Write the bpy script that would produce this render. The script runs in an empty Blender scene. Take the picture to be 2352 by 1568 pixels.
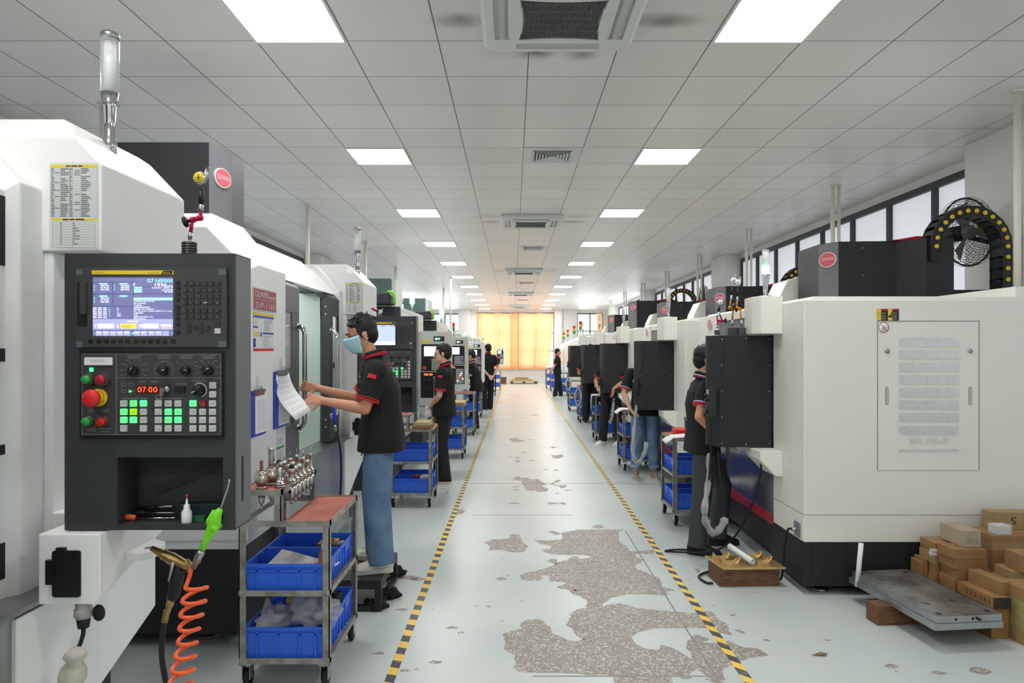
# A machine shop: two rows of machining centres along a painted aisle.
EXPOSURE = 1.1
import bpy, bmesh, math, random
from mathutils import Vector, Matrix, Quaternion
from math import sin, cos, pi, radians, sqrt, atan2
random.seed(7)
SC = bpy.context.scene
COL = SC.collection
CAM_H = 1.65
F_PX = 1590.0
CX, CY = 1178.0, 803.0

def W(px, py, Y):
    """a point of the photograph at depth Y (metres along the aisle)"""
    return Vector(((px - CX) * Y / F_PX, Y, CAM_H - (py - CY) * Y / F_PX))
def FL(px, py, z=0.0):
    """a point of the photograph lying at height z"""
    Y = F_PX * (CAM_H - z) / (py - CY)
    return Vector(((px - CX) * Y / F_PX, Y, z))

# ------------------------------------------------------------------ objects
TOPLOC = {}
def thing(name, label, cat, loc=(0, 0, 0), group=None, kind=None):
    o = bpy.data.objects.new(name, None)
    o.empty_display_size = 0.05
    COL.objects.link(o)
    o.location = loc
    tag(o, label, cat, group, kind)
    return o
def tag(o, label=None, cat=None, group=None, kind=None):
    if label: o['label'] = label
    if cat: o['category'] = cat
    if group: o['group'] = group
    if kind: o['kind'] = kind
    return o
def struct(o):
    o['kind'] = 'structure'
    return o
def topof(o):
    while o.parent: o = o.parent
    return o
def children(o):
    return list(o.children)
def dup(root, delta, label=None, group=None):
    def cp(o, par):
        c = o.copy(); COL.objects.link(c)
        c.parent = par
        for ch in o.children: cp(ch, c)
        return c
    r = cp(root, None)
    r.location = Vector(root.location) + Vector(delta)
    if label: r['label'] = label
    if group: r['group'] = group
    return r

_text_cache = {}
def text_mesh(s, font_bold=False):
    if s in _text_cache: return _text_cache[s]
    cu = bpy.data.curves.new('lettering_source', 'FONT')
    cu.body = s; cu.size = 1.0; cu.resolution_u = 3
    cu.align_x = 'LEFT'
    ob = bpy.data.objects.new('lettering_source', cu)
    COL.objects.link(ob)
    dg = bpy.context.evaluated_depsgraph_get()
    me = bpy.data.meshes.new_from_object(ob.evaluated_get(dg))
    vs = [Vector(v.co) for v in me.vertices]
    fs = [tuple(p.vertices) for p in me.polygons]
    bpy.data.meshes.remove(me)
    bpy.data.objects.remove(ob); bpy.data.curves.remove(cu)
    if vs:
        x0 = min(v.x for v in vs); x1 = max(v.x for v in vs)
        y0 = min(v.y for v in vs); y1 = max(v.y for v in vs)
    else: x0 = x1 = y0 = y1 = 0
    _text_cache[s] = (vs, fs, x0, x1, y0, y1)
    return _text_cache[s]

class MB:
    """collects shapes in world coordinates; build() links them as ONE mesh object"""
    def __init__(s, M=None):
        s.v = []; s.f = []; s.m = []; s.sm = []
        s.M = M
        s.cur = 0; s.smooth = False
    def add(s, vs, fs, m=None, smooth=None):
        m = s.cur if m is None else m
        smooth = s.smooth if smooth is None else smooth
        n = len(s.v)
        if s.M is not None: vs = [s.M @ Vector(p) for p in vs]
        s.v += [tuple(p) for p in vs]
        for f in fs:
            s.f.append(tuple(i + n for i in f)); s.m.append(m); s.sm.append(smooth)
        return s
    def box(s, x0, x1, y0, y1, z0, z1, m=None):
        x0, x1 = min(x0, x1), max(x0, x1); y0, y1 = min(y0, y1), max(y0, y1); z0, z1 = min(z0, z1), max(z0, z1)
        vs = [(x, y, z) for z in (z0, z1) for y in (y0, y1) for x in (x0, x1)]
        return s.add(vs, [(0, 2, 3, 1), (4, 5, 7, 6), (0, 1, 5, 4), (2, 6, 7, 3), (0, 4, 6, 2), (1, 3, 7, 5)], m, False)
    def poly(s, pts, m=None):
        return s.add(pts, [tuple(range(len(pts)))], m, False)
    def prism(s, pts, axis, a, b, m=None):
        """pts 2D outline; axis 'x': (y,z), 'y': (x,z), 'z': (x,y)"""
        def mk(p, t):
            return {'x': (t, p[0], p[1]), 'y': (p[0], t, p[1]), 'z': (p[0], p[1], t)}[axis]
        n = len(pts)
        vs = [mk(p, a) for p in pts] + [mk(p, b) for p in pts]
        fs = [tuple(range(n)), tuple(range(2 * n - 1, n - 1, -1))]
        fs += [(i, (i + 1) % n, n + (i + 1) % n, n + i) for i in range(n)]
        return s.add(vs, fs, m, False)
    def loft(s, loops, m=None, smooth=False, caps=True, closed=True):
        n = len(loops[0]); vs = []; fs = []
        for L in loops: vs += list(L)
        for k in range(len(loops) - 1):
            for i in range(n if closed else n - 1):
                j = (i + 1) % n
                fs.append((k * n + i, k * n + j, (k + 1) * n + j, (k + 1) * n + i))
        if caps and closed:
            fs.append(tuple(range(n - 1, -1, -1)))
            fs.append(tuple((len(loops) - 1) * n + i for i in range(n)))
        return s.add(vs, fs, m, smooth)
    def tube(s, path, r, n=10, m=None, caps=True, smooth=True, closed=False):
        P = [Vector(p) for p in path]
        R = r if isinstance(r, (list, tuple)) else [r] * len(P)
        loops = []
        up = None
        for i, p in enumerate(P):
            if closed: t = P[(i + 1) % len(P)] - P[i - 1]
            elif i == 0: t = P[1] - P[0]
            elif i == len(P) - 1: t = P[-1] - P[-2]
            else: t = (P[i + 1] - P[i]).normalized() + (P[i] - P[i - 1]).normalized()
            if t.length < 1e-9: t = Vector((0, 0, 1))
            t.normalize()
            if up is None:
                up = Vector((0, 0, 1)) if abs(t.z) < .9 else Vector((1, 0, 0))
            a = (up - t * up.dot(t))
            if a.length < 1e-6: a = Vector((0, 1, 0)) - t * t.y
            a.normalize(); up = a
            b = t.cross(a)
            loops.append([p + (a * cos(q * 2 * pi / n) + b * sin(q * 2 * pi / n)) * R[i] for q in range(n)])
        if closed: loops.append(loops[0])
        return s.loft(loops, m, smooth, caps and not closed)
    def cyl(s, p, q, r, n=16, m=None, r2=None, smooth=True):
        return s.tube([p, q], [r, r if r2 is None else r2], n, m, True, smooth)
    def lathe(s, prof, c=(0, 0, 0), n=20, m=None, axis='z', smooth=True, caps=True):
        c = Vector(c); loops = []
        for r, z in prof:
            L = []
            for q in range(n):
                a, b = r * cos(q * 2 * pi / n), r * sin(q * 2 * pi / n)
                L.append(c + Vector({'z': (a, b, z), 'x': (z, a, b), 'y': (a, z, b)}[axis]))
            loops.append(L)
        return s.loft(loops, m, smooth, caps)
    def ell(s, c, r, n=14, k=9, m=None, R=None):
        c = Vector(c)
        if not isinstance(r, (tuple, list)): r = (r, r, r)
        vs = []; fs = []
        for j in range(1, k):
            th = pi * j / k
            for i in range(n):
                p = Vector((r[0] * sin(th) * cos(2 * pi * i / n), r[1] * sin(th) * sin(2 * pi * i / n), r[2] * cos(th)))
                if R is not None: p = R @ p
                vs.append(c + p)
        t = Vector((0, 0, r[2])); b = -t
        if R is not None: t = R @ t; b = R @ b
        vs.append(c + t); vs.append(c + b)
        T = len(vs) - 2; B = T + 1
        for j in range(k - 2):
            for i in range(n):
                fs.append((j * n + i, j * n + (i + 1) % n, (j + 1) * n + (i + 1) % n, (j + 1) * n + i))
        for i in range(n):
            fs.append((T, (i + 1) % n, i)); fs.append((B, (k - 2) * n + i, (k - 2) * n + (i + 1) % n))
        return s.add(vs, fs, m, True)
    def cap(s, p, q, r1, r2, n=12, m=None):
        """tapered capsule"""
        p = Vector(p); q = Vector(q); t = (q - p)
        L = t.length
        if L < 1e-6: return s.ell(p, r1, n, 8, m)
        t /= L; path = []; R = []
        for k in range(4):
            a = pi / 2 * k / 4
            path.append(p - t * r1 * cos(a)); R.append(max(r1 * sin(a), 1e-4))
        path.append(p); R.append(r1); path.append(q); R.append(r2)
        for k in range(1, 5):
            a = pi / 2 * k / 4
            path.append(q + t * r2 * sin(a)); R.append(max(r2 * cos(a), 1e-4))
        return s.tube(path, R, n, m)
    def text(s, t, o, size, xd=(1, 0, 0), yd=(0, 0, 1), width=None, m=None, depth=0, center=False, squash=1.0):
        """flat lettering; size = height of the letter run box; o = lower-left corner"""
        vs, fs, x0, x1, y0, y1 = text_mesh(t)
        if not vs: return s
        xd = Vector(xd).normalized(); yd = Vector(yd).normalized(); o = Vector(o)
        k = size / max(y1 - y0, 1e-6)
        kx = k * squash
        if width: kx = width / max(x1 - x0, 1e-6)
        w = (x1 - x0) * kx
        off = -w / 2 if center else 0
        P = [o + xd * ((v.x - x0) * kx + off) + yd * ((v.y - y0) * k) for v in vs]
        return s.add(P, fs, m, False)
    def build(s, name, mats, parent=None, bevel=0, seg=2, origin=None, subsurf=0, smooth_angle=True, recalc=True, remesh=0, smit=0):
        me = bpy.data.meshes.new(name)
        if not isinstance(mats, (list, tuple)): mats = [mats]
        top = topof(parent) if parent else None
        if top is not None: off = Vector(top.location)
        elif origin is not None: off = Vector(origin)
        elif s.v:
            xs = [p[0] for p in s.v]; ys = [p[1] for p in s.v]; zs = [p[2] for p in s.v]
            off = Vector(((min(xs) + max(xs)) / 2, (min(ys) + max(ys)) / 2, min(zs)))
        else: off = Vector((0, 0, 0))
        me.from_pydata([(p[0] - off.x, p[1] - off.y, p[2] - off.z) for p in s.v], [], s.f)
        for mt in mats: me.materials.append(mt)
        me.polygons.foreach_set('material_index', s.m)
        me.polygons.foreach_set('use_smooth', s.sm)
        me.update()
        if recalc:
            bm = bmesh.new(); bm.from_mesh(me)
            bmesh.ops.recalc_face_normals(bm, faces=bm.faces)
            bm.to_mesh(me); bm.free()
        o = bpy.data.objects.new(name, me)
        COL.objects.link(o)
        if parent is not None: o.parent = parent
        else: o.location = off
        if remesh:
            md = o.modifiers.new('r', 'REMESH'); md.mode = 'VOXEL'; md.voxel_size = remesh; md.use_smooth_shade = True
            if smit:
                sm = o.modifiers.new('s', 'SMOOTH'); sm.factor = .5; sm.iterations = smit
            dg = bpy.context.evaluated_depsgraph_get()
            m2 = bpy.data.meshes.new_from_object(o.evaluated_get(dg))
            o.modifiers.clear(); o.data = m2; m2.name = name
            bpy.data.meshes.remove(me)
            if not m2.materials:
                for mt in mats: m2.materials.append(mt)
        if bevel:
            b = o.modifiers.new('b', 'BEVEL'); b.width = bevel; b.segments = seg; b.limit_method = 'ANGLE'; b.angle_limit = radians(40)
            b.harden_normals = False
        if subsurf:
            q = o.modifiers.new('ss', 'SUBSURF'); q.levels = subsurf; q.render_levels = subsurf
        return o

def rrect(x0, x1, y0, y1, r, n=4):
    pts = []
    for cx, cy, a0 in ((x1 - r, y1 - r, 0), (x0 + r, y1 - r, 90), (x0 + r, y0 + r, 180), (x1 - r, y0 + r, 270)):
        for k in range(n + 1):
            a = radians(a0 + 90 * k / n)
            pts.append((cx + r * cos(a), cy + r * sin(a)))
    return pts
def bez(P, n=24):
    """smooth curve through points (Catmull-Rom)"""
    P = [Vector(p) for p in P]; out = []
    Q = [P[0] * 2 - P[1]] + P + [P[-1] * 2 - P[-2]]
    seg = len(P) - 1
    for i in range(seg):
        a, b, c, d = Q[i:i + 4]
        k = max(2, n // seg)
        for j in range(k):
            t = j / k
            out.append(.5 * ((2 * b) + (c - a) * t + (2 * a - 5 * b + 4 * c - d) * t * t + (3 * b - a - 3 * c + d) * t ** 3))
    out.append(P[-1])
    return out
# ------------------------------------------------------------------ materials
def lin(c):
    def f(u):
        u /= 255.0
        return u / 12.92 if u <= .04045 else ((u + .055) / 1.055) ** 2.4
    return (f(c[0]), f(c[1]), f(c[2]), 1.0)
MATS = {}
def mat(name, rgb, rough=.5, metal=0.0, spec=.5, noise=0.0, nscale=8.0, bump=0.0, bscale=200.0, emit=0.0, ergb=None,
        trans=0.0, alpha=1.0, ior=1.45, coat=0.0, stretch=None, dark=None, twoside=True):
    if name in MATS: return MATS[name]
    m = bpy.data.materials.new(name); m.use_nodes = True
    nt = m.node_tree; b = nt.nodes['Principled BSDF']
    c = lin(rgb)
    b.inputs['Base Color'].default_value = c
    b.inputs['Roughness'].default_value = rough
    b.inputs['Metallic'].default_value = metal
    b.inputs['Specular IOR Level'].default_value = spec
    b.inputs['IOR'].default_value = ior
    b.inputs['Transmission Weight'].default_value = trans
    b.inputs['Alpha'].default_value = alpha
    b.inputs['Coat Weight'].default_value = coat
    if emit:
        b.inputs['Emission Color'].default_value = lin(ergb or rgb)
        b.inputs['Emission Strength'].default_value = emit
    if noise or bump:
        tc = nt.nodes.new('ShaderNodeTexCoord'); vec = tc.outputs['Object']
        if stretch:
            mp = nt.nodes.new('ShaderNodeMapping'); mp.inputs['Scale'].default_value = stretch
            nt.links.new(vec, mp.inputs['Vector']); vec = mp.outputs['Vector']
    if noise:
        n = nt.nodes.new('ShaderNodeTexNoise'); n.inputs['Scale'].default_value = nscale; n.inputs['Detail'].default_value = 4
        nt.links.new(vec, n.inputs['Vector'])
        mr = nt.nodes.new('ShaderNodeMix'); mr.data_type = 'RGBA'
        d = lin(dark) if dark else tuple([max(0, v * (1 - noise)) for v in c[:3]] + [1])
        rp = nt.nodes.new('ShaderNodeMapRange'); rp.inputs['From Min'].default_value = .35; rp.inputs['From Max'].default_value = .7
        nt.links.new(n.outputs['Fac'], rp.inputs['Value'])
        nt.links.new(rp.outputs['Result'], mr.inputs['Factor'])
        mr.inputs['A'].default_value = c; mr.inputs['B'].default_value = d
        nt.links.new(mr.outputs['Result'], b.inputs['Base Color'])
    if bump:
        n2 = nt.nodes.new('ShaderNodeTexNoise'); n2.inputs['Scale'].default_value = bscale; n2.inputs['Detail'].default_value = 2
        nt.links.new(vec, n2.inputs['Vector'])
        bp = nt.nodes.new('ShaderNodeBump'); bp.inputs['Strength'].default_value = bump; bp.inputs['Distance'].default_value = .004
        nt.links.new(n2.outputs['Fac'], bp.inputs['Height'])
        nt.links.new(bp.outputs['Normal'], b.inputs['Normal'])
    m.diffuse_color = c
    MATS[name] = m
    return m

WHITE   = mat('white_enamel', (238, 239, 239), .42, noise=.03, nscale=2.0, bump=.04, bscale=600)
CREAM   = mat('cream_enamel', (238, 237, 229), .42, noise=.03, nscale=1.5, bump=.04, bscale=600)
GREYWH  = mat('pale_grey_enamel', (205, 207, 203), .45, noise=.04, nscale=3)
DKGREY  = mat('dark_grey_paint', (54, 56, 60), .5, noise=.12, nscale=3, bump=.12, bscale=500)
MIDGREY = mat('grey_speckled_paint', (112, 113, 118), .45, noise=.12, nscale=6, bump=.15, bscale=700)
BLACKP  = mat('black_powder_coat', (36, 37, 39), .5, noise=.15, nscale=5, bump=.12, bscale=700)
BLACK   = mat('black_plastic', (22, 22, 24), .38)
BEZEL   = mat('charcoal_plastic', (60, 61, 63), .45)
KEYD    = mat('dark_key_plastic', (44, 45, 47), .4)
KEYL    = mat('light_key_plastic', (196, 198, 196), .45)
INKW    = mat('white_ink', (205, 207, 208), .6)
INKG    = mat('grey_ink', (150, 152, 154), .6)
INKK    = mat('black_ink', (40, 40, 44), .6)
RUBBER  = mat('black_rubber', (24, 24, 26), .65)
CHROME  = mat('polished_steel', (205, 207, 210), .13, 1.0)
STEEL   = mat('brushed_steel', (178, 180, 180), .32, 1.0, noise=.25, nscale=6, stretch=(1, 1, .1))
SHINYT  = mat('tool_steel', (190, 188, 184), .2, 1.0, noise=.3, nscale=20)
NICKEL  = mat('satin_nickel', (186, 176, 164), .28, 1.0, noise=.15, nscale=12)
PLATE   = mat('ground_steel_plate', (156, 155, 152), .42, .6, noise=.4, nscale=7, dark=(96, 92, 86))
PLATEED = mat('ground_steel_edge', (176, 180, 182), .38, .9, noise=.12, nscale=14)
BARE    = mat('bare_welded_steel', (174, 172, 166), .48, .3, noise=.3, nscale=14, dark=(128, 124, 116))
GALV    = mat('galvanised_sheet', (226, 229, 227), .3, .75, noise=.10, nscale=30)
REDS    = mat('red_stripe_paint', (172, 28, 48), .4)
REDP    = mat('red_plastic', (214, 36, 38), .35)
REDBOX  = mat('bright_red_box', (222, 50, 34), .4)
SIGNR   = mat('maroon_sign', (158, 42, 58), .35)
BADGER  = mat('badge_pink_red', (206, 88, 104), .3, noise=.1, nscale=4)
GREENP  = mat('green_plastic', (46, 150, 70), .35)
LIME    = mat('lime_plastic', (120, 214, 36), .35)
YEL     = mat('yellow_plastic', (232, 196, 30), .4)
LABELY  = mat('yellow_label', (236, 204, 40), .5)
BLUEB   = mat('blue_bin_plastic', (56, 114, 240), .38, noise=.12, nscale=5)
BLUEH   = mat('blue_fitting', (40, 60, 190), .35)
ORANGE  = mat('orange_hose', (238, 92, 40), .3, spec=.6)
ORANGED = mat('gold_anodised_arm', (222, 150, 40), .25, .7)
MAGENTA = mat('crimson_anodised_arm', (190, 34, 72), .28, .6)
BRASS   = mat('brass_fitting', (170, 142, 92), .34, .9, noise=.2, nscale=20)
GOLD    = mat('machined_brass', (220, 186, 128), .3, .7, noise=.15, nscale=14)
TAN     = mat('tan_tooling_board', (156, 122, 82), .6, noise=.16, nscale=9, dark=(144, 106, 66))
TANL    = mat('pale_tooling_board', (166, 140, 100), .6, noise=.14, nscale=9)
TANG    = mat('yellow_stained_board', (166, 156, 108), .65, noise=.2, nscale=16, dark=(150, 132, 74))
WOOD    = mat('old_timber', (128, 92, 64), .7, noise=.45, nscale=9, stretch=(1, 12, 12), dark=(80, 54, 36))
PINE    = mat('pale_timber', (205, 178, 130), .65, noise=.25, nscale=8, stretch=(1, 10, 10))
PAPER   = mat('white_paper', (240, 241, 244), .75)
PAPERG  = mat('glossy_leaflet', (226, 228, 232), .3)
REDMAT  = mat('red_rubber_mat', (186, 116, 98), .6, noise=.3, nscale=7, dark=(158, 84, 70))
SKIN    = mat('skin', (206, 150, 120), .5, noise=.08, nscale=14)
SKINF   = mat('fair_skin', (222, 176, 152), .5, noise=.08, nscale=14)
HAIR    = mat('black_hair', (20, 18, 18), .5, noise=.3, nscale=60, bump=.6, bscale=160)
POLO    = mat('black_polo_cotton', (21, 21, 23), .8, noise=.2, nscale=6, bump=.25, bscale=300)
TRIMR   = mat('red_trim', (206, 34, 56), .7)
TRIMW   = mat('white_trim', (232, 232, 236), .7)
TRIMB   = mat('blue_trim', (44, 70, 150), .7)
JEANS   = mat('blue_denim', (112, 140, 170), .8, noise=.35, nscale=7, bump=.3, bscale=400, dark=(80, 108, 144))
JEANSW  = mat('washed_denim', (120, 146, 172), .8, noise=.5, nscale=5, dark=(66, 96, 140), bump=.3, bscale=400)
TROUB   = mat('black_trousers', (27, 27, 30), .75, noise=.15, nscale=6)
TROUG   = mat('slate_trousers', (66, 70, 74), .75, noise=.18, nscale=6)
SHOEW   = mat('cream_sneaker', (226, 218, 204), .6, noise=.06, nscale=20)
SHOEWW  = mat('white_sneaker', (236, 236, 234), .6)
SHOEK   = mat('black_sneaker', (30, 30, 32), .65)
SHOET   = mat('tan_canvas_shoe', (150, 140, 124), .7)
SOLEW   = mat('pale_rubber_sole', (206, 200, 190), .7)
MASKM   = mat('blue_mask_cloth', (176, 220, 231), .7)
EYEM    = mat('dark_eye', (24, 18, 16), .2)
LIPM    = mat('lip', (176, 106, 96), .5)
FANM    = mat('dark_fan_metal', (52, 52, 54), .5)
PIPE    = mat('painted_conduit', (236, 233, 222), .55, noise=.05, nscale=4)
WALLM   = mat('white_wall_paint', (232, 232, 230), .75, noise=.05, nscale=1.2)
FRAMEM  = mat('dark_window_frame', (58, 62, 66), .5)
ACW     = mat('air_conditioner_plastic', (214, 216, 214), .45, noise=.04, nscale=4)
ACG     = mat('grey_intake_grille', (104, 105, 104), .55)
DUSTY   = mat('dusty_louver', (186, 186, 182), .5)
PALEGRN = mat('pale_green_liner', (216, 226, 218), .4, noise=.08, nscale=3)
TEALG   = mat('grey_green_cover', (84, 106, 102), .5)
STAIN   = mat('taped_cable', (150, 146, 134), .6, noise=.2, nscale=20)
def clear_mat(name, rgb, rough, trans, alpha=1.0):
    return mat(name, rgb, rough, trans=trans, alpha=alpha)
GLASS   = mat('clear_acrylic', (236, 240, 242), .08, alpha=.30, coat=.6)
FILM    = mat('clear_plastic_film', (244, 245, 246), .2, trans=.25, noise=.2, nscale=18, bump=1.0, bscale=45, alpha=.42)
FILMC   = mat('thin_clear_wrap', (240, 242, 242), .12, bump=.8, bscale=40, alpha=.20, coat=.5)
DOORGL  = mat('door_window', (188, 192, 194), .12, spec=.6, noise=.08, nscale=3)
SCR_BG  = mat('screen_background', (96, 98, 140), .3, emit=.42, ergb=(104, 106, 150))
SCR_LT  = mat('screen_pale_band', (150, 150, 196), .3, emit=.5, ergb=(150, 150, 198))
SCR_TX  = mat('screen_lettering', (240, 242, 250), .3, emit=.8, ergb=(240, 244, 255))
SCR_CY  = mat('screen_cyan_lettering', (150, 236, 240), .3, emit=.7, ergb=(140, 236, 240))
SCR_OR  = mat('screen_amber_field', (246, 190, 70), .3, emit=.7, ergb=(250, 184, 60))
SCR_DK  = mat('screen_divider', (52, 54, 84), .3, emit=.3)
SCR_WH  = mat('white_lit_screen', (240, 246, 252), .3, emit=1.1, ergb=(236, 244, 255))
SCR_BL  = mat('pale_blue_screen', (176, 190, 222), .3, emit=.42, ergb=(176, 190, 226))
LEDR    = mat('red_led', (255, 70, 20), .4, emit=2.4, ergb=(255, 60, 14))
LEDG    = mat('green_led', (60, 255, 110), .4, emit=1.9, ergb=(50, 255, 100))
LEDGD   = mat('green_lit_key', (120, 226, 150), .4, emit=.42, ergb=(70, 226, 120))
LEDY    = mat('yellow_green_lit_key', (160, 210, 30), .4, emit=.42, ergb=(140, 200, 10))
LEDW    = mat('white_led', (235, 245, 255), .4, emit=2.4, ergb=(225, 240, 255))
LAMPG   = mat('green_lit_beacon', (150, 255, 190), .3, emit=2.2, ergb=(130, 255, 176))
LIGHTP  = mat('lit_light_panel', (255, 255, 255), .5, emit=13.0, ergb=(255, 253, 249))

def node_floor():
    m = bpy.data.materials.new('worn_grey_epoxy'); m.use_nodes = True
    nt = m.node_tree; b = nt.nodes['Principled BSDF']; L = nt.links
    tc = nt.nodes.new('ShaderNodeTexCoord')
    n = nt.nodes.new('ShaderNodeTexNoise'); n.inputs['Scale'].default_value = 1.1; n.inputs['Detail'].default_value = 6
    L.new(tc.outputs['Object'], n.inputs['Vector'])
    r = nt.nodes.new('ShaderNodeValToRGB')
    r.color_ramp.elements[0].position = .3; r.color_ramp.elements[0].color = lin((190, 201, 200))
    r.color_ramp.elements[1].position = .72; r.color_ramp.elements[1].color = lin((206, 213, 211))
    L.new(n.outputs['Fac'], r.inputs['Fac'])
    # small scuffs
    n2 = nt.nodes.new('ShaderNodeTexNoise'); n2.inputs['Scale'].default_value = 9; n2.inputs['Detail'].default_value = 8; n2.inputs['Roughness'].default_value = .7
    L.new(tc.outputs['Object'], n2.inputs['Vector'])
    mr = nt.nodes.new('ShaderNodeMapRange'); mr.inputs['From Min'].default_value = .60; mr.inputs['From Max'].default_value = .78; mr.inputs['To Max'].default_value = .35
    L.new(n2.outputs['Fac'], mr.inputs['Value'])
    mx = nt.nodes.new('ShaderNodeMix'); mx.data_type = 'RGBA'
    L.new(mr.outputs['Result'], mx.inputs['Factor']); L.new(r.outputs['Color'], mx.inputs['A'])
    mx.inputs['B'].default_value = lin((164, 170, 168))
    L.new(mx.outputs['Result'], b.inputs['Base Color'])
    rr = nt.nodes.new('ShaderNodeMapRange'); rr.inputs['To Min'].default_value = .22; rr.inputs['To Max'].default_value = .42
    L.new(n.outputs['Fac'], rr.inputs['Value']); L.new(rr.outputs['Result'], b.inputs['Roughness'])
    return m
def node_terrazzo():
    m = bpy.data.materials.new('bare_terrazzo'); m.use_nodes = True
    nt = m.node_tree; b = nt.nodes['Principled BSDF']; L = nt.links
    tc = nt.nodes.new('ShaderNodeTexCoord')
    v = nt.nodes.new('ShaderNodeTexVoronoi'); v.inputs['Scale'].default_value = 95
    L.new(tc.outputs['Object'], v.inputs['Vector'])
    v2 = nt.nodes.new('ShaderNodeTexVoronoi'); v2.feature = 'DISTANCE_TO_EDGE'; v2.inputs['Scale'].default_value = 95
    L.new(tc.outputs['Object'], v2.inputs['Vector'])
    sep = nt.nodes.new('ShaderNodeSeparateColor'); L.new(v.outputs['Color'], sep.inputs['Color'])
    r = nt.nodes.new('ShaderNodeValToRGB')
    e = r.color_ramp.elements
    e[0].position = 0; e[0].color = lin((158, 153, 149)); e[1].position = 1; e[1].color = lin((240, 235, 226))
    k = e.new(.45); k.color = lin((168, 163, 158)); k = e.new(.75); k.color = lin((206, 200, 190))
    L.new(sep.outputs['Red'], r.inputs['Fac'])
    mr = nt.nodes.new('ShaderNodeMapRange'); mr.inputs['From Min'].default_value = .03; mr.inputs['From Max'].default_value = .12
    L.new(v2.outputs['Distance'], mr.inputs['Value'])
    mx = nt.nodes.new('ShaderNodeMix'); mx.data_type = 'RGBA'; mx.inputs['A'].default_value = lin((136, 131, 128))
    L.new(mr.outputs['Result'], mx.inputs['Factor']); L.new(r.outputs['Color'], mx.inputs['B'])
    n = nt.nodes.new('ShaderNodeTexNoise'); n.inputs['Scale'].default_value = 3
    L.new(tc.outputs['Object'], n.inputs['Vector'])
    mm = nt.nodes.new('ShaderNodeMix'); mm.data_type = 'RGBA'; mm.blend_type = 'MULTIPLY'; mm.inputs['Factor'].default_value = .5
    r2 = nt.nodes.new('ShaderNodeValToRGB'); r2.color_ramp.elements[0].color = lin((190, 184, 178)); r2.color_ramp.elements[1].color = lin((255, 250, 244))
    L.new(n.outputs['Fac'], r2.inputs['Fac']); L.new(mx.outputs['Result'], mm.inputs['A']); L.new(r2.outputs['Color'], mm.inputs['B'])
    L.new(mm.outputs['Result'], b.inputs['Base Color']); b.inputs['Roughness'].default_value = .5
    return m
def node_tape(name, w, yellow, slope):
    """diagonal black and yellow bands; local x across, y along"""
    m = bpy.data.materials.new(name); m.use_nodes = True
    nt = m.node_tree; b = nt.nodes['Principled BSDF']; L = nt.links
    tc = nt.nodes.new('ShaderNodeTexCoord'); s = nt.nodes.new('ShaderNodeSeparateXYZ'); L.new(tc.outputs['Object'], s.inputs['Vector'])
    a = nt.nodes.new('ShaderNodeMath'); a.operation = 'MULTIPLY'; a.inputs[1].default_value = slope; L.new(s.outputs['X'], a.inputs[0])
    c = nt.nodes.new('ShaderNodeMath'); c.operation = 'ADD'; L.new(a.outputs[0], c.inputs[0]); L.new(s.outputs['Y'], c.inputs[1])
    d = nt.nodes.new('ShaderNodeMath'); d.operation = 'DIVIDE'; d.inputs[1].default_value = w; L.new(c.outputs[0], d.inputs[0])
    f = nt.nodes.new('ShaderNodeMath'); f.operation = 'FRACT'; L.new(d.outputs[0], f.inputs[0])
    g = nt.nodes.new('ShaderNodeMath'); g.operation = 'GREATER_THAN'; g.inputs[1].default_value = .5; L.new(f.outputs[0], g.inputs[0])
    n = nt.nodes.new('ShaderNodeTexNoise'); n.inputs['Scale'].default_value = 14; n.inputs['Detail'].default_value = 5; L.new(tc.outputs['Object'], n.inputs['Vector'])
    mx = nt.nodes.new('ShaderNodeMix'); mx.data_type = 'RGBA'; L.new(g.outputs[0], mx.inputs['Factor'])
    mx.inputs['A'].default_value = lin((72, 72, 76)); mx.inputs['B'].default_value = lin(yellow)
    mr = nt.nodes.new('ShaderNodeMapRange'); mr.inputs['From Min'].default_value = .55; mr.inputs['From Max'].default_value = .8; mr.inputs['To Max'].default_value = .4
    L.new(n.outputs['Fac'], mr.inputs['Value'])
    m2 = nt.nodes.new('ShaderNodeMix'); m2.data_type = 'RGBA'; L.new(mr.outputs['Result'], m2.inputs['Factor'])
    L.new(mx.outputs['Result'], m2.inputs['A']); m2.inputs['B'].default_value = lin((176, 172, 150))
    L.new(m2.outputs['Result'], b.inputs['Base Color']); b.inputs['Roughness'].default_value = .4
    return m
CASS = [4.13, 10.85, 17.8, 24.9, 31.9]
CASSX = .28
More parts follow.
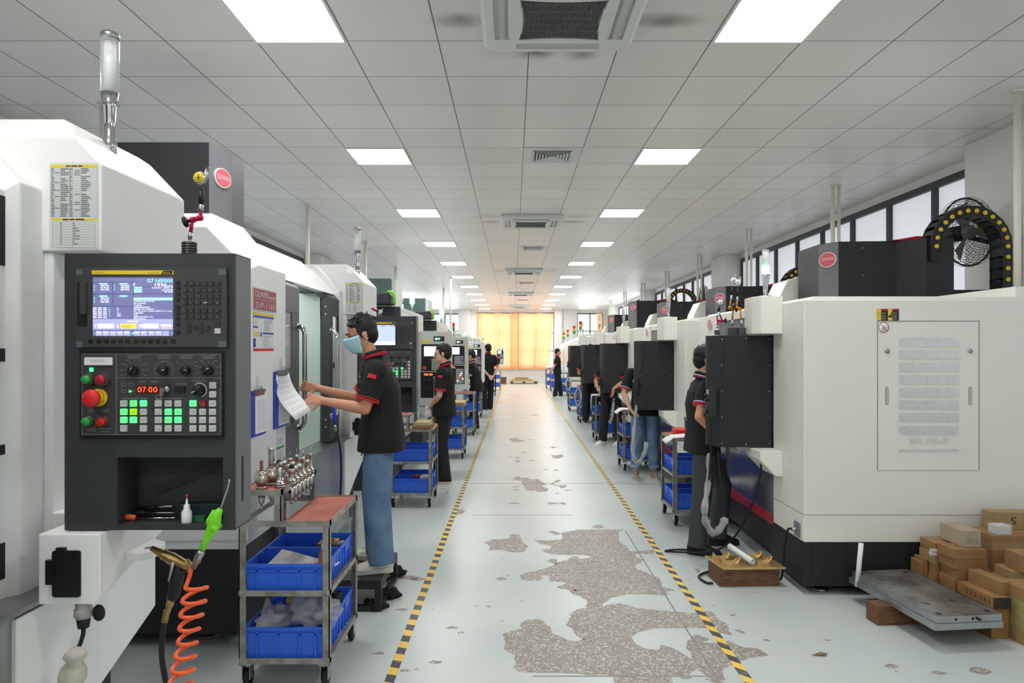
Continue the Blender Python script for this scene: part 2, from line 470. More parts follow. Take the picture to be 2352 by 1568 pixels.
def node_ceiling():
    m = bpy.data.materials.new('perforated_ceiling_tile'); m.use_nodes = True
    nt = m.node_tree; b = nt.nodes['Principled BSDF']; L = nt.links
    tc = nt.nodes.new('ShaderNodeTexCoord'); s = nt.nodes.new('ShaderNodeSeparateXYZ'); L.new(tc.outputs['Object'], s.inputs['Vector'])
    def math(op, a, b_=None, v=None):
        q = nt.nodes.new('ShaderNodeMath'); q.operation = op
        L.new(a, q.inputs[0])
        if b_ is not None: L.new(b_, q.inputs[1])
        elif v is not None: q.inputs[1].default_value = v
        return q.outputs[0]
    dx = math('PINGPONG', math('ADD', s.outputs['X'], v=-.108 + 60), v=.3)
    dy = math('PINGPONG', math('ADD', s.outputs['Y'], v=-4.56 + 60), v=.3)
    lx = math('LESS_THAN', dx, v=.0042); ly = math('LESS_THAN', dy, v=.0036)
    line = math('MAXIMUM', lx, ly)
    # one tile to the next differs a little
    fx = math('FLOOR', math('DIVIDE', math('ADD', s.outputs['X'], v=-.108 + 60), v=.6)); fy = math('FLOOR', math('DIVIDE', math('ADD', s.outputs['Y'], v=-4.56 + 60), v=.6))
    cb = nt.nodes.new('ShaderNodeCombineXYZ'); L.new(fx, cb.inputs['X']); L.new(fy, cb.inputs['Y'])
    wn = nt.nodes.new('ShaderNodeTexWhiteNoise'); L.new(cb.outputs[0], wn.inputs['Vector'])
    r = nt.nodes.new('ShaderNodeValToRGB'); r.color_ramp.elements[0].color = lin((217, 216, 211)); r.color_ramp.elements[1].color = lin((224, 223, 218))
    L.new(wn.outputs['Value'], r.inputs['Fac'])
    col = r.outputs['Color']
    # soot marks around the air conditioners
    n = nt.nodes.new('ShaderNodeTexNoise'); n.inputs['Scale'].default_value = 5; n.inputs['Detail'].default_value = 5; L.new(tc.outputs['Object'], n.inputs['Vector'])
    tot = None
    for cy in CASS:
        for (ox, oy, sx, sy, st) in ((-.62, .15, .16, .10, .75), (.66, .15, .24, .1, .75), (-.12, .60, .15, .12, .85), (.18, .60, .13, .13, .95), (-.3, .6, .2, .1, .22), (.72, -.3, .2, .16, .35), (-.66, -.3, .16, .16, .35)):
            u = math('MULTIPLY', math('ADD', s.outputs['X'], v=-(CASSX + ox)), v=1 / sx); w = math('MULTIPLY', math('ADD', s.outputs['Y'], v=-(cy + oy)), v=1 / sy)
            d = math('SQRT', math('ADD', math('MULTIPLY', u, u), math('MULTIPLY', w, w)))
            q = nt.nodes.new('ShaderNodeMapRange'); q.interpolation_type = 'SMOOTHSTEP'
            q.inputs['From Min'].default_value = 1.5; q.inputs['From Max'].default_value = 0; q.inputs['To Max'].default_value = st
            L.new(d, q.inputs['Value'])
            tot = q.outputs[0] if tot is None else math('ADD', tot, q.outputs[0])
    tot = math('MULTIPLY', tot, math('MULTIPLY', n.outputs['Fac'], v=1.7))
    mx = nt.nodes.new('ShaderNodeMix'); mx.data_type = 'RGBA'; mx.clamp_factor = True; L.new(tot, mx.inputs['Factor']); L.new(col, mx.inputs['A']); mx.inputs['B'].default_value = lin((92, 86, 74))
    m2 = nt.nodes.new('ShaderNodeMix'); m2.data_type = 'RGBA'; L.new(line, m2.inputs['Factor']); L.new(mx.outputs['Result'], m2.inputs['A']); m2.inputs['B'].default_value = lin((84, 86, 84))
    L.new(m2.outputs['Result'], b.inputs['Base Color'])
    b.inputs['Roughness'].default_value = .38; b.inputs['Specular IOR Level'].default_value = .45
    return m
def node_curtain():
    m = bpy.data.materials.new('orange_curtain_cloth'); m.use_nodes = True
    nt = m.node_tree; L = nt.links
    for n in list(nt.nodes):
        if n.type != 'OUTPUT_MATERIAL': nt.nodes.remove(n)
    out = [n for n in nt.nodes if n.type == 'OUTPUT_MATERIAL'][0]
    d = nt.nodes.new('ShaderNodeBsdfDiffuse'); d.inputs['Color'].default_value = lin((206, 160, 118))
    t = nt.nodes.new('ShaderNodeBsdfTranslucent'); t.inputs['Color'].default_value = lin((252, 204, 156))
    mx = nt.nodes.new('ShaderNodeMixShader'); mx.inputs['Fac'].default_value = .6
    L.new(d.outputs[0], mx.inputs[1]); L.new(t.outputs[0], mx.inputs[2]); L.new(mx.outputs[0], out.inputs['Surface'])
    return m
FLOORM = node_floor(); TERR = node_terrazzo(); CEILM = node_ceiling(); CURT = node_curtain()
TAPEL = node_tape('hazard_tape_left', .16, (244, 204, 84), .35); TAPER = node_tape('hazard_tape_right', .16, (244, 204, 84), 1.0)
TAPEY = mat('plain_yellow_tape', (232, 186, 80), .45, noise=.2, nscale=10)
DAYL = mat('daylight_pane', (244, 248, 252), .2, emit=1.1, ergb=(246, 250, 255))
DAYC = mat('daylight_pane_behind_curtain', (244, 248, 252), .2, emit=1.15, ergb=(246, 250, 255))
FROST = mat('frosted_pane', (206, 214, 222), .25, emit=.27, ergb=(220, 224, 230), noise=.06, nscale=3)
# ------------------------------------------------------------------ setting
CEIL = 3.684
XL, XR, YB, YF = -4.45, 4.85, 35.4, -2.6
def rough_outline(pts, step=.02, amp=.008, rnd=None):
    rnd = rnd or random
    out = []
    n = len(pts)
    for i in range(n):
        a = Vector(pts[i]); b = Vector(pts[(i + 1) % n]); L = (b - a).length
        k = max(1, min(40, int(L / step)))
        nrm = Vector((-(b - a).y, (b - a).x)); 
        if nrm.length > 0: nrm.normalize()
        for j in range(k):
            p = a.lerp(b, j / k)
            if j: p = p + nrm * rnd.uniform(-amp, amp) * min(1, L * 6)
            out.append((p.x, p.y))
    return out
MAIN = [(690,140),(820,118),(1100,118),(1165,118),(1110,135),(1120,205),(1180,250),(1200,280),(1380,270),(1375,300),(1240,300),(1245,320),(1305,350),(1240,385),(1245,410),(1330,440),(1410,480),(1440,515),(1440,545),(1545,575),(1470,580),(1490,610),(1350,605),(1180,600),(1050,635),(1000,670),(990,695),(1030,680),(1130,670),(1240,705),(1450,725),(1680,745),(1760,730),(1820,735),(1850,780),(1930,830),(1940,880),(1975,910),(1830,890),(1790,860),(1700,850),(1540,855),(1380,855),(1250,890),(1210,925),(1250,980),(1330,1015),(1420,1018),(1430,980),(1510,1000),(1600,1050),(1660,1090),(1660,1050),(1620,1010),(1630,960),(1660,920),(1700,905),(1800,940),(1745,965),(1890,975),(1930,950),(2060,1000),(2160,1010),(2240,1060),(2160,1075),(2090,1075),(1990,1120),(1890,1180),(1915,1240),(1880,1290),(1760,1240),(1780,1215),(1700,1165),(1640,1200),(1660,1235),(1600,1240),(1530,1210),(1510,1240),(1540,1290),(1090,1290),(1075,1220),(1020,1205),(900,1210),(780,1195),(640,1190),(540,1190),(370,1185),(325,1150),(340,1130),(330,1060),(245,1010),(265,970),(245,900),(300,880),(380,860),(375,820),(420,795),(520,790),(590,840),(620,900),(680,920),(740,950),(810,955),(845,940),(790,910),(770,860),(715,835),(745,800),(760,740),(800,715),(870,705),(880,650),(830,620),(765,600),(740,570),(645,550),(720,520),(700,510),(600,505),(580,460),(530,460),(545,485),(520,495),(440,500),(385,490),(370,465),(410,445),(500,425),(600,395),(660,370),(640,380),(575,350),(600,335),(650,340),(655,365),(730,345),(760,320),(800,315),(830,340),(915,325),(870,310),(700,305),(640,305),(570,290),(530,270),(600,260),(610,240),(520,220),(475,195),(580,200),(690,190)]
SMALL_A = [[(105,215),(170,190),(290,185),(305,165),(290,155),(370,152),(390,210),(440,240),(400,285),(320,290),(240,270),(140,270),(155,245)],
  [(905,100),(950,80),(985,82),(1010,105),(960,110)],[(185,490),(240,472),(280,490),(230,500)],[(580,130),(630,128),(685,148),(640,160)],[(1685,410),(1720,410),(1725,440),(1700,440)],
  [(1345,172),(1385,176),(1370,190),(1345,186)],[(110,688),(140,686),(160,700),(135,704)],[(30,688),(60,686),(62,694),(36,695)],[(1950,755),(1990,752),(1985,766),(1955,768)],[(1975,870),(2020,866),(2070,895),(2040,900),(2000,880)],[(1810,685),(1838,684),(1836,693),(1812,692)],[(265,462),(288,461),(286,467),(268,468)],[(340,585),(372,585),(360,590)],[(375,652),(402,650),(398,657),(380,658)],[(228,800),(246,798),(248,806),(234,808)]]
SMALL_B = [[(1040,1025),(1120,1030),(1135,1050),(1230,1045),(1290,1080),(1340,1110),(1270,1130),(1355,1165),(1340,1195),(1220,1200),(1200,1160),(1190,1190),(1090,1180),(1060,1130),(1040,1090)],
  [(940,1025),(1000,1010),(1040,1040),(1030,1065),(960,1060)],[(1380,1110),(1440,1065),(1480,1050),(1505,1070),(1400,1100),(1480,1120),(1590,1115),(1540,1155),(1500,1155),(1480,1130)],[(880,565),(960,545),(1030,575),(1085,585),(1000,605),(930,600)],[(1380,755),(1450,760),(1530,745),(1535,780),(1470,800),(1410,790)],[(1375,660),(1420,655),(1460,668),(1410,675)],[(950,825),(1000,815),(1030,835),(970,845)],[(1110,815),(1160,820),(1230,825),(1160,835)],[(865,1335),(960,1325),(1030,1340),(930,1348)],[(1340,1325),(1500,1330),(1540,1320),(1570,1340),(1540,1355),(1480,1335),(1380,1355)],[(1410,935),(1450,931),(1490,940),(1430,948)],[(1270,935),(1320,931),(1380,930),(1330,940)],[(230,1420),(300,1405),(365,1430),(320,1460),(240,1475)],[(1130,275),(1200,268),(1260,276),(1180,282)],[(920,1135),(1000,1130),(1010,1140),(930,1148)],[(890,1180),(1010,1165),(990,1180)],[(1530,1178),(1600,1172),(1660,1182),(1590,1186)],[(1430,1215),(1460,1210),(1515,1220),(1460,1222)],[(60,1160),(120,1158),(110,1166)],[(120,1195),(150,1190),(170,1215),(150,1225)],[(860,776),(925,774),(900,782)],[(950,785),(1000,782),(1010,795),(970,797)],[(1020,725),(1090,716),(1110,728),(1050,730)]]
def build_floor():
    mb = MB(); rnd = random.Random(3)
    mb.poly([(XL - .2, YF - .2, 0), (XR + .2, YF - .2, 0), (XR + .2, YB + .2, 0), (XL - .2, YB + .2, 0)], 0)
    P = []
    for q in [MAIN] + SMALL_A:
        P.append([FL(1080 + x / 3.267, 1180 + y / 3.267) for x, y in q])
    for q in SMALL_B:
        P.append([FL(1000 + x / 5.2275, 900 + y / 5.2275) for x, y in q])
    # smaller chips of lost paint along the aisle and beside the cart
    for (px, py, w) in ((1040, 1441, .05), (1060, 1452, .03), (940, 1325, .09), (960, 1330, .07), (915, 1328, .06), (1180, 1100, .05), (1000, 1520, .05), (930, 1540, .04), (870, 1500, .05), (1885, 1505, .06), (2050, 1530, .05), (2160, 1545, .05), (2250, 1540, .08), (1260, 870 + 40, .12), (1150, 925, .15), (1205, 960, .12), (1220, 1010, .1), (925, 1400, .05), (1900, 1470, .03), (1760, 1470, .03)):
        c = FL(px, py); k = 9
        P.append([Vector((c.x + w * rnd.uniform(.45, 1) * cos(2 * pi * i / k), c.y + .6 * w * rnd.uniform(.45, 1) * sin(2 * pi * i / k), 0)) for i in range(k)])
    for i in range(120):
        x = rnd.uniform(-.9, 2.6); y = rnd.uniform(3.4, 16); w = rnd.uniform(.004, .018); k = 6
        P.append([Vector((x + w * rnd.uniform(.4, 1) * cos(2 * pi * j / k), y + w * rnd.uniform(.4, 1) * sin(2 * pi * j / k), 0)) for j in range(k)])
    for q in P:
        o = rough_outline([(p.x, p.y) for p in q], .018, .009, rnd)
        mb.poly([(x, y, .0009) for x, y in o], 1)
    # joint lines across the bare terrazzo and the paint
    for y, x0, x1 in ((5.12, .1, .95), (6.92, -.4, .6), (3.5, .1, 1.0), (8.55, -3, 4), (15.9, -4, 4.4)):
        mb.box(x0, x1, y - .004, y + .004, 0, .0013, 2)
    mb.box(1.02, 1.03, 3.3, 6.3, 0, .0012, 2)
    bm_o = mb.build('floor', [FLOORM, TERR, mat('floor_joint', (140, 142, 140), .7)], origin=(0, 0, 0), recalc=False)
    bm = bmesh.new(); bm.from_mesh(bm_o.data)
    big = [f for f in bm.faces if len(f.verts) > 4]
    for f in bm.faces:
        if f.normal.z < 0 and len(f.verts) > 4: f.normal_flip()
    bmesh.ops.triangulate(bm, faces=big, ngon_method='EAR_CLIP')
    bm.to_mesh(bm_o.data); bm.free()
    struct(bm_o)
build_floor()

def tape(Y0, Y1, xf, m, label, w=.05, z=.002):
    mb = MB()
    n = 12; L = []
    for i in range(n + 1):
        y = Y0 + (Y1 - Y0) * i / n
        L.append([(xf(y) - w / 2, y, .0005), (xf(y) + w / 2, y, .0005), (xf(y) + w / 2, y, z), (xf(y) - w / 2, y, z)])
    mb.loft(L)
    o = mb.build('floor_tape', m)
    tag(o, label, 'floor tape', 'floor marking tapes')
tape(3.0, 16.0, lambda y: -.634 + .00566 * y, TAPEL, 'black and yellow hazard tape on the floor along the left row of machines')
tape(16.05, 19.9, lambda y: -.634 + .00566 * y, TAPEY, 'plain yellow tape continuing the left hazard tape, nearer piece')
tape(20.6, 33, lambda y: -.634 + .00566 * y, TAPEY, 'plain yellow tape at the far end of the left floor line')
tape(3.0, 16.4, lambda y: 1.155 + .00566 * y, TAPER, 'black and yellow hazard tape on the floor along the right row of machines')
tape(16.45, 30, lambda y: 1.155 + .00566 * y, TAPEY, 'plain yellow tape continuing the right hazard tape')

# ceiling with openings for the light panels is one sheet; panels sit just below it
mb = MB(); mb.box(XL - .2, XR + .2, YF - .2, YB + .2, CEIL, CEIL + .1)
struct(mb.build('ceiling', CEILM, origin=(0, 0, 0)))
# walls
def wall_with_holes(name, axis, at, thick, a0, a1, holes, m=WALLM):
    """holes: (a0,a1,z0,z1) along the wall"""
    mb = MB()
    holes = sorted(holes)
    def bx(a, b, z0, z1):
        if b - a < 1e-4 or z1 - z0 < 1e-4: return
        if axis == 'x': mb.box(at, at + thick, a, b, z0, z1)
        else: mb.box(a, b, at, at + thick, z0, z1)
    cur = a0
    for h in holes:
        bx(cur, h[0], 0, CEIL); bx(h[0], h[1], 0, h[2]); bx(h[0], h[1], h[3], CEIL); cur = h[1]
    bx(cur, a1, 0, CEIL)
    return struct(mb.build(name, m, origin=(0, 0, 0)))
def bays(y0s):
    return [(a, b, 1.0, 3.58) for a, b in y0s]
RB = [(.2, 5.9), (7.0, 14.7), (15.8, 23.5), (24.6, 31.6)]
wall_with_holes('wall_right', 'x', XR, .2, YF - .2, YB + .2, bays(RB))
wall_with_holes('wall_left', 'x', XL - .2, .2, YF - .2, YB + .2, bays(RB))
wall_with_holes('wall_back', 'y', YB, .2, XL, XR, [(-4.2, -2.75, 1.1, 3.5), (-1.75, 2.1, .72, 3.56), (3.3, 4.6, 1.1, 3.52)])
mb = MB(); mb.box(XL - .2, XR + .2, YF - .2, YF, 0, CEIL); struct(mb.build('wall_front', WALLM, origin=(0, 0, 0)))
# columns
nco = 0
for i, (a, b) in enumerate([(5.95, 6.9), (14.75, 15.7), (23.55, 24.5), (31.7, 32.7)]):
    mb = MB(); mb.box(4.5, XR, a, b, 0, CEIL); struct(mb.build('column', WALLM, bevel=.008))
    if i: mb = MB(); mb.box(XL, -4.1, a, b, 0, CEIL); struct(mb.build('column', WALLM, bevel=.008))
mb = MB(); mb.box(-2.75, -2.2, 34.9, YB, 0, CEIL); struct(mb.build('column', WALLM, bevel=.008))
mb = MB(); mb.box(2.14, 2.5, 35.1, YB, 0, CEIL); struct(mb.build('column', WALLM, bevel=.008))
mb = MB(); mb.box(2.5, 3.25, 35.2, YB, 0, CEIL); struct(mb.build('column', WALLM, bevel=.008))
# side window bands: dark frame (one mesh per bay) with frosted panes
nw = 0
for side, xw in ((1, XR), (-1, XL)):
    for a, b in RB:
        nw += 1
        fr = MB(); gl = MB()
        xi = xw - side * .02; xo = xw + side * .08
        fr.box(xi, xo, a, b, 3.50, 3.58); fr.box(xi, xo, a, b, 1.0, 1.06)
        n = max(1, round((b - a) / 1.0)); st = (b - a) / n
        for k in range(n + 1):
            y = a + st * k
            fr.box(xi, xo, max(a, y - .035), min(b, y + .035), 1.06, 3.50)
        o = fr.build('window_%d' % nw, FRAMEM); struct(o)
        gl.box(xw + side * .03, xw + side * .05, a + .01, b - .01, 1.05, 3.51)
        p = gl.build('pane', DAYL if a > 24 else FROST, o)
# end wall windows
def end_window(n, x0, x1, z0, z1, nx, zs):
    fr = MB()
    fr.box(x0, x1, YB - .01, YB + .08, z1 - .06, z1); fr.box(x0, x1, YB - .01, YB + .08, z0, z0 + .06)
    for k in range(nx + 1):
        x = x0 + (x1 - x0) * k / nx
        fr.box(max(x0, x - .03), min(x1, x + .03), YB - .01, YB + .08, z0, z1)
    for z in zs: fr.box(x0, x1, YB, YB + .07, z - .025, z + .025)
    o = fr.build('window_%d' % n, FRAMEM); struct(o)
    g = MB(); g.box(x0 + .01, x1 - .01, YB + .03, YB + .05, z0 + .01, z1 - .01); g.build('pane', DAYC if nx == 4 else DAYL, o)
end_window(nw + 1, -4.2, -2.75, 1.1, 3.5, 2, [2.6])
end_window(nw + 2, -1.75, 2.1, .72, 3.56, 4, [1.6, 2.5])
end_window(nw + 3, 3.3, 4.6, 1.1, 3.52, 2, [2.6])
# low sill ledge under the far window
mb = MB(); mb.box(-1.8, 2.12, YB - .06, YB, .64, .70); struct(mb.build('trim_1', WALLM))

# curtains
def curtain(x0, x1, z0, z1, label, folds, amp, seed, flare=0, dy=0):
    rnd = random.Random(seed); mb = MB(); nx = folds * 8; loops = []
    ph = [rnd.uniform(.7, 1.3) for _ in range(folds + 2)]
    for k in range(9):
        t = k / 8; z = z1 + (z0 - z1) * t; L = []
        for i in range(nx + 1):
            u = i / nx
            x = x0 + (x1 - x0) * u + flare * t * u
            y = YB - .16 - dy + amp * sin(u * folds * 2 * pi) * (.6 + .4 * t) * ph[int(u * folds)] + .012 * sin(t * 5 + u * 9)
            L.append((x, y, z + .012 * sin(u * 13)))
        loops.append(L)
    mb.loft(loops, 0, True, False, closed=False)
    o = mb.build('curtain', CURT, recalc=False)
    tag(o, label, 'curtain', 'curtains on the end window')
curtain(-1.80, -.08, .66, 3.50, 'orange curtain drawn across the left half of the end window', 9, .035, 1)
curtain(.26, 2.08, .66, 3.50, 'orange curtain drawn across the right half of the end window, hem pulled aside', 9, .035, 2, flare=-.22)
curtain(-.14, .32, .66, 3.50, 'gathered dark fold of orange curtain at the middle of the end window', 4, .04, 3, dy=.13)
mb = MB(); mb.cyl((-1.9, YB - .16, 3.54), (2.2, YB - .16, 3.54), .012, 8); tag(mb.build('curtain_rail', STEEL), 'thin curtain rail above the orange curtains at the end wall', 'curtain rail')
curtain(4.25, 4.55, 2.2, 3.50, 'narrow dark red curtain gathered at the right end window', 3, .03, 4)

# ------------------------------------------------------------------ ceiling fittings
def light_panel(x0, y0, label):
    t = thing('ceiling_light', label, 'ceiling light', (x0 + .3, y0 + .3, CEIL - .02), 'ceiling light panels')
    f = MB()
    for a, b, c, d in ((x0, x0 + .6, y0, y0 + .016), (x0, x0 + .6, y0 + .584, y0 + .6), (x0, x0 + .016, y0 + .016, y0 + .584), (x0 + .584, x0 + .6, y0 + .016, y0 + .584)):
        f.box(a, b, c, d, CEIL - .016, CEIL - .001)
    f.build('frame', mat('light_frame', (220, 222, 222), .4), t)
    d = MB(); d.box(x0 + .016, x0 + .584, y0 + .016, y0 + .584, CEIL - .012, CEIL - .002); d.build('diffuser', LIGHTP, t)
ORD = ['nearest', 'second', 'third', 'fourth', 'fifth', 'sixth', 'seventh', 'eighth', 'ninth', 'tenth', 'eleventh']
for k in range(-2, 11):
    for x0, sd in ((-1.692, 'left'), (1.308, 'right')):
        if k < 0: lb = 'square light panel of the %s row, %s the camera position' % (sd, 'behind' if k == -2 else 'straight above')
        else: lb = '%s lit square ceiling panel of the %s row, counted from the camera' % (ORD[k], sd)
        light_panel(x0, 3.96 + 3 * k, lb)

def cassette(cx, cy, label, detail=True):
    t = thing('ceiling_air_conditioner', label, 'air conditioner', (cx, cy, CEIL - .06), 'ceiling cassette air conditioners')
    h = .475; z0 = CEIL - .065; z1 = CEIL - .001
    b = MB()
    # dished frame: outer rim to raised inner square with slots
    def sq(r, z, n=5, rr=.09): return [(cx + p[0], cy + p[1], z) for p in rrect(-r, r, -r, r, min(rr, r * .4), n)]
    b.loft([sq(h, z1), sq(h + .008, z0 + .03), sq(h - .02, z0 + .004), sq(.405, z0)], 0, False, False)
    b.loft([sq(.405, z0), sq(.40, z0 + .02)], 0, False, False)
    b.loft([sq(.315, z0 + .02), sq(.315, z0), sq(.29, z0 - .008)], 0, False, False)
    # corners between the slots
    for sx in (-1, 1):
        for sy in (-1, 1):
            b.box(cx + sx * .27, cx + sx * .405, cy + sy * .27, cy + sy * .405, z0, z0 + .03)
    b.box(cx - .4, cx + .4, cy - .4, cy + .4, z0 + .02, z1)
    b.build('body', ACW, t)
    for q, (sx, sy) in enumerate(((1, 0), (-1, 0), (0, 1), (0, -1))):
        l = MB()
        if sx:
            l.loft([[(cx + sx * .325, cy - .27, z0 + .018), (cx + sx * .34, cy - .27, z0 + .002), (cx + sx * .375, cy - .27, z0 - .004), (cx + sx * .37, cy - .27, z0 + .008)], [(cx + sx * .325, cy + .27, z0 + .018), (cx + sx * .34, cy + .27, z0 + .002), (cx + sx * .375, cy + .27, z0 - .004), (cx + sx * .37, cy + .27, z0 + .008)]])
        else:
            l.loft([[(cx - .27, cy + sy * .325, z0 + .018), (cx - .27, cy + sy * .34, z0 + .002), (cx - .27, cy + sy * .375, z0 - .004), (cx - .27, cy + sy * .37, z0 + .008)], [(cx + .27, cy + sy * .325, z0 + .018), (cx + .27, cy + sy * .34, z0 + .002), (cx + .27, cy + sy * .375, z0 - .004), (cx + .27, cy + sy * .37, z0 + .008)]])
        l.build('louver', DUSTY, t)
    pan = MB()
    pts = []
    for k in range(4):   # inner panel frame, bowed sides
        pass
    def bow(r, c, z, n=10):
        out = []
        for (ax, ay), (bx_, by_) in (((-1, -1), (1, -1)), ((1, -1), (1, 1)), ((1, 1), (-1, 1)), ((-1, 1), (-1, -1))):
            for i in range(n):
                u = i / n; x = ax + (bx_ - ax) * u; y = ay + (by_ - ay) * u
                k = 1 - c * (1 - (2 * u - 1) ** 2)
                if ax == bx_: x *= k
                else: y *= k
                out.append((cx + x * r, cy + y * r, z))
        return out
    pan.loft([bow(.295, 0, z0 - .004), bow(.295, 0, z0 - .014), bow(.262, .10, z0 - .016), bow(.25, .11, z0 - .008)], 0, False, False)
    pan.build('inner_frame', ACW, t)
    g = MB()
    g.poly(bow(.255, .10, z0 - .006), 1)
    n = 46 if detail else 12
    # fine diagonal-ribbed intake
    for i in range(n):
        x = -.245 + .49 * (i + .5) / n
        yl = .255 * (1 - .10 * (1 - (x / .255) ** 2)) - .004
        g.box(cx + x - .0028 * 46 / n, cx + x + .0016 * 46 / n, cy - yl, cy + yl, z0 - .0125, z0 - .006, 0)
    for i in range(6):
        y = -.2 + .08 * i; g.box(cx - .225, cx + .225, cy + y - .002, cy + y + .002, z0 - .0128, z0 - .006, 0)
    g.build('intake_grille', [ACG, mat('dark_filter', (64, 65, 64), .7)], t)
for k, y in enumerate(CASS):
    cassette(CASSX if k else .29, y, ['near square ceiling air conditioner cut by the top of the picture, soot around it', 'second ceiling air conditioner from the camera, beyond the square vent', 'third ceiling air conditioner down the aisle', 'fourth ceiling air conditioner down the aisle', 'last ceiling air conditioner before the orange curtains'][k], k < 2)
def vent(x0, y0, label):
    t = thing('ceiling_vent', label, 'air vent', (x0 + .3, y0 + .3, CEIL - .02), 'ceiling vents')
    f = MB()
    def ring(r0, r1, za, zb, m=0):
        c = (x0 + .3, y0 + .3)
        q = lambda r, z: [(c[0] - r, c[1] - r, z), (c[0] + r, c[1] - r, z), (c[0] + r, c[1] + r, z), (c[0] - r, c[1] + r, z)]
        f.loft([q(r0, za), q(r0, za - .004), q(r1, zb - .004), q(r1, zb)], m, False, False)
    ring(.298, .2, CEIL - .001, CEIL - .004)
    for r in (.2, .168, .136, .104, .072, .04): ring(r, r - .02, CEIL - .016, CEIL - .004)
    f.build('louver_frame', ACW, t)
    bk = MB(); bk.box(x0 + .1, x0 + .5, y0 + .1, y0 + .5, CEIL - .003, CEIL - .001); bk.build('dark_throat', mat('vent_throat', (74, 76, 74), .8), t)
for k, y in enumerate((6.96, 13.56, 20.76, 27.96, 33.36)):
    vent(.108, y, ['near square louvred vent in the ceiling above the aisle', 'second square ceiling vent from the camera', 'third square ceiling vent down the aisle', 'fourth square ceiling vent down the aisle', 'last square ceiling vent by the end wall'][k])
# conduits dropping from the ceiling
def conduit(x, y, zb, label, pair=True, r=.026):
    t = thing('conduit', label, 'pipe', (x, y, zb), 'white conduits hanging from the ceiling')
    for k in range(2 if pair else 1):
        b = MB(); b.cyl((x + k * .085, y + .02 * k, zb), (x + k * .085, y + .02 * k, CEIL), r * (1 - .2 * k), 12); b.build('pipe', PIPE, t)
    c = MB(); c.lathe([(.045, CEIL - .012), (.045, CEIL - .001)], (x, y, 0), 14)
    if pair: c.lathe([(.04, CEIL - .012), (.04, CEIL - .001)], (x + .085, y + .02, 0), 14)
    c.build('collar', PIPE, t)
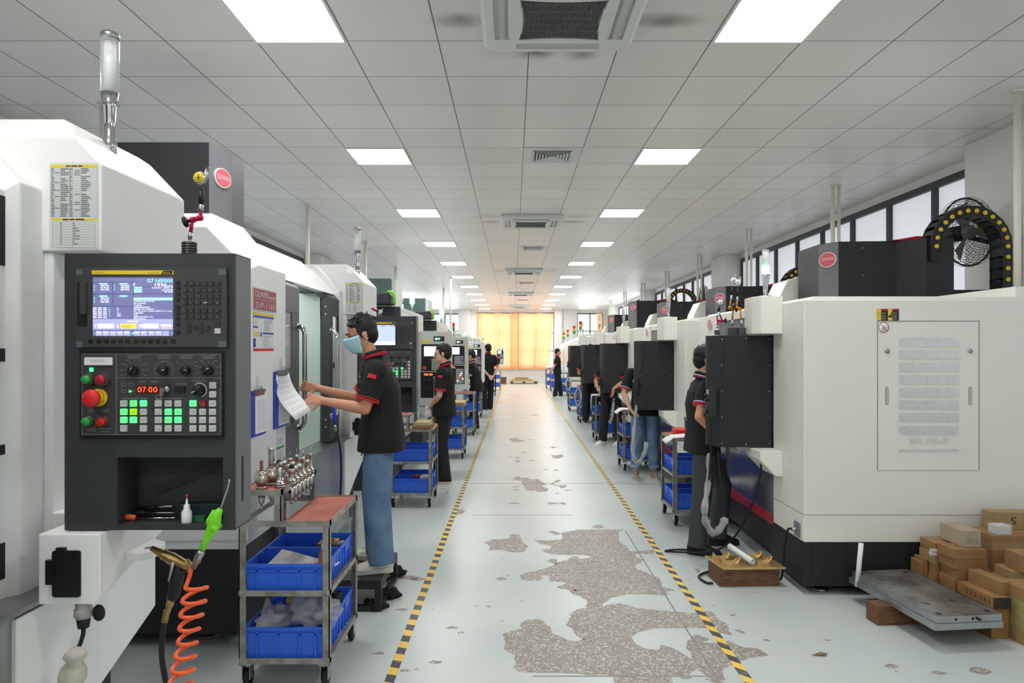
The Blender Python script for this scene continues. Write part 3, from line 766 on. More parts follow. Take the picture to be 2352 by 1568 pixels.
# ------------------------------------------------------------------ right row: white machining centres
XFR = 1.955
def seg_text_oval(mb, c, rx, rz, xd, nrm, m_red, m_white, t, ti):
    """oval badge: plate, raised white rim and lettering"""
    c = Vector(c); xd = Vector(xd).normalized(); nrm = Vector(nrm).normalized(); up = Vector((0, 0, 1))
    def ring(k, d): return [c + xd * (rx * k * cos(2 * pi * i / 32)) + up * (rz * k * sin(2 * pi * i / 32)) + nrm * d for i in range(32)]
    mb.loft([ring(1, -.004), ring(1, .010)], m_white)
    mb.loft([ring(.9, .0101), ring(.9, .0115)], m_red)
    mb.text(t, c - up * rz * .22 + nrm * .0125, rz * .5, xd, up, width=rx * 1.45, m=ti, center=True)
def right_machine(Y0, idx, label, dz_cover=0.0, detail=True, panel_extra=None):
    """white cabinet with its operator panel at the near end; Y0 = the side facing the entrance"""
    t = thing('machining_centre', label, 'machine', (3.0, Y0 + 1.3, 0), 'white machining centres of the right row')
    L = 2.62; XB = 4.22
    c = MB()
    c.box(XFR, XB, Y0, Y0 + .55, .357, 1.986)
    c.box(XFR, XB, Y0 + 1.95, Y0 + L, .357, 1.986)
    c.box(XFR, XB, Y0 + .5, Y0 + 2.0, 1.915, 1.986)
    c.box(2.95, XB, Y0 + .5, Y0 + 2.0, .357, 1.93)
    cab = c.build('cabinet', CREAM, t, bevel=.006)
    g = MB()   # panel seams, set in as dark hairlines
    for z in (.541,):
        g.box(XFR - .001, XB, Y0 - .0012, Y0 + .01, z - .0022, z + .0022)
        g.box(XFR - .0012, XFR + .01, Y0, Y0 + .55, z - .0022, z + .0022)
    g.box(XFR - .0012, XFR + .01, Y0 + .538, Y0 + .542, .36, 1.9)
    g.build('seam', mat('seam_shadow', (150, 150, 144), .7), cab)
    r = MB(); r.prism([(XFR + .05, 1.986), (XFR + .09, 2.012), (XB - .05, 2.012), (XB, 1.986)], 'y', Y0 + .05, Y0 + L - .05)
    r.box(3.45, XB, Y0 + .1, Y0 + 1.0, 2.0, 2.085)
    r.build('roof', CREAM, t, bevel=.005)
    p = MB(); p.box(XFR + .005, XB - .02, Y0 + .005, Y0 + .62, .06, .357); p.box(XFR + .005, XB - .02, Y0 + .62, Y0 + L - .01, .13, .357)
    pl = p.build('plinth', BLACKP, t, bevel=.004)
    ft = MB()
    for x in (2.12, 3.9):
        for y in (Y0 + .12, Y0 + 2.4):
            f_ = MB(); f_.lathe([(.055, 0), (.055, .012), (.03, .02), (.012, .024), (.012, .10)], (x, y, 0), 14); f_.build('levelling_foot', STEEL, t)
    pd = MB(); pd.box(2.012, 2.016, Y0 + .003, Y0 + .0055, .1, .34); pd.build('plinth_seam', BLACK, pl)
    # lower front: stainless apron, red stripe
    a = MB(); a.prism([(XFR + .012, .40), (XFR + .012, .88), (XFR + .04, .90), (XFR + .9, .90), (XFR + .9, .40)], 'y', Y0 + .551, Y0 + 1.949)
    a.build('stainless_apron', mat('stainless_apron_steel', (150, 152, 156), .25, .9, noise=.25, nscale=5), t)
    s = MB(); s.box(XFR - .002, XFR + .06, Y0 + .551, Y0 + 1.949, .335, .40); s.build('red_stripe', REDS, t)
    # sliding doors with windows
    for k, (ya, yb) in enumerate(((Y0 + .56, Y0 + 1.25), (Y0 + 1.252, Y0 + 1.94))):
        d = MB()
        d.box(XFR + .012, XFR + .05, ya, yb, .905, 1.12); d.box(XFR + .012, XFR + .05, ya, yb, 1.75, 1.912)
        d.box(XFR + .012, XFR + .05, ya, ya + .13, 1.12, 1.75); d.box(XFR + .012, XFR + .05, yb - .13, yb, 1.12, 1.75)
        dd = d.build('door', MIDGREY, t, bevel=.004)
        q = MB(); q.box(XFR + .025, XFR + .032, ya + .12, yb - .12, 1.11, 1.76); q.build('window', mat('tinted_glass', (70, 76, 80), .1), dd)
        y = yb - .07 if k == 0 else ya + .07
        h = MB(); h.tube([(XFR + .012, y, 1.05), (XFR - .05, y, 1.06), (XFR - .055, y, 1.1), (XFR - .055, y, 1.56), (XFR - .05, y, 1.6), (XFR + .012, y, 1.61)], .013, 8)
        h.build('handle', CHROME, dd)
    # vented access panel on the near side
    if detail:
        x0, x1 = 2.449, 3.131; z0, z1 = .839, 1.845
        s = MB(); w = .0025
        s.box(x0, x1, Y0 - .0015, Y0 + .004, z1 - .005, z1); s.box(x0 - w, x0 + w, Y0 - .0015, Y0 + .004, z0, z1); s.box(x1 - w, x1 + w, Y0 - .0015, Y0 + .004, z0, z1); s.box(x0, x1, Y0 - .0015, Y0 + .004, z0 - .001, z0 + .001)
        ap = s.build('access_panel_edge', mat('panel_gap', (132, 132, 128), .7), t)
        v = MB()
        vx0, vx1 = 2.592, 2.996
        zt = [(1.733, 1.671), (1.649, 1.587), (1.564, 1.502), (1.479, 1.418), (1.394, 1.333), (1.309, 1.248), (1.224, 1.163), (1.138, 1.077)]
        for i, (za, zb) in enumerate(zt):
            rr = .03 if i in (0, 7) else .006
            o = rrect(vx0, vx1, zb, za, .006)
            if i == 0: o = [(vx0, zb), (vx1, zb)] + [(vx1 - .035 + .035 * cos(a), za - .035 + .035 * sin(a)) for a in [pi / 2 * k / 6 for k in range(7)]] + [(vx0 + .035 + .035 * cos(a), za - .035 + .035 * sin(a)) for a in [pi / 2 + pi / 2 * k / 6 for k in range(7)]]
            if i == 7: o = [(vx1, za), (vx0, za)] + [(vx0 + .035 + .035 * cos(a), zb + .035 + .035 * sin(a)) for a in [pi + pi / 2 * k / 6 for k in range(7)]] + [(vx1 - .035 + .035 * cos(a), zb + .035 + .035 * sin(a)) for a in [1.5 * pi + pi / 2 * k / 6 for k in range(7)]]
            v.prism(o, 'y', Y0 - .002, Y0 + .002)
        v.prism(rrect(vx0, vx1, .966, .981, .004), 'y', Y0 - .002, Y0 + .002)
        v.text('JIR FINE', (2.66, Y0 - .0022, 1.0), .056, (1, 0, 0), (0, 0, 1), width=.27)
        v.build('vent_grille', GALV, t)
        for x in (2.513, 3.073):
            k = MB(); k.lathe([(.0145, -.008), (.0145, 0), (.011, .0)], (x, Y0, 1.641), 14, axis='y'); k.box(x - .002, x + .002, Y0 - .0095, Y0 - .008, 1.633, 1.649); k.build('lock', STEEL, t)
            k = MB(); o = rrect(x - .0125, x + .0125, 1.277, 1.403, .0124, 6); k.prism(o, 'y', Y0 - .0012, Y0 + .004); o = rrect(x - .006, x + .0115, 1.283, 1.399, .006, 6); k.prism(o, 'y', Y0 - .002, Y0 + .003, 1); k.build('finger_slot', [mat('slot_edge', (160, 158, 146), .6), mat('slot_inside', (196, 194, 180), .6)], t)
        # warning sticker and the no-opening sign
        k = MB(); x0s = 2.446; zs0, zs1 = 1.846, 1.925
        k.box(x0s, x0s + .147, Y0 - .0012, Y0, zs0, zs1, 0)
        k.box(x0s + .001, x0s + .027, Y0 - .0018, Y0, zs0 + .001, zs1 - .001, 1); k.box(x0s + .073, x0s + .102, Y0 - .0018, Y0, zs0 + .001, zs1 - .001, 1)
        for xa in (.029, .105): k.box(x0s + xa, x0s + xa + .041, Y0 - .0018, Y0, zs1 - .013, zs1 - .001, 2)
        for xa in (.031, .106):
            for z in (.05, .043, .031, .024, .014, .008): k.box(x0s + xa, x0s + xa + random.uniform(.024, .037), Y0 - .0019, Y0, zs0 + z, zs0 + z + .003, 3)
        k.box(x0s + .004, x0s + .022, Y0 - .002, Y0, zs0 + .028, zs0 + .05, 4); k.box(x0s + .0055, x0s + .0205, Y0 - .0022, Y0, zs0 + .0295, zs0 + .0485, 1)
        k.prism([(x0s + .076, zs0 + .02), (x0s + .1, zs0 + .02), (x0s + .1, zs0 + .06), (x0s + .094, zs0 + .055), (x0s + .09, zs0 + .036), (x0s + .076, zs0 + .036)], 'y', Y0 - .002, Y0, 4)
        k.build('warning_sticker', [mat('sticker_black', (36, 34, 36), .4), LABELY, mat('sticker_red', (176, 40, 60), .4), INKG, mat('sticker_ink', (44, 40, 30), .5)], t)
        k = MB(); cx_, cz_ = 2.491, 1.80
        k.lathe([(.0365, -.001), (.0365, 0)], (cx_, Y0, cz_), 32, axis='y', m=0)
        R1 = [(cx_ + .0365 * cos(2 * pi * i / 32), Y0 - .0014, cz_ + .0365 * sin(2 * pi * i / 32)) for i in range(32)]; R2 = [(cx_ + .0325 * cos(2 * pi * i / 32), Y0 - .0014, cz_ + .0325 * sin(2 * pi * i / 32)) for i in range(32)]
        k.loft([R1, R2], 1, False, False)
        k.prism([(cx_ - .024, cz_ + .021), (cx_ - .021, cz_ + .024), (cx_ + .024, cz_ - .021), (cx_ + .021, cz_ - .024)], 'y', Y0 - .0016, Y0 - .001, 1)
        for a, b in (((-.012, -.018), (-.012, .012)), ((-.012, .012), (.008, .02)), ((.008, .02), (.008, -.008)), ((-.004, -.02), (-.004, .008)), ((-.012, -.018), (.008, -.008)), ((-.004, -.02), (.004, -.014)), ((.004, -.014), (.004, .012))):
            k.tube([(cx_ + a[0], Y0 - .0013, cz_ + a[1]), (cx_ + b[0], Y0 - .0013, cz_ + b[1])], .0006, 4, 2)
        k.build('no_opening_sign', [PAPER, mat('sign_crimson', (186, 44, 78), .4), INKG], t)
    # sign plates on the far front post
    k = MB(); ys = Y0 + 1.99; k.box(XFR - .004, XFR, ys, ys + .30, 1.63, 1.77, 0); k.text('JIRFINE', (XFR - .005, ys + .28, 1.70), .05, (0, -1, 0), (0, 0, 1), width=.26, m=1)
    k.box(XFR - .005, XFR, ys + .03, ys + .27, 1.688, 1.691, 1); k.build('sign_plate', [SIGNR, INKW], t)
    k = MB(); seg_text_oval(k, (XFR, Y0 + 2.2, 1.90), .075, .055, (0, -1, 0), (-1, 0, 0), 0, 1, 'JIRFINE', 1); k.build('oval_badge', [BADGER, INKW], t)
    k = MB(); k.box(XFR - .003, XFR, Y0 + 2.08, Y0 + 2.3, 1.44, 1.60, 0); k.box(XFR - .004, XFR, Y0 + 2.08, Y0 + 2.3, 1.57, 1.60, 1); k.build('notice', [PAPER, mat('notice_blue', (120, 150, 214), .5)], t)
    # overhead box carrying the panel and the beacon, bracket below
    k = MB(); YA = Y0 + .36
    k.prism([(1.79, YA + .02), (1.80, YA), (XFR - .001, YA), (XFR - .001, YA + .30), (1.775, YA + .30), (1.765, YA + .1)], 'z', 1.766, 2.04); k.build('arm_box', CREAM, t, bevel=.005)
    k = MB(); k.prism([(XFR - .001, .73), (1.90, .735), (1.79, .85), (1.79, .912), (XFR - .001, .912)], 'y', YA, YA + .30); k.build('lower_bracket', CREAM, t, bevel=.005)
    # beacon
    b = MB(); bx, by = 1.905, Y0 + .56
    bx, by = 1.88, Y0 + .50
    st = MB(); st.lathe([(.042, 2.041), (.042, 2.052), (.017, 2.056), (.017, 2.10), (.029, 2.20), (.029, 2.21)], (bx, by, 0), 18)
    bea = st.build('beacon', CHROME, t)
    lp = MB()
    lp.lathe([(.028, 2.2105), (.028, 2.275)], (bx, by, 0), 18); lp.build('lit_segment', LAMPG if idx == 0 else GLASS, bea)
    lp = MB(); lp.lathe([(.028, 2.2755), (.028, 2.385), (.024, 2.395)], (bx, by, 0), 18); lp.build('clear_segment', GLASS, bea)
    lp = MB(); lp.lathe([(.018, 2.276), (.018, 2.38)], (bx, by, 0), 12); lp.build('inner_tube', PAPER, bea)
    # operator panel, its back to the entrance
    o = MB(); YP = Y0 + .56; xa, xb = 1.555, 1.952
    z0, z1 = .917, 1.758
    o.loft([[(xa, YP, z0), (xb, YP, z0), (xb, YP, z1), (xa, YP, z1)], [(xa - .048, YP + .16, z0), (xb + .0, YP + .16, z0), (xb + .0, YP + .16, z1), (xa - .048, YP + .16, z1)], [(xa - .05, YP + .2, z0), (xb, YP + .2, z0), (xb, YP + .2, z1), (xa - .05, YP + .2, z1)]])
    o.box(xa + .03, xb - .02, YP - .003, YP + .01, z0 + .03, z1 - .03)
    sc = o; o.cur = 1
    for z in [z0 + .03 + (z1 - z0 - .06) * i / 4 for i in range(5)]:
        for x in (xa + .018, xb - .022): sc.lathe([(.0048, -.004), (.0048, 0)], (x, YP, z), 8, axis='y')
    for x, z in (((xa + xb) / 2, z0 + .022), ((xa + xb) / 2, z1 - .022)): sc.lathe([(.0048, -.004), (.0048, 0)], (x, YP, z), 8, axis='y')
    op = o.build('operator_panel', [BLACKP, CHROME], t, bevel=.006)
    s = MB(); s.box(xa + .02, xb - .14, YP + .2, YP + .204, 1.45, 1.70, 0); s.box(xa + .02, xb - .03, YP + .2, YP + .203, 1.0, 1.42, 1); s.build('screen', [SCR_BL, BEZEL], op)
    # shut housing on the roof and dark column cover behind it
    h = MB(); yh = Y0 + 2.21
    h.prism([(2.60, 1.99), (2.64, 2.17), (2.722, 2.337), (2.955, 2.404), (3.3, 2.404), (3.3, 1.99)], 'y', yh, yh + .38); h.build('roof_housing', CREAM, t, bevel=.006)
    cv = MB(); zt = 2.60 + dz_cover; yc = Y0 + 1.45
    plan = [(2.76, yc + .15), (2.86, yc - .02), (3.35, yc - .06), (3.50, yc - .24), (3.76, yc - .20), (3.76, yc + .72), (2.76, yc + .6)]
    cv.prism(plan, 'z', 2.0, zt)
    for x, z in ((3.06, zt - .06), (3.06, 2.1), (3.06, zt - .3)): cv.lathe([(.006, -.006), (.006, 0)], (x, yc - .041, z), 8, axis='y', m=1)
    cc = cv.build('column_cover', [BLACKP, STEEL], t, bevel=.006)
    k = MB(); fx = Vector((.10, -.17, 0)).normalized(); nx = Vector((-.17, -.10, 0)).normalized()
    # lighter front strip and badge
    k.poly([(2.76 + nx.x * .001, yc + .15 + nx.y * .001, 2.0), (2.86 + nx.x * .001, yc - .02 + nx.y * .001, 2.0), (2.86 + nx.x * .001, yc - .02 + nx.y * .001, zt - .005), (2.76 + nx.x * .001, yc + .15 + nx.y * .001, zt - .005)]); k.build('cover_front', MIDGREY, cc)
    k = MB(); seg_text_oval(k, (2.81 + nx.x * .006, yc + .065 + nx.y * .006, zt - .15), .085, .068, fx, nx, 0, 1, 'JIRFINE', 1); k.build('oval_badge', [BADGER, INKW], cc)
    k = MB(); k.prism([(3.29, zt), (3.69, zt), (3.69, zt + .03), (3.5, zt + .035)], 'y', yc - .1, yc + .5); k.box(3.1, 3.62, yc + .6, yc + .64, 2.1, zt + .03); k.build('red_carriage', REDP, t)
    k = MB(); k.box(3.77, 4.2, yc - .1, yc + .1, 2.01, 2.17); k.build('rear_cover', BLACKP, t, bevel=.005)
    # cable chain: arch of links with yellow pins
    ch = MB(); pins = MB(); ya = yc - .28; yb = yc - .12; R = .30; cxc, czc = 3.86, zt - .08
    path = [(cxc - R, czc - .12 + .0)] + [(cxc + R * cos(a), czc + R * sin(a)) for a in [pi - pi * i / 13 for i in range(14)]]
    zz = czc - .09
    while zz > 2.06: path.append((cxc + R, zz)); zz -= .095
    for i in range(len(path) - 1):
        p = Vector((path[i][0], 0, path[i][1])); q = Vector((path[i + 1][0], 0, path[i + 1][1])); d = (q - p); ln = d.length; d.normalize(); nn = Vector((-d.z, 0, d.x)); h_ = .042
        pe = p - d * .012; qe = q + d * .012
        for (y0_, y1_) in ((ya, ya + .02), (yb - .02, yb)):
            oo = .002 * (i % 2)
            ch.loft([[(v.x, y0_ - oo, v.z) for v in (pe - nn * h_, qe - nn * h_, qe + nn * h_, pe + nn * h_)], [(v.x, y1_ + oo, v.z) for v in (pe - nn * h_, qe - nn * h_, qe + nn * h_, pe + nn * h_)]])
        for sgn in (1, -1):
            u0 = p + d * .012 + nn * sgn * (h_ - .002); u1 = q - d * .012 + nn * sgn * (h_ - .002); v0 = u0 - nn * sgn * .01; v1 = u1 - nn * sgn * .01
            ch.loft([[(v.x, ya + .01, v.z) for v in (u0, u1, v1, v0)], [(v.x, yb - .01, v.z) for v in (u0, u1, v1, v0)]])
        ch.lathe([(.019, -.008), (.019, 0)], (q.x, ya - .002, q.z), 12, axis='y', m=1)
    ch.build('cable_chain', [BLACK, YEL], t)
    return t
RM = [(4.65, 0.0, 'white machining centre nearest on the right, wooden blocks piled against its side'),
      (7.86, -.10, 'second white machining centre on the right, behind the slate-trousered worker and his cart'),
      (11.22, -.07, 'third white machining centre on the right, beyond the worker in blue jeans'),
      (14.55, .18, 'fourth white machining centre on the right with the tallest black column cover'),
      (18.1, .04, 'fifth white machining centre on the right, last one with a black control panel')]
RIGHT = [right_machine(y, i, lb, dz, detail=(i == 0)) for i, (y, dz, lb) in enumerate(RM)]
# cable from the near machine's corner socket, and from the lower bracket
for pts, lb, r in (([(1.952, 4.75, .42), (1.915, 4.755, .422), (1.895, 4.78, .40), (1.888, 4.82, .26), (1.890, 4.85, .10), (1.895, 4.93, .014), (1.86, 5.10, .012), (1.70, 5.13, .012), (1.50, 5.14, .012), (1.35, 5.02, .012), (1.36, 4.88, .012), (1.405, 4.86, .012)], 'black cable from the near right machine corner socket running round the crate', .008),
                   ([(1.83, 5.12, .86), (1.83, 5.12, .72), (1.78, 5.2, .45), (1.68, 5.3, .2), (1.55, 5.45, .06), (1.25, 5.63, .012), (1.36, 5.68, .012), (1.52, 5.62, .012), (1.66, 5.4, .012)], 'black cable hanging from the near right bracket and looping on the floor', .008)):
    mb = MB(); mb.tube(bez(pts, 80), r, 8); tag(mb.build('cable', RUBBER), lb, 'cable')
mb = MB(); mb.box(1.948, 1.9535, 4.70, 4.80, .37, .47); mb.cyl((1.951, 4.75, .42), (1.915, 4.75, .42), .014, 10)
o = mb.build('cable_socket', STEEL, RIGHT[0])
# small machines further down the right side, each with a red amber green signal tower
def small_machine(x0, x1, y0, y1, h, label):
    t = thing('turning_centre', label, 'machine', ((x0 + x1) / 2, (y0 + y1) / 2, 0), 'small white machines at the far right')
    b = MB(); b.box(x0, x1, y0, y1, .25, h); b.prism([(x0, h), (x0 + .25, h + .18), (x1, h + .18), (x1, h)], 'y', y0, y1); b.build('cabinet', WHITE, t, bevel=.01)
    b = MB(); b.box(x0 + .03, x1 - .03, y0 + .03, y1 - .03, 0, .25); b.build('plinth', DKGREY, t)
    b = MB(); b.box(x0 - .02, x0, y0 + .3, y1 - .3, .8, h - .15); d = b.build('door', GREYWH, t, bevel=.005)
    b = MB(); b.box(x0 - .025, x0 - .02, y0 + .45, y1 - .6, 1.1, h - .3); b.build('window', mat('tinted_glass', (70, 76, 80), .1), d)
    b = MB(); b.box(x0 + .1, x0 + .3, y0 - .03, y0 - .001, 1.2, 1.5, 0); b.build('control_box', BLACK, t)
    xl, yl = x0 + .12, y0 + .3
    b = MB(); b.cyl((xl, yl, h + .02), (xl, yl, h + .32), .012, 8); tw = b.build('signal_tower', STEEL, t)
    for k, mm in enumerate((GREENP, LABELY, REDP)):
        b = MB(); b.lathe([(.05, 0), (.05, .09)], (xl, yl, h + .32 + .092 * k), 12); b.build(('green_lamp', 'amber_lamp', 'red_lamp')[k], mm, tw)
small_machine(2.0, 3.6, 21.4, 23.4, 1.95, 'small white machine just past the last black panel on the right')
small_machine(2.05, 3.6, 24.2, 26.2, 1.9, 'small white machine behind the man with clasped hands')
small_machine(2.05, 3.6, 27.0, 29.0, 1.85, 'second small white machine from the end wall on the right')
small_machine(2.1, 3.6, 29.8, 31.8, 1.8, 'small white machine closest to the right end window')
for k, y in enumerate((5.42, 8.55, 11.7, 14.8, 17.9, 21.2, 24.6, 28.2)):
    conduit(3.95, y, 2.09 if k == 0 else 2.02, ['twin white conduit dropping onto the near right machine', 'white conduit onto the second right machine, before the window band', 'white conduit onto the third right machine', 'white conduit onto the fourth right machine', 'fifth white conduit on the right side, counted from the camera', 'sixth white conduit on the right side, counted from the camera', 'seventh white conduit on the right side, counted from the camera', 'last white conduit on the right side toward the end window'][k])
# fans fixed to the right columns
def fan(c, yaw, R, arm_to, label):
    t = thing('wall_fan', label, 'fan', c, 'industrial wall fans')
    M = Matrix.Translation(Vector(c)) @ Matrix.Rotation(yaw, 4, 'Z')
    g = MB(M)    # axis along local -y
    for k in range(13):
        r = R * (.16 + .84 * k / 12); dome = .09 * (1 - (r / R) ** 2)
        for y in (-.04 - dome, .06 + dome * .6):
            g.tube([(r * cos(2 * pi * i / 40), y, r * sin(2 * pi * i / 40)) for i in range(40)], .0022, 4, closed=True)
    g.tube([(R * cos(2 * pi * i / 40), .01, R * sin(2 * pi * i / 40)) for i in range(40)], .009, 6, closed=True)
    for k in range(26):
        a = 2 * pi * k / 26
        for s_ in (1, -1):
            g.tube([(r * R * cos(a), (-.04 - .09 * (1 - r * r)) if s_ > 0 else (.06 + .054 * (1 - r * r)), r * R * sin(a)) for r in (.16, .4, .7, .9)] + [(R * cos(a), .01, R * sin(a))], .0018, 4)
    g.build('guard', FANM, t)
    b = MB(M); b.lathe([(.055, -.155), (.055, -.12)], (0, 0, 0), 20, axis='y'); b.build('hub_plate', mat('fan_hub', (92, 86, 62), .4), t)
    b = MB(M)
    for k in range(3):
        a0 = 2 * pi * k / 3
        L0 = [(.05 * cos(a0 + d), .02 * (1 if d > 0 else -1), .05 * sin(a0 + d)) for d in (-.4, .4)]; L1 = [(R * .88 * cos(a0 + d), .035 * (1 if d > 0 else -1), R * .88 * sin(a0 + d)) for d in (-.32, .32)]
        th = Vector((0, .004, 0))
        b.loft([[Vector(L0[0]), Vector(L0[1]), Vector(L0[1]) + th, Vector(L0[0]) + th], [Vector(L1[0]), Vector(L1[1]), Vector(L1[1]) + th, Vector(L1[0]) + th]])
    b.lathe([(.06, -.03), (.06, .03)], (0, 0, 0), 16, axis='y'); b.build('blades', mat('fan_blade', (120, 124, 128), .4), t)
    b = MB(M); b.lathe([(.03, .03), (.075, .06), (.075, .2), (.05, .24)], (0, 0, 0), 16, axis='y'); b.build('motor', BLACK, t)
    b = MB(); c2 = M @ Vector((0, .2, 0)); b.tube(bez([c2, c2 + Vector((.06, .05, .02)), (arm_to[0] - .06, arm_to[1], arm_to[2] + .05), arm_to], 16), .022, 8); b.lathe([(.07, -.015), (.07, 0)], arm_to, 12, axis='x'); b.build('wall_arm', BLACK, t)
fan((4.18, 6.35, 2.73), .30, .31, (4.50, 6.45, 2.60), 'black wire fan on the near right column, behind the arched cable chain')
fan((4.15, 15.0, 2.72), 1.0, .31, (4.50, 15.1, 2.60), 'black wire fan on the second right column, seen edge-on')
# ------------------------------------------------------------------ left row: white centres with charcoal operator panels
XPL, XPR = -1.373, -.851      # operator panel, left and right edge
def rows(mb, x0, x1, z, y, n, dz, h, m, rnd, wmin=.3):
    for i in range(n):
        zz = z - dz * i
        mb.box(x0, x0 + (x1 - x0) * rnd.uniform(wmin, 1), y - .0002, y, zz, zz + h, m)
def operator_panel_charcoal(t, R, near):
    """R = depth of the front face; layout read off the near panel"""
    D = R - 2.12
    def X(px): return (px - CX) * 2.12 / F_PX
    def Z(py): return CAM_H - (py - CY) * 2.12 / F_PX
    rnd = random.Random(11)
    y = R; z0, z1 = 1.098, 1.945
    o = MB()
    cx0, cx1 = X(270), X(512); cz0, cz1 = Z(1205), Z(1050)
    d = .128
    # housing with the open tool recess
    o.box(XPL, XPR, y, y + d, cz1, z1); o.box(XPL, cx0, y, y + d, z0, cz1); o.box(cx1, XPR, y, y + d, z0, cz1); o.box(cx0, cx1, y, y + d, z0, cz0)
    o.box(cx0 - .002, cx1 + .002, y + d - .006, y + d, cz0 - .002, cz1 + .002)
    hs = o.build('operator_panel', DKGREY, t)
    s = MB(); s.box(XPR, XPR + .0008, y + .004, y + d - .002, z0 + .006, z1 - .004); s.build('side_skin', MIDGREY, hs)
    s = MB(); o_ = rrect(y + .05, y + .064, Z(1160), Z(1052), .0068, 5); s.prism(o_, 'x', XPR + .0006, XPR + .0018); s.build('side_slot', BLACK, hs)
    # diagonal brace seen inside the recess
    s = MB(); a = Vector((X(318), y + d - .012, Z(1142))); b = Vector((X(515), y + d - .012, Z(1062))); u = (b - a).normalized(); n = Vector((-u.z, 0, u.x)) * .012
    s.loft([[a - n, b - n, b + n, a + n], [v + Vector((0, -.004, 0)) for v in (a - n, b - n, b + n, a + n)]]); s.build('inner_brace', BLACKP, hs)
    # upper module: display and keyboard
    u = MB(); u.box(X(180), X(524), y - .012, y - .0005, Z(797), Z(615)); 
    for (a, b) in ((181, 195), (506, 523)):
        for (c, e) in ((619, 633), (783, 797)): u.box(X(a), X(b), y - .0126, y - .012, Z(e), Z(c), 1)
    u.box(X(183), X(206), y - .0124, y - .012, Z(750), Z(648), 2); u.box(X(192), X(206), y - .020, y - .012, Z(722), Z(648), 0)
    um = u.build('display_module', [BEZEL, mat('blue_grey_corner', (78, 98, 106), .5), BLACK], hs, bevel=.0012, seg=1)
    b = MB(); b.box(X(217), X(403), y - .0134, y - .012, Z(631), Z(622), 0)
    b.text('FANUC', (X(224), y - .0136, Z(629)), .0055, width=X(247) - X(224), m=1)
    b.text('Series 0i-MF', (X(345), y - .0136, Z(629.4)), .005, width=X(371) - X(345), m=2); b.prism([(X(375), Z(630.5)), (X(380), Z(622.5)), (X(402), Z(622.5)), (X(400), Z(630.5))], 'y', y - .0136, y - .0134, 2); b.text('Plus', (X(381), y - .0138, Z(629.2)), .0052, width=.02, m=0)
    b.build('maker_strip', [LABELY, REDS, INKK], hs)
    c = MB(); ys = y - .0125; e = y - .0130; f_ = y - .0132
    sx0, sx1, sz0, sz1 = X(219), X(402), Z(772), Z(638)
    c.box(sx0, sx1, ys, y - .012, sz0, sz1, 0)
    if near:
        c.box(sx0, sx1, e, ys, Z(757), Z(733), 1)
        for x in (226, 242, 258, 274, 290, 313, 329, 346, 362, 378): c.box(X(x), X(x + 14.5), e, ys, Z(771), Z(760), 1)
        for xa, xb, za, zb in ((219, 311, 648.5, 649.2), (219, 311, 675.5, 676.3), (219, 311, 704, 704.8), (264.5, 265.3, 649, 704), (311, 311.8, 638, 733), (311, 402, 659, 659.7), (311, 402, 674, 674.7)): c.box(X(xa), X(xb), e, ys, Z(zb), Z(za), 5)
        c.text('G7 N00000', (X(343), f_, Z(649.5)), .0105, width=X(402) - X(343), m=3)
        c.text('F', (X(312), f_, Z(658)), .0095, m=2); c.text('1936', (X(361), f_, Z(659)), .0105, width=X(388) - X(361), m=2); c.text('mm/min', (X(389), f_, Z(659)), .005, width=X(402) - X(389), m=2)
        for i, z in enumerate((663, 668, 672.5)):
            c.box(X(313), X(331), f_, e, Z(z), Z(z - 3.4), 3)
            c.text(('24651 284 F', '12H16M38S', '0H 3M 9S')[i], (X((353, 377, 383)[i]), f_, Z(z)), .004, width=X(402) - X((353, 377, 383)[i]), m=2)
        for (x, zt) in ((219, 651), (265, 651), (219, 679), (265, 679)):
            c.box(X(x + 15), X(x + 33), f_, e, Z(zt + 3), Z(zt), 3)
            if (x, zt) == (265, 679): continue
            for i in range(3):
                c.text('XYZ'[i], (X(x + 2), f_, Z(zt + 7.5 + 4.5 * i)), .004, m=3); c.text(('-154.806', '224.450', '58.504', '584.945', '5.966', '604.350')[(i + x) % 6], (X(x + 18), f_, Z(zt + 7.5 + 4.5 * i)), .0042, width=X(19) - X(0), m=2)
        for i in range(6):
            z = 709 + 4.4 * i
            for x, w in ((219, 9), (231, 9), (243, 8)): c.text(('G00', 'G17', 'G90', 'G22', 'G94', 'G21')[(i + x) % 6], (X(x), f_, Z(z)), .0042, width=X(w) - X(0), m=2)
            if i < 5:
                c.text('FMHTD'[i], (X(256), f_, Z(z)), .0042, m=3); c.text(('0', '31', '3', '21.7', '500.1')[i], (X(275), f_, Z(z)), .0042, m=2)
        c.box(X(312), X(401), e, ys, Z(690), Z(684), 3)
        for i, L in enumerate(('N10(ROUGH D12);', 'G5.1Q1R5;', 'T12M6;', 'G90G54X0Y0.;', 'S5000 M3 G43H1;', 'G1 Z-4.2 F1936 X30.5 Y-14.2;', 'X38.52;', 'M8;', 'G02X46.8R14.5;', 'G01X52.4;')):
            c.text(L, (X(312), f_, Z(694.5 + 4.4 * i)), .0042, width=(X(1) - X(0)) * min(88, 3.2 * len(L)), m=2)
        c.text('MEM STRT', (X(299), f_, Z(740)), .0042, width=X(24) - X(0), m=2)
        for s_, xt, xa, xb, mm in (('T', 223, 231, 267, 2), ('S', 274, 282, 318, 4), ('M', 325, 333, 369, 2)):
            c.text(s_, (X(xt), f_, Z(753)), .0098, m=2); c.box(X(xa), X(xb), e - .0003, ys, Z(754), Z(743.5), mm)
        c.text('500', (X(284), f_ - .0004, Z(752.5)), .008, width=X(20) - X(0), m=6)
        c.box(X(375), X(399), e - .0003, ys, Z(750), Z(745), 2); c.text('OPERATE', (X(376), f_, Z(755)), .0038, width=X(20) - X(0), m=4)
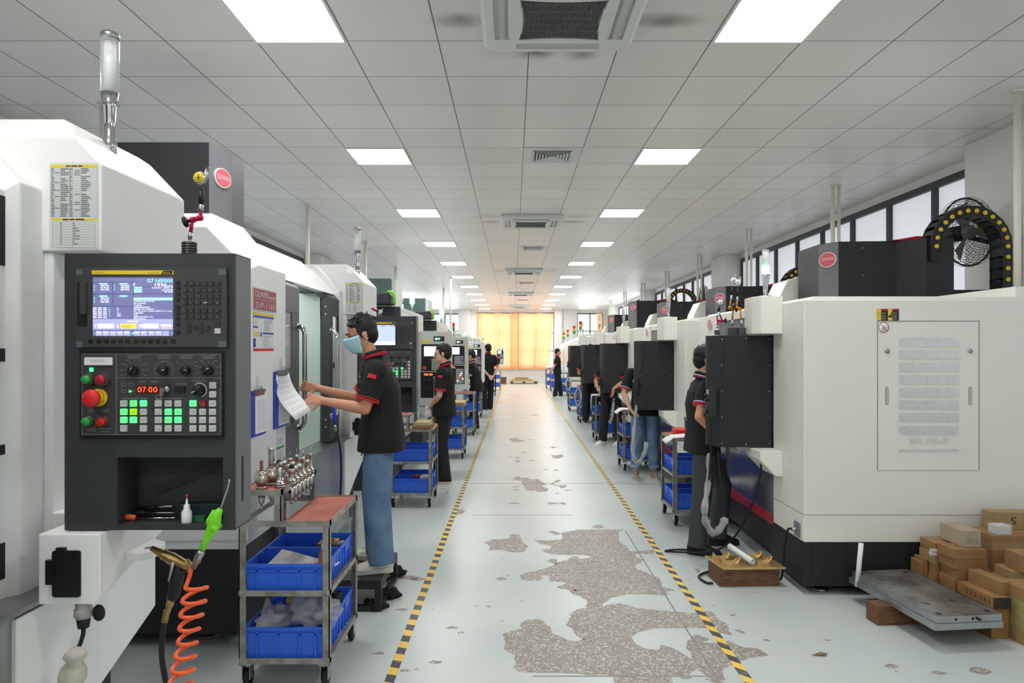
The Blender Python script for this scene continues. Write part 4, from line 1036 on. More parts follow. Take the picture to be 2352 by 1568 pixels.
        for i, x in enumerate((226, 242, 258, 274, 290, 313, 329, 346, 362)): c.text(('ABS', 'REL', 'ALL', 'HND', 'MON', 'PRG', 'SET', 'WORK', 'OFS')[i], (X(x + 1), f_ - .0002, Z(765)), .004, width=X(11) - X(0), m=2)
        c.lathe([(.003, -.0006), (.003, 0)], (X(310), e, Z(765.5)), 10, axis='y', m=7); c.text('<', (X(221), f_, Z(767)), .004, m=7); c.text('>', (X(398), f_, Z(767)), .004, m=7)
    else:
        c.box(sx0, sx1, e, ys, Z(757), Z(650), 1); c.text('O0000 N00010', (X(250), f_, Z(648)), .009, width=.19, m=2); c.box(sx0, sx1, f_, ys, Z(771), Z(748), 2)
    c.build('screen', [SCR_BG, SCR_LT if near else SCR_BL, SCR_TX, SCR_CY, SCR_OR, SCR_DK, mat('amber_digit', (200, 130, 20), .4), LEDG], hs)
    k = MB()
    legends = ['O N G 7 8 9', 'X Y Z 4 5 6', 'M S T 1 2 3', 'F H E - 0 .', 'P C S I A D', 'R T K B O M']
    for r_, zc in enumerate((652, 667, 681.5, 696, 714, 728)):
        for c_ in range(6):
            xc = 430 + 15 * c_
            k.box(X(xc - 5.3), X(xc + 5.3), y - .0155, y - .012, Z(zc + 5), Z(zc - 5), 0)
            if near: k.text(legends[r_].split()[c_], (X(xc - 3.6), y - .0157, Z(zc + 1.5)), .005, m=1)
    for xc, zc in ((437, 746), (437, 760), (451, 753), (466, 746), (466, 760), (481, 753), (504, 746)): k.box(X(xc - 4.8), X(xc + 4.8), y - .0155, y - .012, Z(zc + 5), Z(zc - 5), 0)
    k.box(X(498), X(511), y - .0158, y - .012, Z(766), Z(754), 2)
    for zc in (649, 663, 676, 689, 706, 719, 732, 745, 763): k.box(X(409), X(417.5), y - .0150, y - .012, Z(zc + 4.5), Z(zc - 4), 3); 
    for xc in (214, 233, 249.5, 266, 282, 298, 318, 334, 350.5, 367, 383, 402): k.box(X(xc - 4.3), X(xc + 4.3), y - .0150, y - .012, Z(788.5), Z(779), 3)
    k.build('keyboard', [KEYD, INKG, KEYL, BLACK], hs)
    # lower module: machine panel
    l = MB(); l.box(X(186), X(515), y - .006, y - .0005, Z(1006), Z(806), 1); l.box(X(192), X(511), y - .010, y - .006, Z(998), Z(812), 0)
    lw = .9
    for xa, xb, za, zb in ((192.5, 510.5, 812.5, 813.2), (192.5, 510.5, 996.5, 997.2), (192.5, 193.2, 812.5, 997), (510, 510.7, 812.5, 997), (271, 271.8, 813, 997), (271.5, 510.5, 866.5, 867.3)): l.box(X(xa), X(xb), y - .0105, y - .010, Z(zb), Z(za), 2)
    yy = y - .0105
    # dial scales and captions
    for xc, zc, R0, n, a0, a1 in ((312, 850, 20, 9, -25, 205), (381, 850, 21, 21, -25, 205), (432, 846, 17, 4, 40, 140), (482, 850, 20, 7, -15, 195)):
        for i in range(n):
            a = radians(a0 + (a1 - a0) * i / (n - 1)); p = Vector((X(xc + R0 * cos(a)), yy, Z(zc - R0 * sin(a))))
            l.box(p.x - .0011, p.x + .0011, yy - .0003, yy, p.z - .0011, p.z + .0011, 2)
            if n < 12: q = Vector((X(xc + (R0 + 9) * cos(a)), yy, Z(zc - (R0 + 7) * sin(a)))); l.box(q.x - .005, q.x + .005, yy - .0003, yy, q.z - .0011, q.z + .0011, 3)
        l.box(X(xc - 13), X(xc + 13), yy - .0003, yy, Z(823), Z(820.5), 3); l.box(X(xc - 17), X(xc + 17), yy - .0003, yy, Z(818), Z(816), 3)
    for xa, xb, z in ((322, 338, 876), (349, 366, 876), (406, 434, 881), (441, 478, 874), (284, 341, 914), (363, 422, 914), (205, 225, 983), (235, 259, 983), (205, 225, 988), (235, 258, 990)): l.box(X(xa), X(xb), yy - .0003, yy, Z(z + 1.2), Z(z - 1), 3)
    for xc, zc in ((214, 942), (247, 942)):
        for a_, b_ in (((-7, -3.5), (7, -2.8)), ((-7, 2.8), (7, 3.5)), ((-7, -3.5), (-6.3, 3.5)), ((6.3, -3.5), (7, 3.5)), ((-1, -2), (1, 2))): l.box(X(xc + a_[0]), X(xc + b_[0]), yy - .0003, yy, Z(zc + b_[1]), Z(zc + a_[1]), 2)
    for xc, zc in ((288.5, 881.5), (306, 881.5), (288.5, 898), (306, 898)):
        L1 = [(X(xc + 6.3 * cos(2 * pi * i / 20)), yy - .0002, Z(zc + 4.2 * sin(2 * pi * i / 20))) for i in range(20)]; L2 = [(X(xc + 5.6 * cos(2 * pi * i / 20)), yy - .0002, Z(zc + 3.5 * sin(2 * pi * i / 20))) for i in range(20)]
        l.loft([L1, L2], 2, False, False)
    lm = l.build('machine_panel', [mat('graphite_panel', (58, 58, 60), .45), BLACK, INKG, mat('faint_caption', (112, 113, 114), .6)], hs)
    q = MB(); q.prism(rrect(X(200), X(264), Z(838), Z(820), .003), 'y', yy - .004, yy, 0)
    q.text('FANUC', (X(216), yy - .0042, Z(832)), .0095, width=X(248) - X(216), m=1); q.build('name_plate', [mat('white_plate', (228, 226, 230), .35), INKG], hs)
    q = MB(); q.box(X(211), X(219), yy - .002, yy, Z(853), Z(844)); q.build('power_lamp', LEDG, hs)
    q = MB(); q.prism([(X(301), Z(895)), (X(308), Z(898)), (X(301), Z(901))], 'y', yy - .001, yy); q.build('indicator_lamp', LEDG, hs)
    for nm, xc, zc, rr, mm, pr in (('start_button', 209, 871, 10, GREENP, 1), ('stop_button', 242, 871, 10.5, REDS, 1), ('cycle_start_button', 209, 966, 10, GREENP, 0), ('cycle_stop_button', 243, 966, 10, REDP, 0)):
        q = MB(); c0 = (X(xc), yy, Z(zc)); r = rr * .001333
        if pr: q.lathe([(r * 1.55, -.012), (r * 1.55, 0)], c0, 8, axis='y', m=1, smooth=False)
        else: q.lathe([(r * 1.18, -.006), (r * 1.18, 0)], c0, 20, axis='y', m=1)
        q.lathe([(r * .96, -.020), (r, -.018), (r, -.004)], c0, 20, axis='y', m=0); q.build(nm, [mm, mat('button_collar', (74, 74, 70), .35)], hs)
    q = MB(); c0 = (X(232), yy, Z(912)); q.lathe([(.027, -.004), (.027, 0)], c0, 28, axis='y', m=1); q.lathe([(.016, -.02), (.020, -.004)], c0, 20, axis='y', m=1)
    q.lathe([(.006, -.052), (.021, -.050), (.0265, -.043), (.0265, -.034), (.019, -.026), (.016, -.015)], c0, 28, axis='y', m=0); q.build('emergency_stop', [REDP, YEL], hs)
    for xc, zc, rr, ang in ((312, 851, 10, 62), (381, 850, 10, 10), (432, 850, 9.5, 10), (482, 850, 11, 35), (462, 895, 12, 205)):
        q = MB(); c0 = Vector((X(xc), yy, Z(zc))); r = rr * .00133
        q.lathe([(r * .9, -.016), (r, -.014), (r * 1.05, 0)], c0, 22, axis='y', m=0)
        a = radians(ang); dv = Vector((cos(a), 0, sin(a))); nv = Vector((-sin(a), 0, cos(a)))
        q.loft([[c0 + dv * s_ * r * 1.1 + nv * w_ * r * .3 + Vector((0, -.014, 0)) for s_, w_ in ((-1, -1), (1, -1), (1, 1), (-1, 1))], [c0 + dv * s_ * r + nv * w_ * r * .25 + Vector((0, -.024, 0)) for s_, w_ in ((-1, -1), (1, -1), (1, 1), (-1, 1))]], 0)
        q.loft([[c0 + dv * s_ * r + nv * w_ * r * .07 + Vector((0, -.0243, 0)) for s_, w_ in ((.3, -1), (.98, -1), (.98, 1), (.3, 1))], [c0 + dv * s_ * r + nv * w_ * r * .07 + Vector((0, -.0249, 0)) for s_, w_ in ((.3, -1), (.98, -1), (.98, 1), (.3, 1))]], 1)
        if xc == 462: L1 = [(X(xc + 17 * cos(radians(w_))), yy - .0003, Z(zc - 17 * sin(radians(w_)))) for w_ in range(-75, 150, 15)]; L2 = [(X(xc + 15 * cos(radians(w_))), yy - .0003, Z(zc - 15 * sin(radians(w_)))) for w_ in range(-75, 150, 15)]; q.loft([L1, L2], 1, False, False, closed=False)
        q.build('rotary_knob', [BLACK, INKW], hs)
    q = MB(); q.box(X(319), X(369), yy - .0015, yy, Z(902), Z(885), 0)
    for i, ch in enumerate('0700'): q.text(ch, (X((321, 332.5, 345.5, 357)[i]), yy - .0018, Z(900)), .0165, width=.0122 if ch == '0' else .010, m=1)
    q.build('counter_display', [mat('dark_red_window', (90, 16, 14), .2), LEDR], hs)
    q = MB(); c0 = (X(388), yy, Z(893)); q.lathe([(.0085, -.008), (.010, 0)], c0, 18, axis='y'); q.box(X(379), X(386), yy - .022, yy - .004, Z(906), Z(890)); q.tube([(X(376 + 6 * cos(a)), yy - .02, Z(911 + 6 * sin(a))) for a in [2 * pi * i / 14 for i in range(14)]], .0012, 5, closed=True); q.build('key_switch', STEEL, hs)
    q = MB(); q.box(X(407), X(430), yy - .006, yy, Z(901), Z(887)); q.build('port_cover', BLACK, hs)
    lit = {(0, 1): 1, (0, 2): 2, (1, 0): 1, (1, 1): 3, (2, 0): 1, (2, 1): 2, (0, 6): 2, (0, 7): 4, (1, 4): 1, (1, 5): 1, (2, 4): 1, (2, 5): 2}
    xs = (290, 312, 335, 369, 391.5, 414, 448, 470, 492.5); zs = (925.5, 944.5, 963, 982)
    leg = {(0, 0): '+4', (0, 1): '+Z', (0, 2): '-Y', (1, 0): '+X', (1, 2): '-X', (2, 0): '+Y', (2, 1): '-Z', (2, 2): '-4', (3, 0): '+5', (3, 2): '-5'}
    kmats = [KEYL, LEDGD, LEDG, LEDY, mat('dark_red_key', (150, 28, 40), .4), INKG]
    def key(xc, zc, mm, lg):
        q = MB(); q.prism(rrect(X(xc - 7.6), X(xc + 7.6), Z(zc + 7.3), Z(zc - 7.3), .002, 2), 'y', yy - .005, yy, 1 if mm == 2 else mm)
        if mm == 2: q.prism([(X(xc - 7.4), Z(zc + 4)), (X(xc - 7.4), Z(zc - 7)), (X(xc + 6), Z(zc - 7))], 'y', yy - .0053, yy - .005, 2)
        if lg: q.text(lg, (X(xc - 5), yy - .0056, Z(zc + 2)), .007, width=.0125, m=5)
        else: q.box(X(xc - 4.5), X(xc + 5), yy - .0053, yy - .005, Z(zc + 1), Z(zc - .2), 5); q.box(X(xc - 3), X(xc + 5), yy - .0053, yy - .005, Z(zc + 4.6), Z(zc + 3.8), 5)
        q.build('push_key', kmats, hs)
    for r_ in range(4):
        for c_ in range(9):
            if (r_, c_) != (3, 1): key(xs[c_], zs[r_], lit.get((r_, c_), 0), leg.get((r_, c_)))
    for zc in (884, 904.5): key(493, zc, 0, None)
    return hs

def sheet_sticker(parent, R):
    """the code table on the block face: photo pixels 112..229 x 374..571 at depth R"""
    d = R - 2.25
    def X(px): return (px - CX) * 2.25 / F_PX
    def Z(py): return CAM_H - (py - CY) * 2.25 / F_PX
    y = R; s = MB(); rnd = random.Random(5)
    s.box(X(114), X(227), y - .0008, y, Z(570), Z(373), 0)
    s.box(X(117), X(225), y - .0012, y, Z(383.5), Z(378.5), 1); s.box(X(117), X(225), y - .0012, y, Z(506), Z(501.5), 1)
    for xa, xb, za in ((152, 162, 383), (164, 178, 383), (180, 190, 383), (145, 158, 505.5), (160, 172, 505.5), (174, 194, 505.5)): s.box(X(xa), X(xb), y - .0014, y, Z(za), Z(za - 3), 2)
    for i in range(26): z = 385 + 4.5 * i; s.box(X(117), X(225), y - .0010, y, Z(z + .5), Z(z), 3)
    for x in (117, 125.5, 138.5, 158, 167, 185, 224.5): s.box(X(x), X(x + .5), y - .0010, y, Z(498), Z(385), 3)
    for i in range(25):
        z = 386 + 4.5 * i
        for xa, xb, p in ((118.5, 124, 1), (140, 155, .95), (160, 166, 1), (187, 205, .95)): 
            if rnd.random() < p: s.box(X(xa), X(xa + (xb - xa) * rnd.uniform(.6, 1.25)), y - .0011, y, Z(z + 2.9), Z(z + .7), 4)
        if i in (2, 7, 11, 14, 20): s.box(X(126.5), X(137), y - .0011, y, Z(z + 2.7), Z(z + 1), 4)
        if i in (1, 2, 3, 13, 17, 18, 21): s.box(X(171), X(184), y - .0011, y, Z(z + 2.7), Z(z + 1), 4)
    for i in range(11): z = 509 + 5.9 * i; s.box(X(121), X(219), y - .0010, y, Z(z + .5), Z(z), 3)
    for x in (121, 167, 218.5): s.box(X(x), X(x + .5), y - .0010, y, Z(568), Z(509), 3)
    for i in range(9):
        z = 510.5 + 5.9 * i; s.box(X(138), X(143), y - .0011, y, Z(z + 3), Z(z + 1), 4); s.box(X(168), X(168 + rnd.uniform(3, 22)), y - .0011, y, Z(z + 3), Z(z + 1), 4)
    s.build('code_table_sticker', [mat('sticker_clear_paper', (214, 218, 216), .45), LABELY, INKK, mat('table_rule', (128, 130, 132), .6), mat('table_print', (112, 114, 120), .6)], parent)

def left_machine(R, near, label):
    """R: depth of its operator panel face"""
    XF = -1.45; t = thing('machining_centre', label, 'machine', (-2.4, R - .8, 0), 'white machining centres of the left row')
    XB = -3.3
    prof = [(XF, .60), (XF, 2.13), (-1.62, 2.305), (XB, 2.305), (XB, .60)]
    ya, yb = R - 2.30, R - 1.68
    c = MB()
    inset = [(XF - .04, .60), (XF - .04, 2.06), (-1.69, 2.32 - .04), (XB + .02, 2.265), (XB + .02, .60)]
    # near column of the cabinet with its bevelled end
    P = lambda pr, y: [(x, y, z) for x, z in pr]
    big = [(XF, .60), (XF, 2.135), (-1.62, 2.31), (-1.72, 2.43), (XB, 2.43), (XB, .60)]
    small = [(XF - .002, .60), (XF - .002, 2.09), (-1.681, 2.324), (-1.70, 2.324), (XB, 2.324), (XB, .60)]
    c.loft([P(small, ya), P(big, ya + .16), P(big, yb)])
    # header over the doors
    hd = [(-1.575, 2.115), (-1.515, 2.115), (-1.63, 2.235), (-1.80, 2.40), (XB, 2.40), (XB, 2.22), (-1.80, 2.22)]
    c.prism(hd, 'y', yb - .02, R - .21)
    # far jamb, bevelled round the door opening
    jb = [(-1.53, .88), (-1.53, 2.17), (-1.75, 2.40), (XB, 2.40), (XB, .88)]
    js = [(-1.60, .88), (-1.60, 2.12), (-1.80, 2.33), (XB, 2.33), (XB, .88)]
    js = [(-1.56, .88), (-1.56, 2.14), (-1.77, 2.36), (XB, 2.36), (XB, .88)]
    c.loft([P(js, R - .20), P(js, R + .005), P(jb, R + .03), P(jb, R + .14)])
    # upper block that carries the beacon
    bk = [(-1.337, 1.97), (-1.337, 2.255), (-1.475, 2.40), (-1.52, 2.43), (XB, 2.43), (XB, 1.97)]
    bks = [(-1.337, 1.97), (-1.337, 2.253), (-1.42, 2.342), (-1.50, 2.342), (XB, 2.342), (XB, 1.97)]
    c.loft([P(bks, R + .13), P(bk, R + .22), P(bk, R + .70)])
    c.box(XB, -1.50, R + .14, R + .70, .55, 1.97)
    # mass behind
    c.box(XB, -2.55, R - 2.2, R + .6, .55, 2.3)
    cab = c.build('cabinet', WHITE, t, bevel=.006)
    for za, zb in ((1.907, 2.12), (1.614, 1.654), (1.33, 1.36), (.95, 1.06)): q_ = MB(); q_.box(-1.561, -1.557, R - .12, R + .003, za, zb); q_.build('door_seal', RUBBER, t)
    # lower front: apron and sloping corner panel
    a = MB(); a.box(-1.62, -1.47, R - 1.69, R + .13, .12, .875); a.prism([(-1.47, .86), (-1.44, .875), (-1.44, .89), (-1.62, .89), (-1.62, .86)], 'y', R - 1.69, R + .13); a.build('stainless_apron', STEEL, t)
    k = MB(); k.prism([(R + .70, 1.12), (R + .70, .61), (R + .33, .47), (R - .09, .30), (R - .09, .86), (R + .13, .86), (R + .13, 1.12)], 'x', -1.50, -1.455); k.build('corner_panel', WHITE, t, bevel=.004)
    p = MB(); p.box(XB + .1, -1.52, R - 2.28, R + .5, .08, .55); pl = p.build('plinth', BLACKP, t, bevel=.005)
    p = MB(); p.box(XB + .1, -1.50, R - 2.28, R - 1.68, .55, .60); p.build('lower_edge', WHITE, t)
    for yy in (R - 2.1, R + .3):
        p = MB(); p.lathe([(.06, 0), (.06, .012), (.014, .02), (.014, .085)], (-1.75, yy, 0), 14); p.build('levelling_foot', STEEL, t)
    # interior, painted pale green, with worklight
    i = MB(); i.box(-2.54, -2.52, R - 1.95, R - .25, .8, 2.2); i.box(-2.54, -1.63, R - 1.97, R - 1.95, .8, 2.2); i.box(-2.54, -1.63, R - .25, R - .23, .8, 2.2); i.prism([(-2.54, 1.0), (-1.63, .80), (-1.63, .78), (-2.54, .78)], 'y', R - 1.95, R - .25)
    i.box(-2.54, -2.2, R - 1.2, R - .9, .95, 1.6)
    il = i.build('enclosure_lining', PALEGRN, t)
    i = MB(); i.cyl((-2.0, R - 1.9, 1.95), (-2.0, R - .3, 1.95), .05, 14); i.build('coolant_pipe', PALEGRN, il)
    i = MB(); i.cyl((-2.0, R - 1.1, 1.90), (-2.0, R - 1.1, 1.86), .016, 10, 1); 
    for q in range(6): i.ell((-2.0, R - 1.1, 1.85 - .02 * q), (.016, .016, .014), 10, 6, 0)
    i.lathe([(.012, 1.745), (.03, 1.69), (.03, 1.685)], (-2.0, R - 1.1, 0), 12, 1); i.build('coolant_nozzle', [BLUEH, mat('orange_nozzle', (236, 120, 40), .4)], il)
    i = MB(); i.box(-2.2, -1.75, R - 1.5, R - .7, .90, .98); i.box(-2.15, -1.95, R - 1.25, R - 1.05, .98, 1.13); i.build('work_table', mat('grey_vise', (150, 156, 152), .4, .5), t)
    i = MB(); i.lathe([(.09, 1.86), (.09, 2.2)], (-2.15, R - 1.25, 0), 18); i.lathe([(.03, 1.72), (.06, 1.8), (.06, 1.86)], (-2.15, R - 1.25, 0), 18); i.build('spindle', DKGREY, t)
    i = MB(); i.box(-1.95, -1.9, R - 1.7, R - .5, 2.165, 2.185); wl = i.build('worklight', mat('worklight_lens', (255, 255, 250), .4, emit=9.0, ergb=(244, 255, 250)), t)
    # doors: charcoal frames chamfered at the top, with windows
    def door(y0, y1, hy, face, nm):
        xf, xb = -1.49, -1.56
        d = MB(); m_ = .10
        zb, zt = .895, 2.075
        def bar(y_, yy_, z_, zz_): d.box(xb, xf, y_, yy_, z_, zz_)
        if face:   # right leaf: deep edge toward the opening
            bar(y0, y1, zb, 1.15); bar(y0, y1, 1.93, zt); bar(y0, y0 + .09, 1.15, 1.93); bar(y1 - .04, y1, 1.15, 1.93); bar(y0 + .09, y1 - .04, 1.50, 1.54)
            gw = (y0 + .085, y1 - .035)
        else:
            bar(y0, y1, zb, 1.15); bar(y0, y1, 1.90, zt); bar(y1 - .15, y1, 1.15, 1.90); bar(y0, y0 + .04, 1.15, 1.9); bar(y0 + .04, y1 - .15, 1.48, 1.53)
            gw = (y0 + .035, y1 - .145)
        d.prism([(xf, zt), (xf - .115, zt + .115), (xf - .30, zt + .115), (xf - .30, zt + .05), (xf - .14, zt + .05), (xb, zt - .01)], 'y', y0, y1)
        if face:
            for z in (2.0, 1.94, 1.08, 1.02): d.lathe([(.008, -.004), (.008, 0)], ((xf + xb) / 2, y0, z), 10, axis='y', m=1)
        dd = d.build(nm, [MIDGREY if not face else DKGREY, STEEL], t, bevel=.004)
        g = MB(); g.box(xf - .03, xf - .012, gw[0], gw[1], 1.14, 1.935); g.build('window', DOORGL, dd)
        h = MB(); z0, z1 = 1.11, 1.81
        h.tube(bez([(xf, hy + .04, z0), (xf + .035, hy + .01, z0 + .005), (xf + .058, hy, z0 + .04), (xf + .06, hy, z0 + .10), (xf + .06, hy, z1 - .10), (xf + .058, hy, z1 - .04), (xf + .035, hy + .01, z1 - .005), (xf, hy + .04, z1)], 42), .0165, 14)
        for z in (z0, z1): h.lathe([(.026, -.002), (.026, .008)], (xf, hy + .04, z), 14, axis='x')
        h.build('handle', CHROME, dd)
    door(R - 1.80, R - 1.27, R - 1.345, False, 'door')
    door(R - .46, R - .16, R - .475, True, 'door')
    # column cover above the roof
    cv = MB(); yc = R - 1.5; zt = 3.03
    cv.prism([(-1.96, yc + .23), (-2.02, yc), (-2.65, yc), (-2.72, yc + .5), (-1.98, yc + .5)], 'z', 2.41, zt); cc = cv.build('column_cover', DKGREY, t, bevel=.005)
    fx = Vector((.06, .23, 0)).normalized(); nx = Vector((.23, -.06, 0)).normalized()
    k = MB(); k.poly([Vector((-2.02, yc, 2.42)) + nx * .001, Vector((-1.96, yc + .23, 2.42)) + nx * .001, Vector((-1.96, yc + .23, zt - .004)) + nx * .001, Vector((-2.02, yc, zt - .004)) + nx * .001]); k.build('cover_front', MIDGREY, cc)
    k = MB(); seg_text_oval(k, Vector((-1.99, yc + .125, zt - .21)) + nx * .006, .085, .066, fx, nx, 0, 1, 'OUWIN', 1); k.build('oval_badge', [BADGER, INKW], cc)
    k = MB()
    # beacon, unlit
    bx, by = -1.455, R + .38
    k.lathe([(.022, 2.33), (.024, 2.405), (.019, 2.41), (.018, 2.47), (.021, 2.52), (.032, 2.575)], (bx, by, 0), 22); bc = k.build('beacon', CHROME, t)
    k = MB(); k.lathe([(.032, 2.576), (.032, 2.765)], (bx, by, 0), 22); k.build('clear_tube', GLASS, bc)
    k = MB(); k.lathe([(.019, 2.578), (.019, 2.762)], (bx, by, 0), 14); k.build('inner_tube', mat('beacon_core', (232, 234, 236), .5), bc)
    k = MB(); k.lathe([(.0325, 2.7655), (.0325, 2.785), (.028, 2.793)], (bx, by, 0), 22); k.build('beacon_cap', STEEL, bc)
    k = MB(); k.text('ON', (bx + .002, by - .0335, 2.556), .011, m=0); k.build('beacon_lettering', INKK, bc)
    sheet_sticker(t, R + .13)
    # swinging bracket under the panel
    b = MB(); y0 = R - .03
    b.loft([[(-1.433, y0, .88), (-1.262, y0, .88), (-1.246, y0, .90), (-1.246, y0, 1.094), (-1.433, y0, 1.094)], [(-1.433, y0 + .50, 1.02), (-1.262, y0 + .50, 1.03), (-1.246, y0 + .50, 1.045), (-1.246, y0 + .50, 1.094), (-1.433, y0 + .50, 1.094)]])
    br = b.build('panel_bracket', WHITE, t, bevel=.004)
    s = MB(); sx = -1.388; s.prism(rrect(sx - .0, sx + .085, .905, 1.045, .008, 3), 'y', y0 - .006, y0 - .0002); s.box(sx - .015, sx + .01, y0 - .014, y0 - .001, .945, 1.018); s.box(sx + .015, sx + .042, y0 - .012, y0 - .001, 1.04, 1.055)
    s.build('socket_plate', BLACK, br)
    s = MB(); c0 = (-1.315, y0 + .03, 0); s.lathe([(.022, .83), (.026, .838), (.026, .858), (.022, .862), (.024, .879)], c0, 16, m=1); s.lathe([(.016, .80), (.02, .83)], c0, 12, m=0); s.tube(bez([(-1.315, y0 + .03, .80), (-1.316, y0 + .03, .78), (-1.325, y0 + .03, .75), (-1.334, y0 + .02, .72)], 14), .0065, 8, 0); s.ell((-1.268, y0 + .03, .845), (.02, .008, .026), 14, 8, 0); s.build('plug', [RUBBER, BARE], br)
    # little rounded hose holder
    s = MB(); o_ = [(-1.246, y0 + .14), (-1.19, y0 + .12), (-1.165, y0 + .15), (-1.165, y0 + .22), (-1.185, y0 + .27), (-1.246, y0 + .30)]; s.prism(o_, 'z', .975, .998); s.lathe([(.013, .9982), (.013, .9990)], (-1.20, y0 + .19, 0), 14, 1); s.build('hose_holder', [WHITE, mat('holder_hole', (120, 120, 118), .5)], br, bevel=.004)
    operator_panel_charcoal(t, R, near)
    if near:
        g = MB(); g.tube(bez([(-1.334, y0 + .02, .745), (-1.335, y0 + .02, .70), (-1.35, y0 + .02, .62), (-1.37, y0 + .0, .50)], 10), [.012, .026, .034, .022, .036, .04, .03, .042, .046, .05][:len(bez([(0, 0, 0), (0, 0, 1), (0, 0, 2), (0, 0, 3)], 10))], 11)
        g.build('cable_wrap', mat('dirty_wrap_film', (196, 194, 180), .45, noise=.2, nscale=30, bump=.8, bscale=60), br)
    return t
LEFT_A = left_machine(2.12, True, 'white machining centre nearest on the left, its lit charcoal control panel facing the camera')
LEFT_B = left_machine(6.10, False, 'white machining centre with the maroon sign, doors open beside the masked worker')
# maroon sign, notices and clipboards on the near column of the second machine
XS = -1.45
def on_col(px0, px1, py0, py1, x=XS):
    Y0 = x * F_PX / (px0 - CX); Y1 = x * F_PX / (px1 - CX)
    ym = (Y0 + Y1) / 2
    return Y0, Y1, CAM_H - (py1 - CY) * ym / F_PX, CAM_H - (py0 - CY) * ym / F_PX
k = MB(); y0, y1, z0, z1 = on_col(580, 633, 664, 716)
k.box(XS, XS + .004, y0, y1, z0, z1, 1); k.box(XS + .004, XS + .006, y0 + .008, y1 - .008, z0 + .008, z1 - .008, 0)
zm = (z0 + z1) / 2
k.text('OUWIN', (XS + .0065, y0 + .02, zm + .011), .036, (0, 1, 0), (0, 0, 1), width=(y1 - y0) * .55, m=1); k.text('machine', (XS + .0065, y0 + (y1 - y0) * .64, zm + .011), .024, (0, 1, 0), (0, 0, 1), width=(y1 - y0) * .3, m=1)
k.box(XS + .006, XS + .0066, y0 + .02, y1 - .02, zm - .001, zm + .001, 1)
k.text('SVP-1160', (XS + .0065, y0 + .03, z0 + .014), .036, (0, 1, 0), (0, 0, 1), width=(y1 - y0) * .84, m=1)
k.build('sign_plate', [SIGNR, INKW], LEFT_B)
k = MB(); y0, y1, z0, z1 = on_col(582, 628, 720, 806); W_ = y1 - y0; H_ = z1 - z0
k.box(XS, XS + .001, y0, y1, z0, z1, 0); xx = XS + .0014
def fl(a, b, c, d, m): k.box(XS, xx, y0 + W_ * a, y0 + W_ * b, z0 + H_ * c, z0 + H_ * d, m)
fl(0, 1, .93, 1, 1); fl(0, 1, .87, .925, 2); fl(0, 1, 0, .07, 3); fl(.0, .2, .60, .65, 2); fl(.45, 1, .45, .5, 2); fl(0, .1, .1, .33, 2)
for a in (.02, .12, .22): fl(a, a + .08, .38, .5, 1)
fl(.33, .4, .38, .5, 2)
rr = random.Random(4)
for i in range(8): fl(.5, rr.uniform(.75, .97), .54 + .04 * i, .555 + .04 * i, 4)
for i in range(8): fl(.45, rr.uniform(.7, .97), .1 + .042 * i, .112 + .042 * i, 4)
for i in range(4): fl(.05, .18, .68 + .04 * i, .69 + .04 * i, 4)
k.build('safety_notice', [PAPERG, LABELY, BLUEH, REDP, INKG], LEFT_B)
k = MB(); y0, y1, z0, z1 = on_col(634, 652, 978, 1070); W_ = y1 - y0; H_ = z1 - z0
k.box(XS, XS + .001, y0, y1, z0, z1, 0); fl(.02, .98, .43, .5, 5 - 4)
for i in range(12): fl(.05, rr.uniform(.6, .95), .03 + .03 * i, .043 + .03 * i, 2)
for i in range(5): fl(.08, rr.uniform(.6, .95), .56 + .03 * i, .57 + .03 * i, 2)
k.build('green_banded_notice', [PAPERG, GREENP, INKG], LEFT_B)
def clipboard(px0, px1, py0, py1, label, sheets, side=True, curl=None):
    y0, y1, z0, z1 = on_col(px0, px1, py0, py1)
    t = thing('clipboard', label, 'clipboard', (XS + .01, (y0 + y1) / 2, z0), 'blue clipboards on the machine column')
    b = MB(); b.box(XS + .003, XS + .009, y0, y1, z0, z1); b.build('board', BLUEH, t)
    c = MB(); c.box(XS + .009, XS + .016, y0 + .04, y1 - .04, z1 - .03, z1 + .006); c.tube([(XS + .014, (y0 + y1) / 2 - .025, z1 - .006), (XS + .02, (y0 + y1) / 2 - .02, z1 + .025), (XS + .02, (y0 + y1) / 2 + .02, z1 + .025), (XS + .014, (y0 + y1) / 2 + .025, z1 - .006)], .0025, 6); c.tube([(XS + .004, (y0 + y1) / 2 + .015 * cos(a), z1 + .05 + .03 * sin(a)) for a in [2 * pi * i / 16 for i in range(16)]], .001, 4, closed=True); c.build('clip', STEEL, t)
    p = MB(); yo = y0; y0 = y0 + .28 * (y1 - y0); p.box(XS + .009, XS + .0115, y0, y1 - .004, z0 + .012, z1 - .012, 0)
    for i in range(24): zz = z0 + .03 + (z1 - z0 - .08) * i / 24; p.box(XS + .0115, XS + .0118, y0 + .02, y1 - .015, zz, zz + .0012, 1)
    p.build('sheets', [PAPER, INKG], t)
    return yo, y1, z0, z1
cy0, cy1, cz0, cz1 = clipboard(627, 660, 852, 980, 'blue clipboard of ruled sheets hanging on the white column beside the masked worker', 3)
clipboard(572, 607, 896, 1000, 'blue clipboard with one loose sheet, half hidden behind the near control panel', 1)
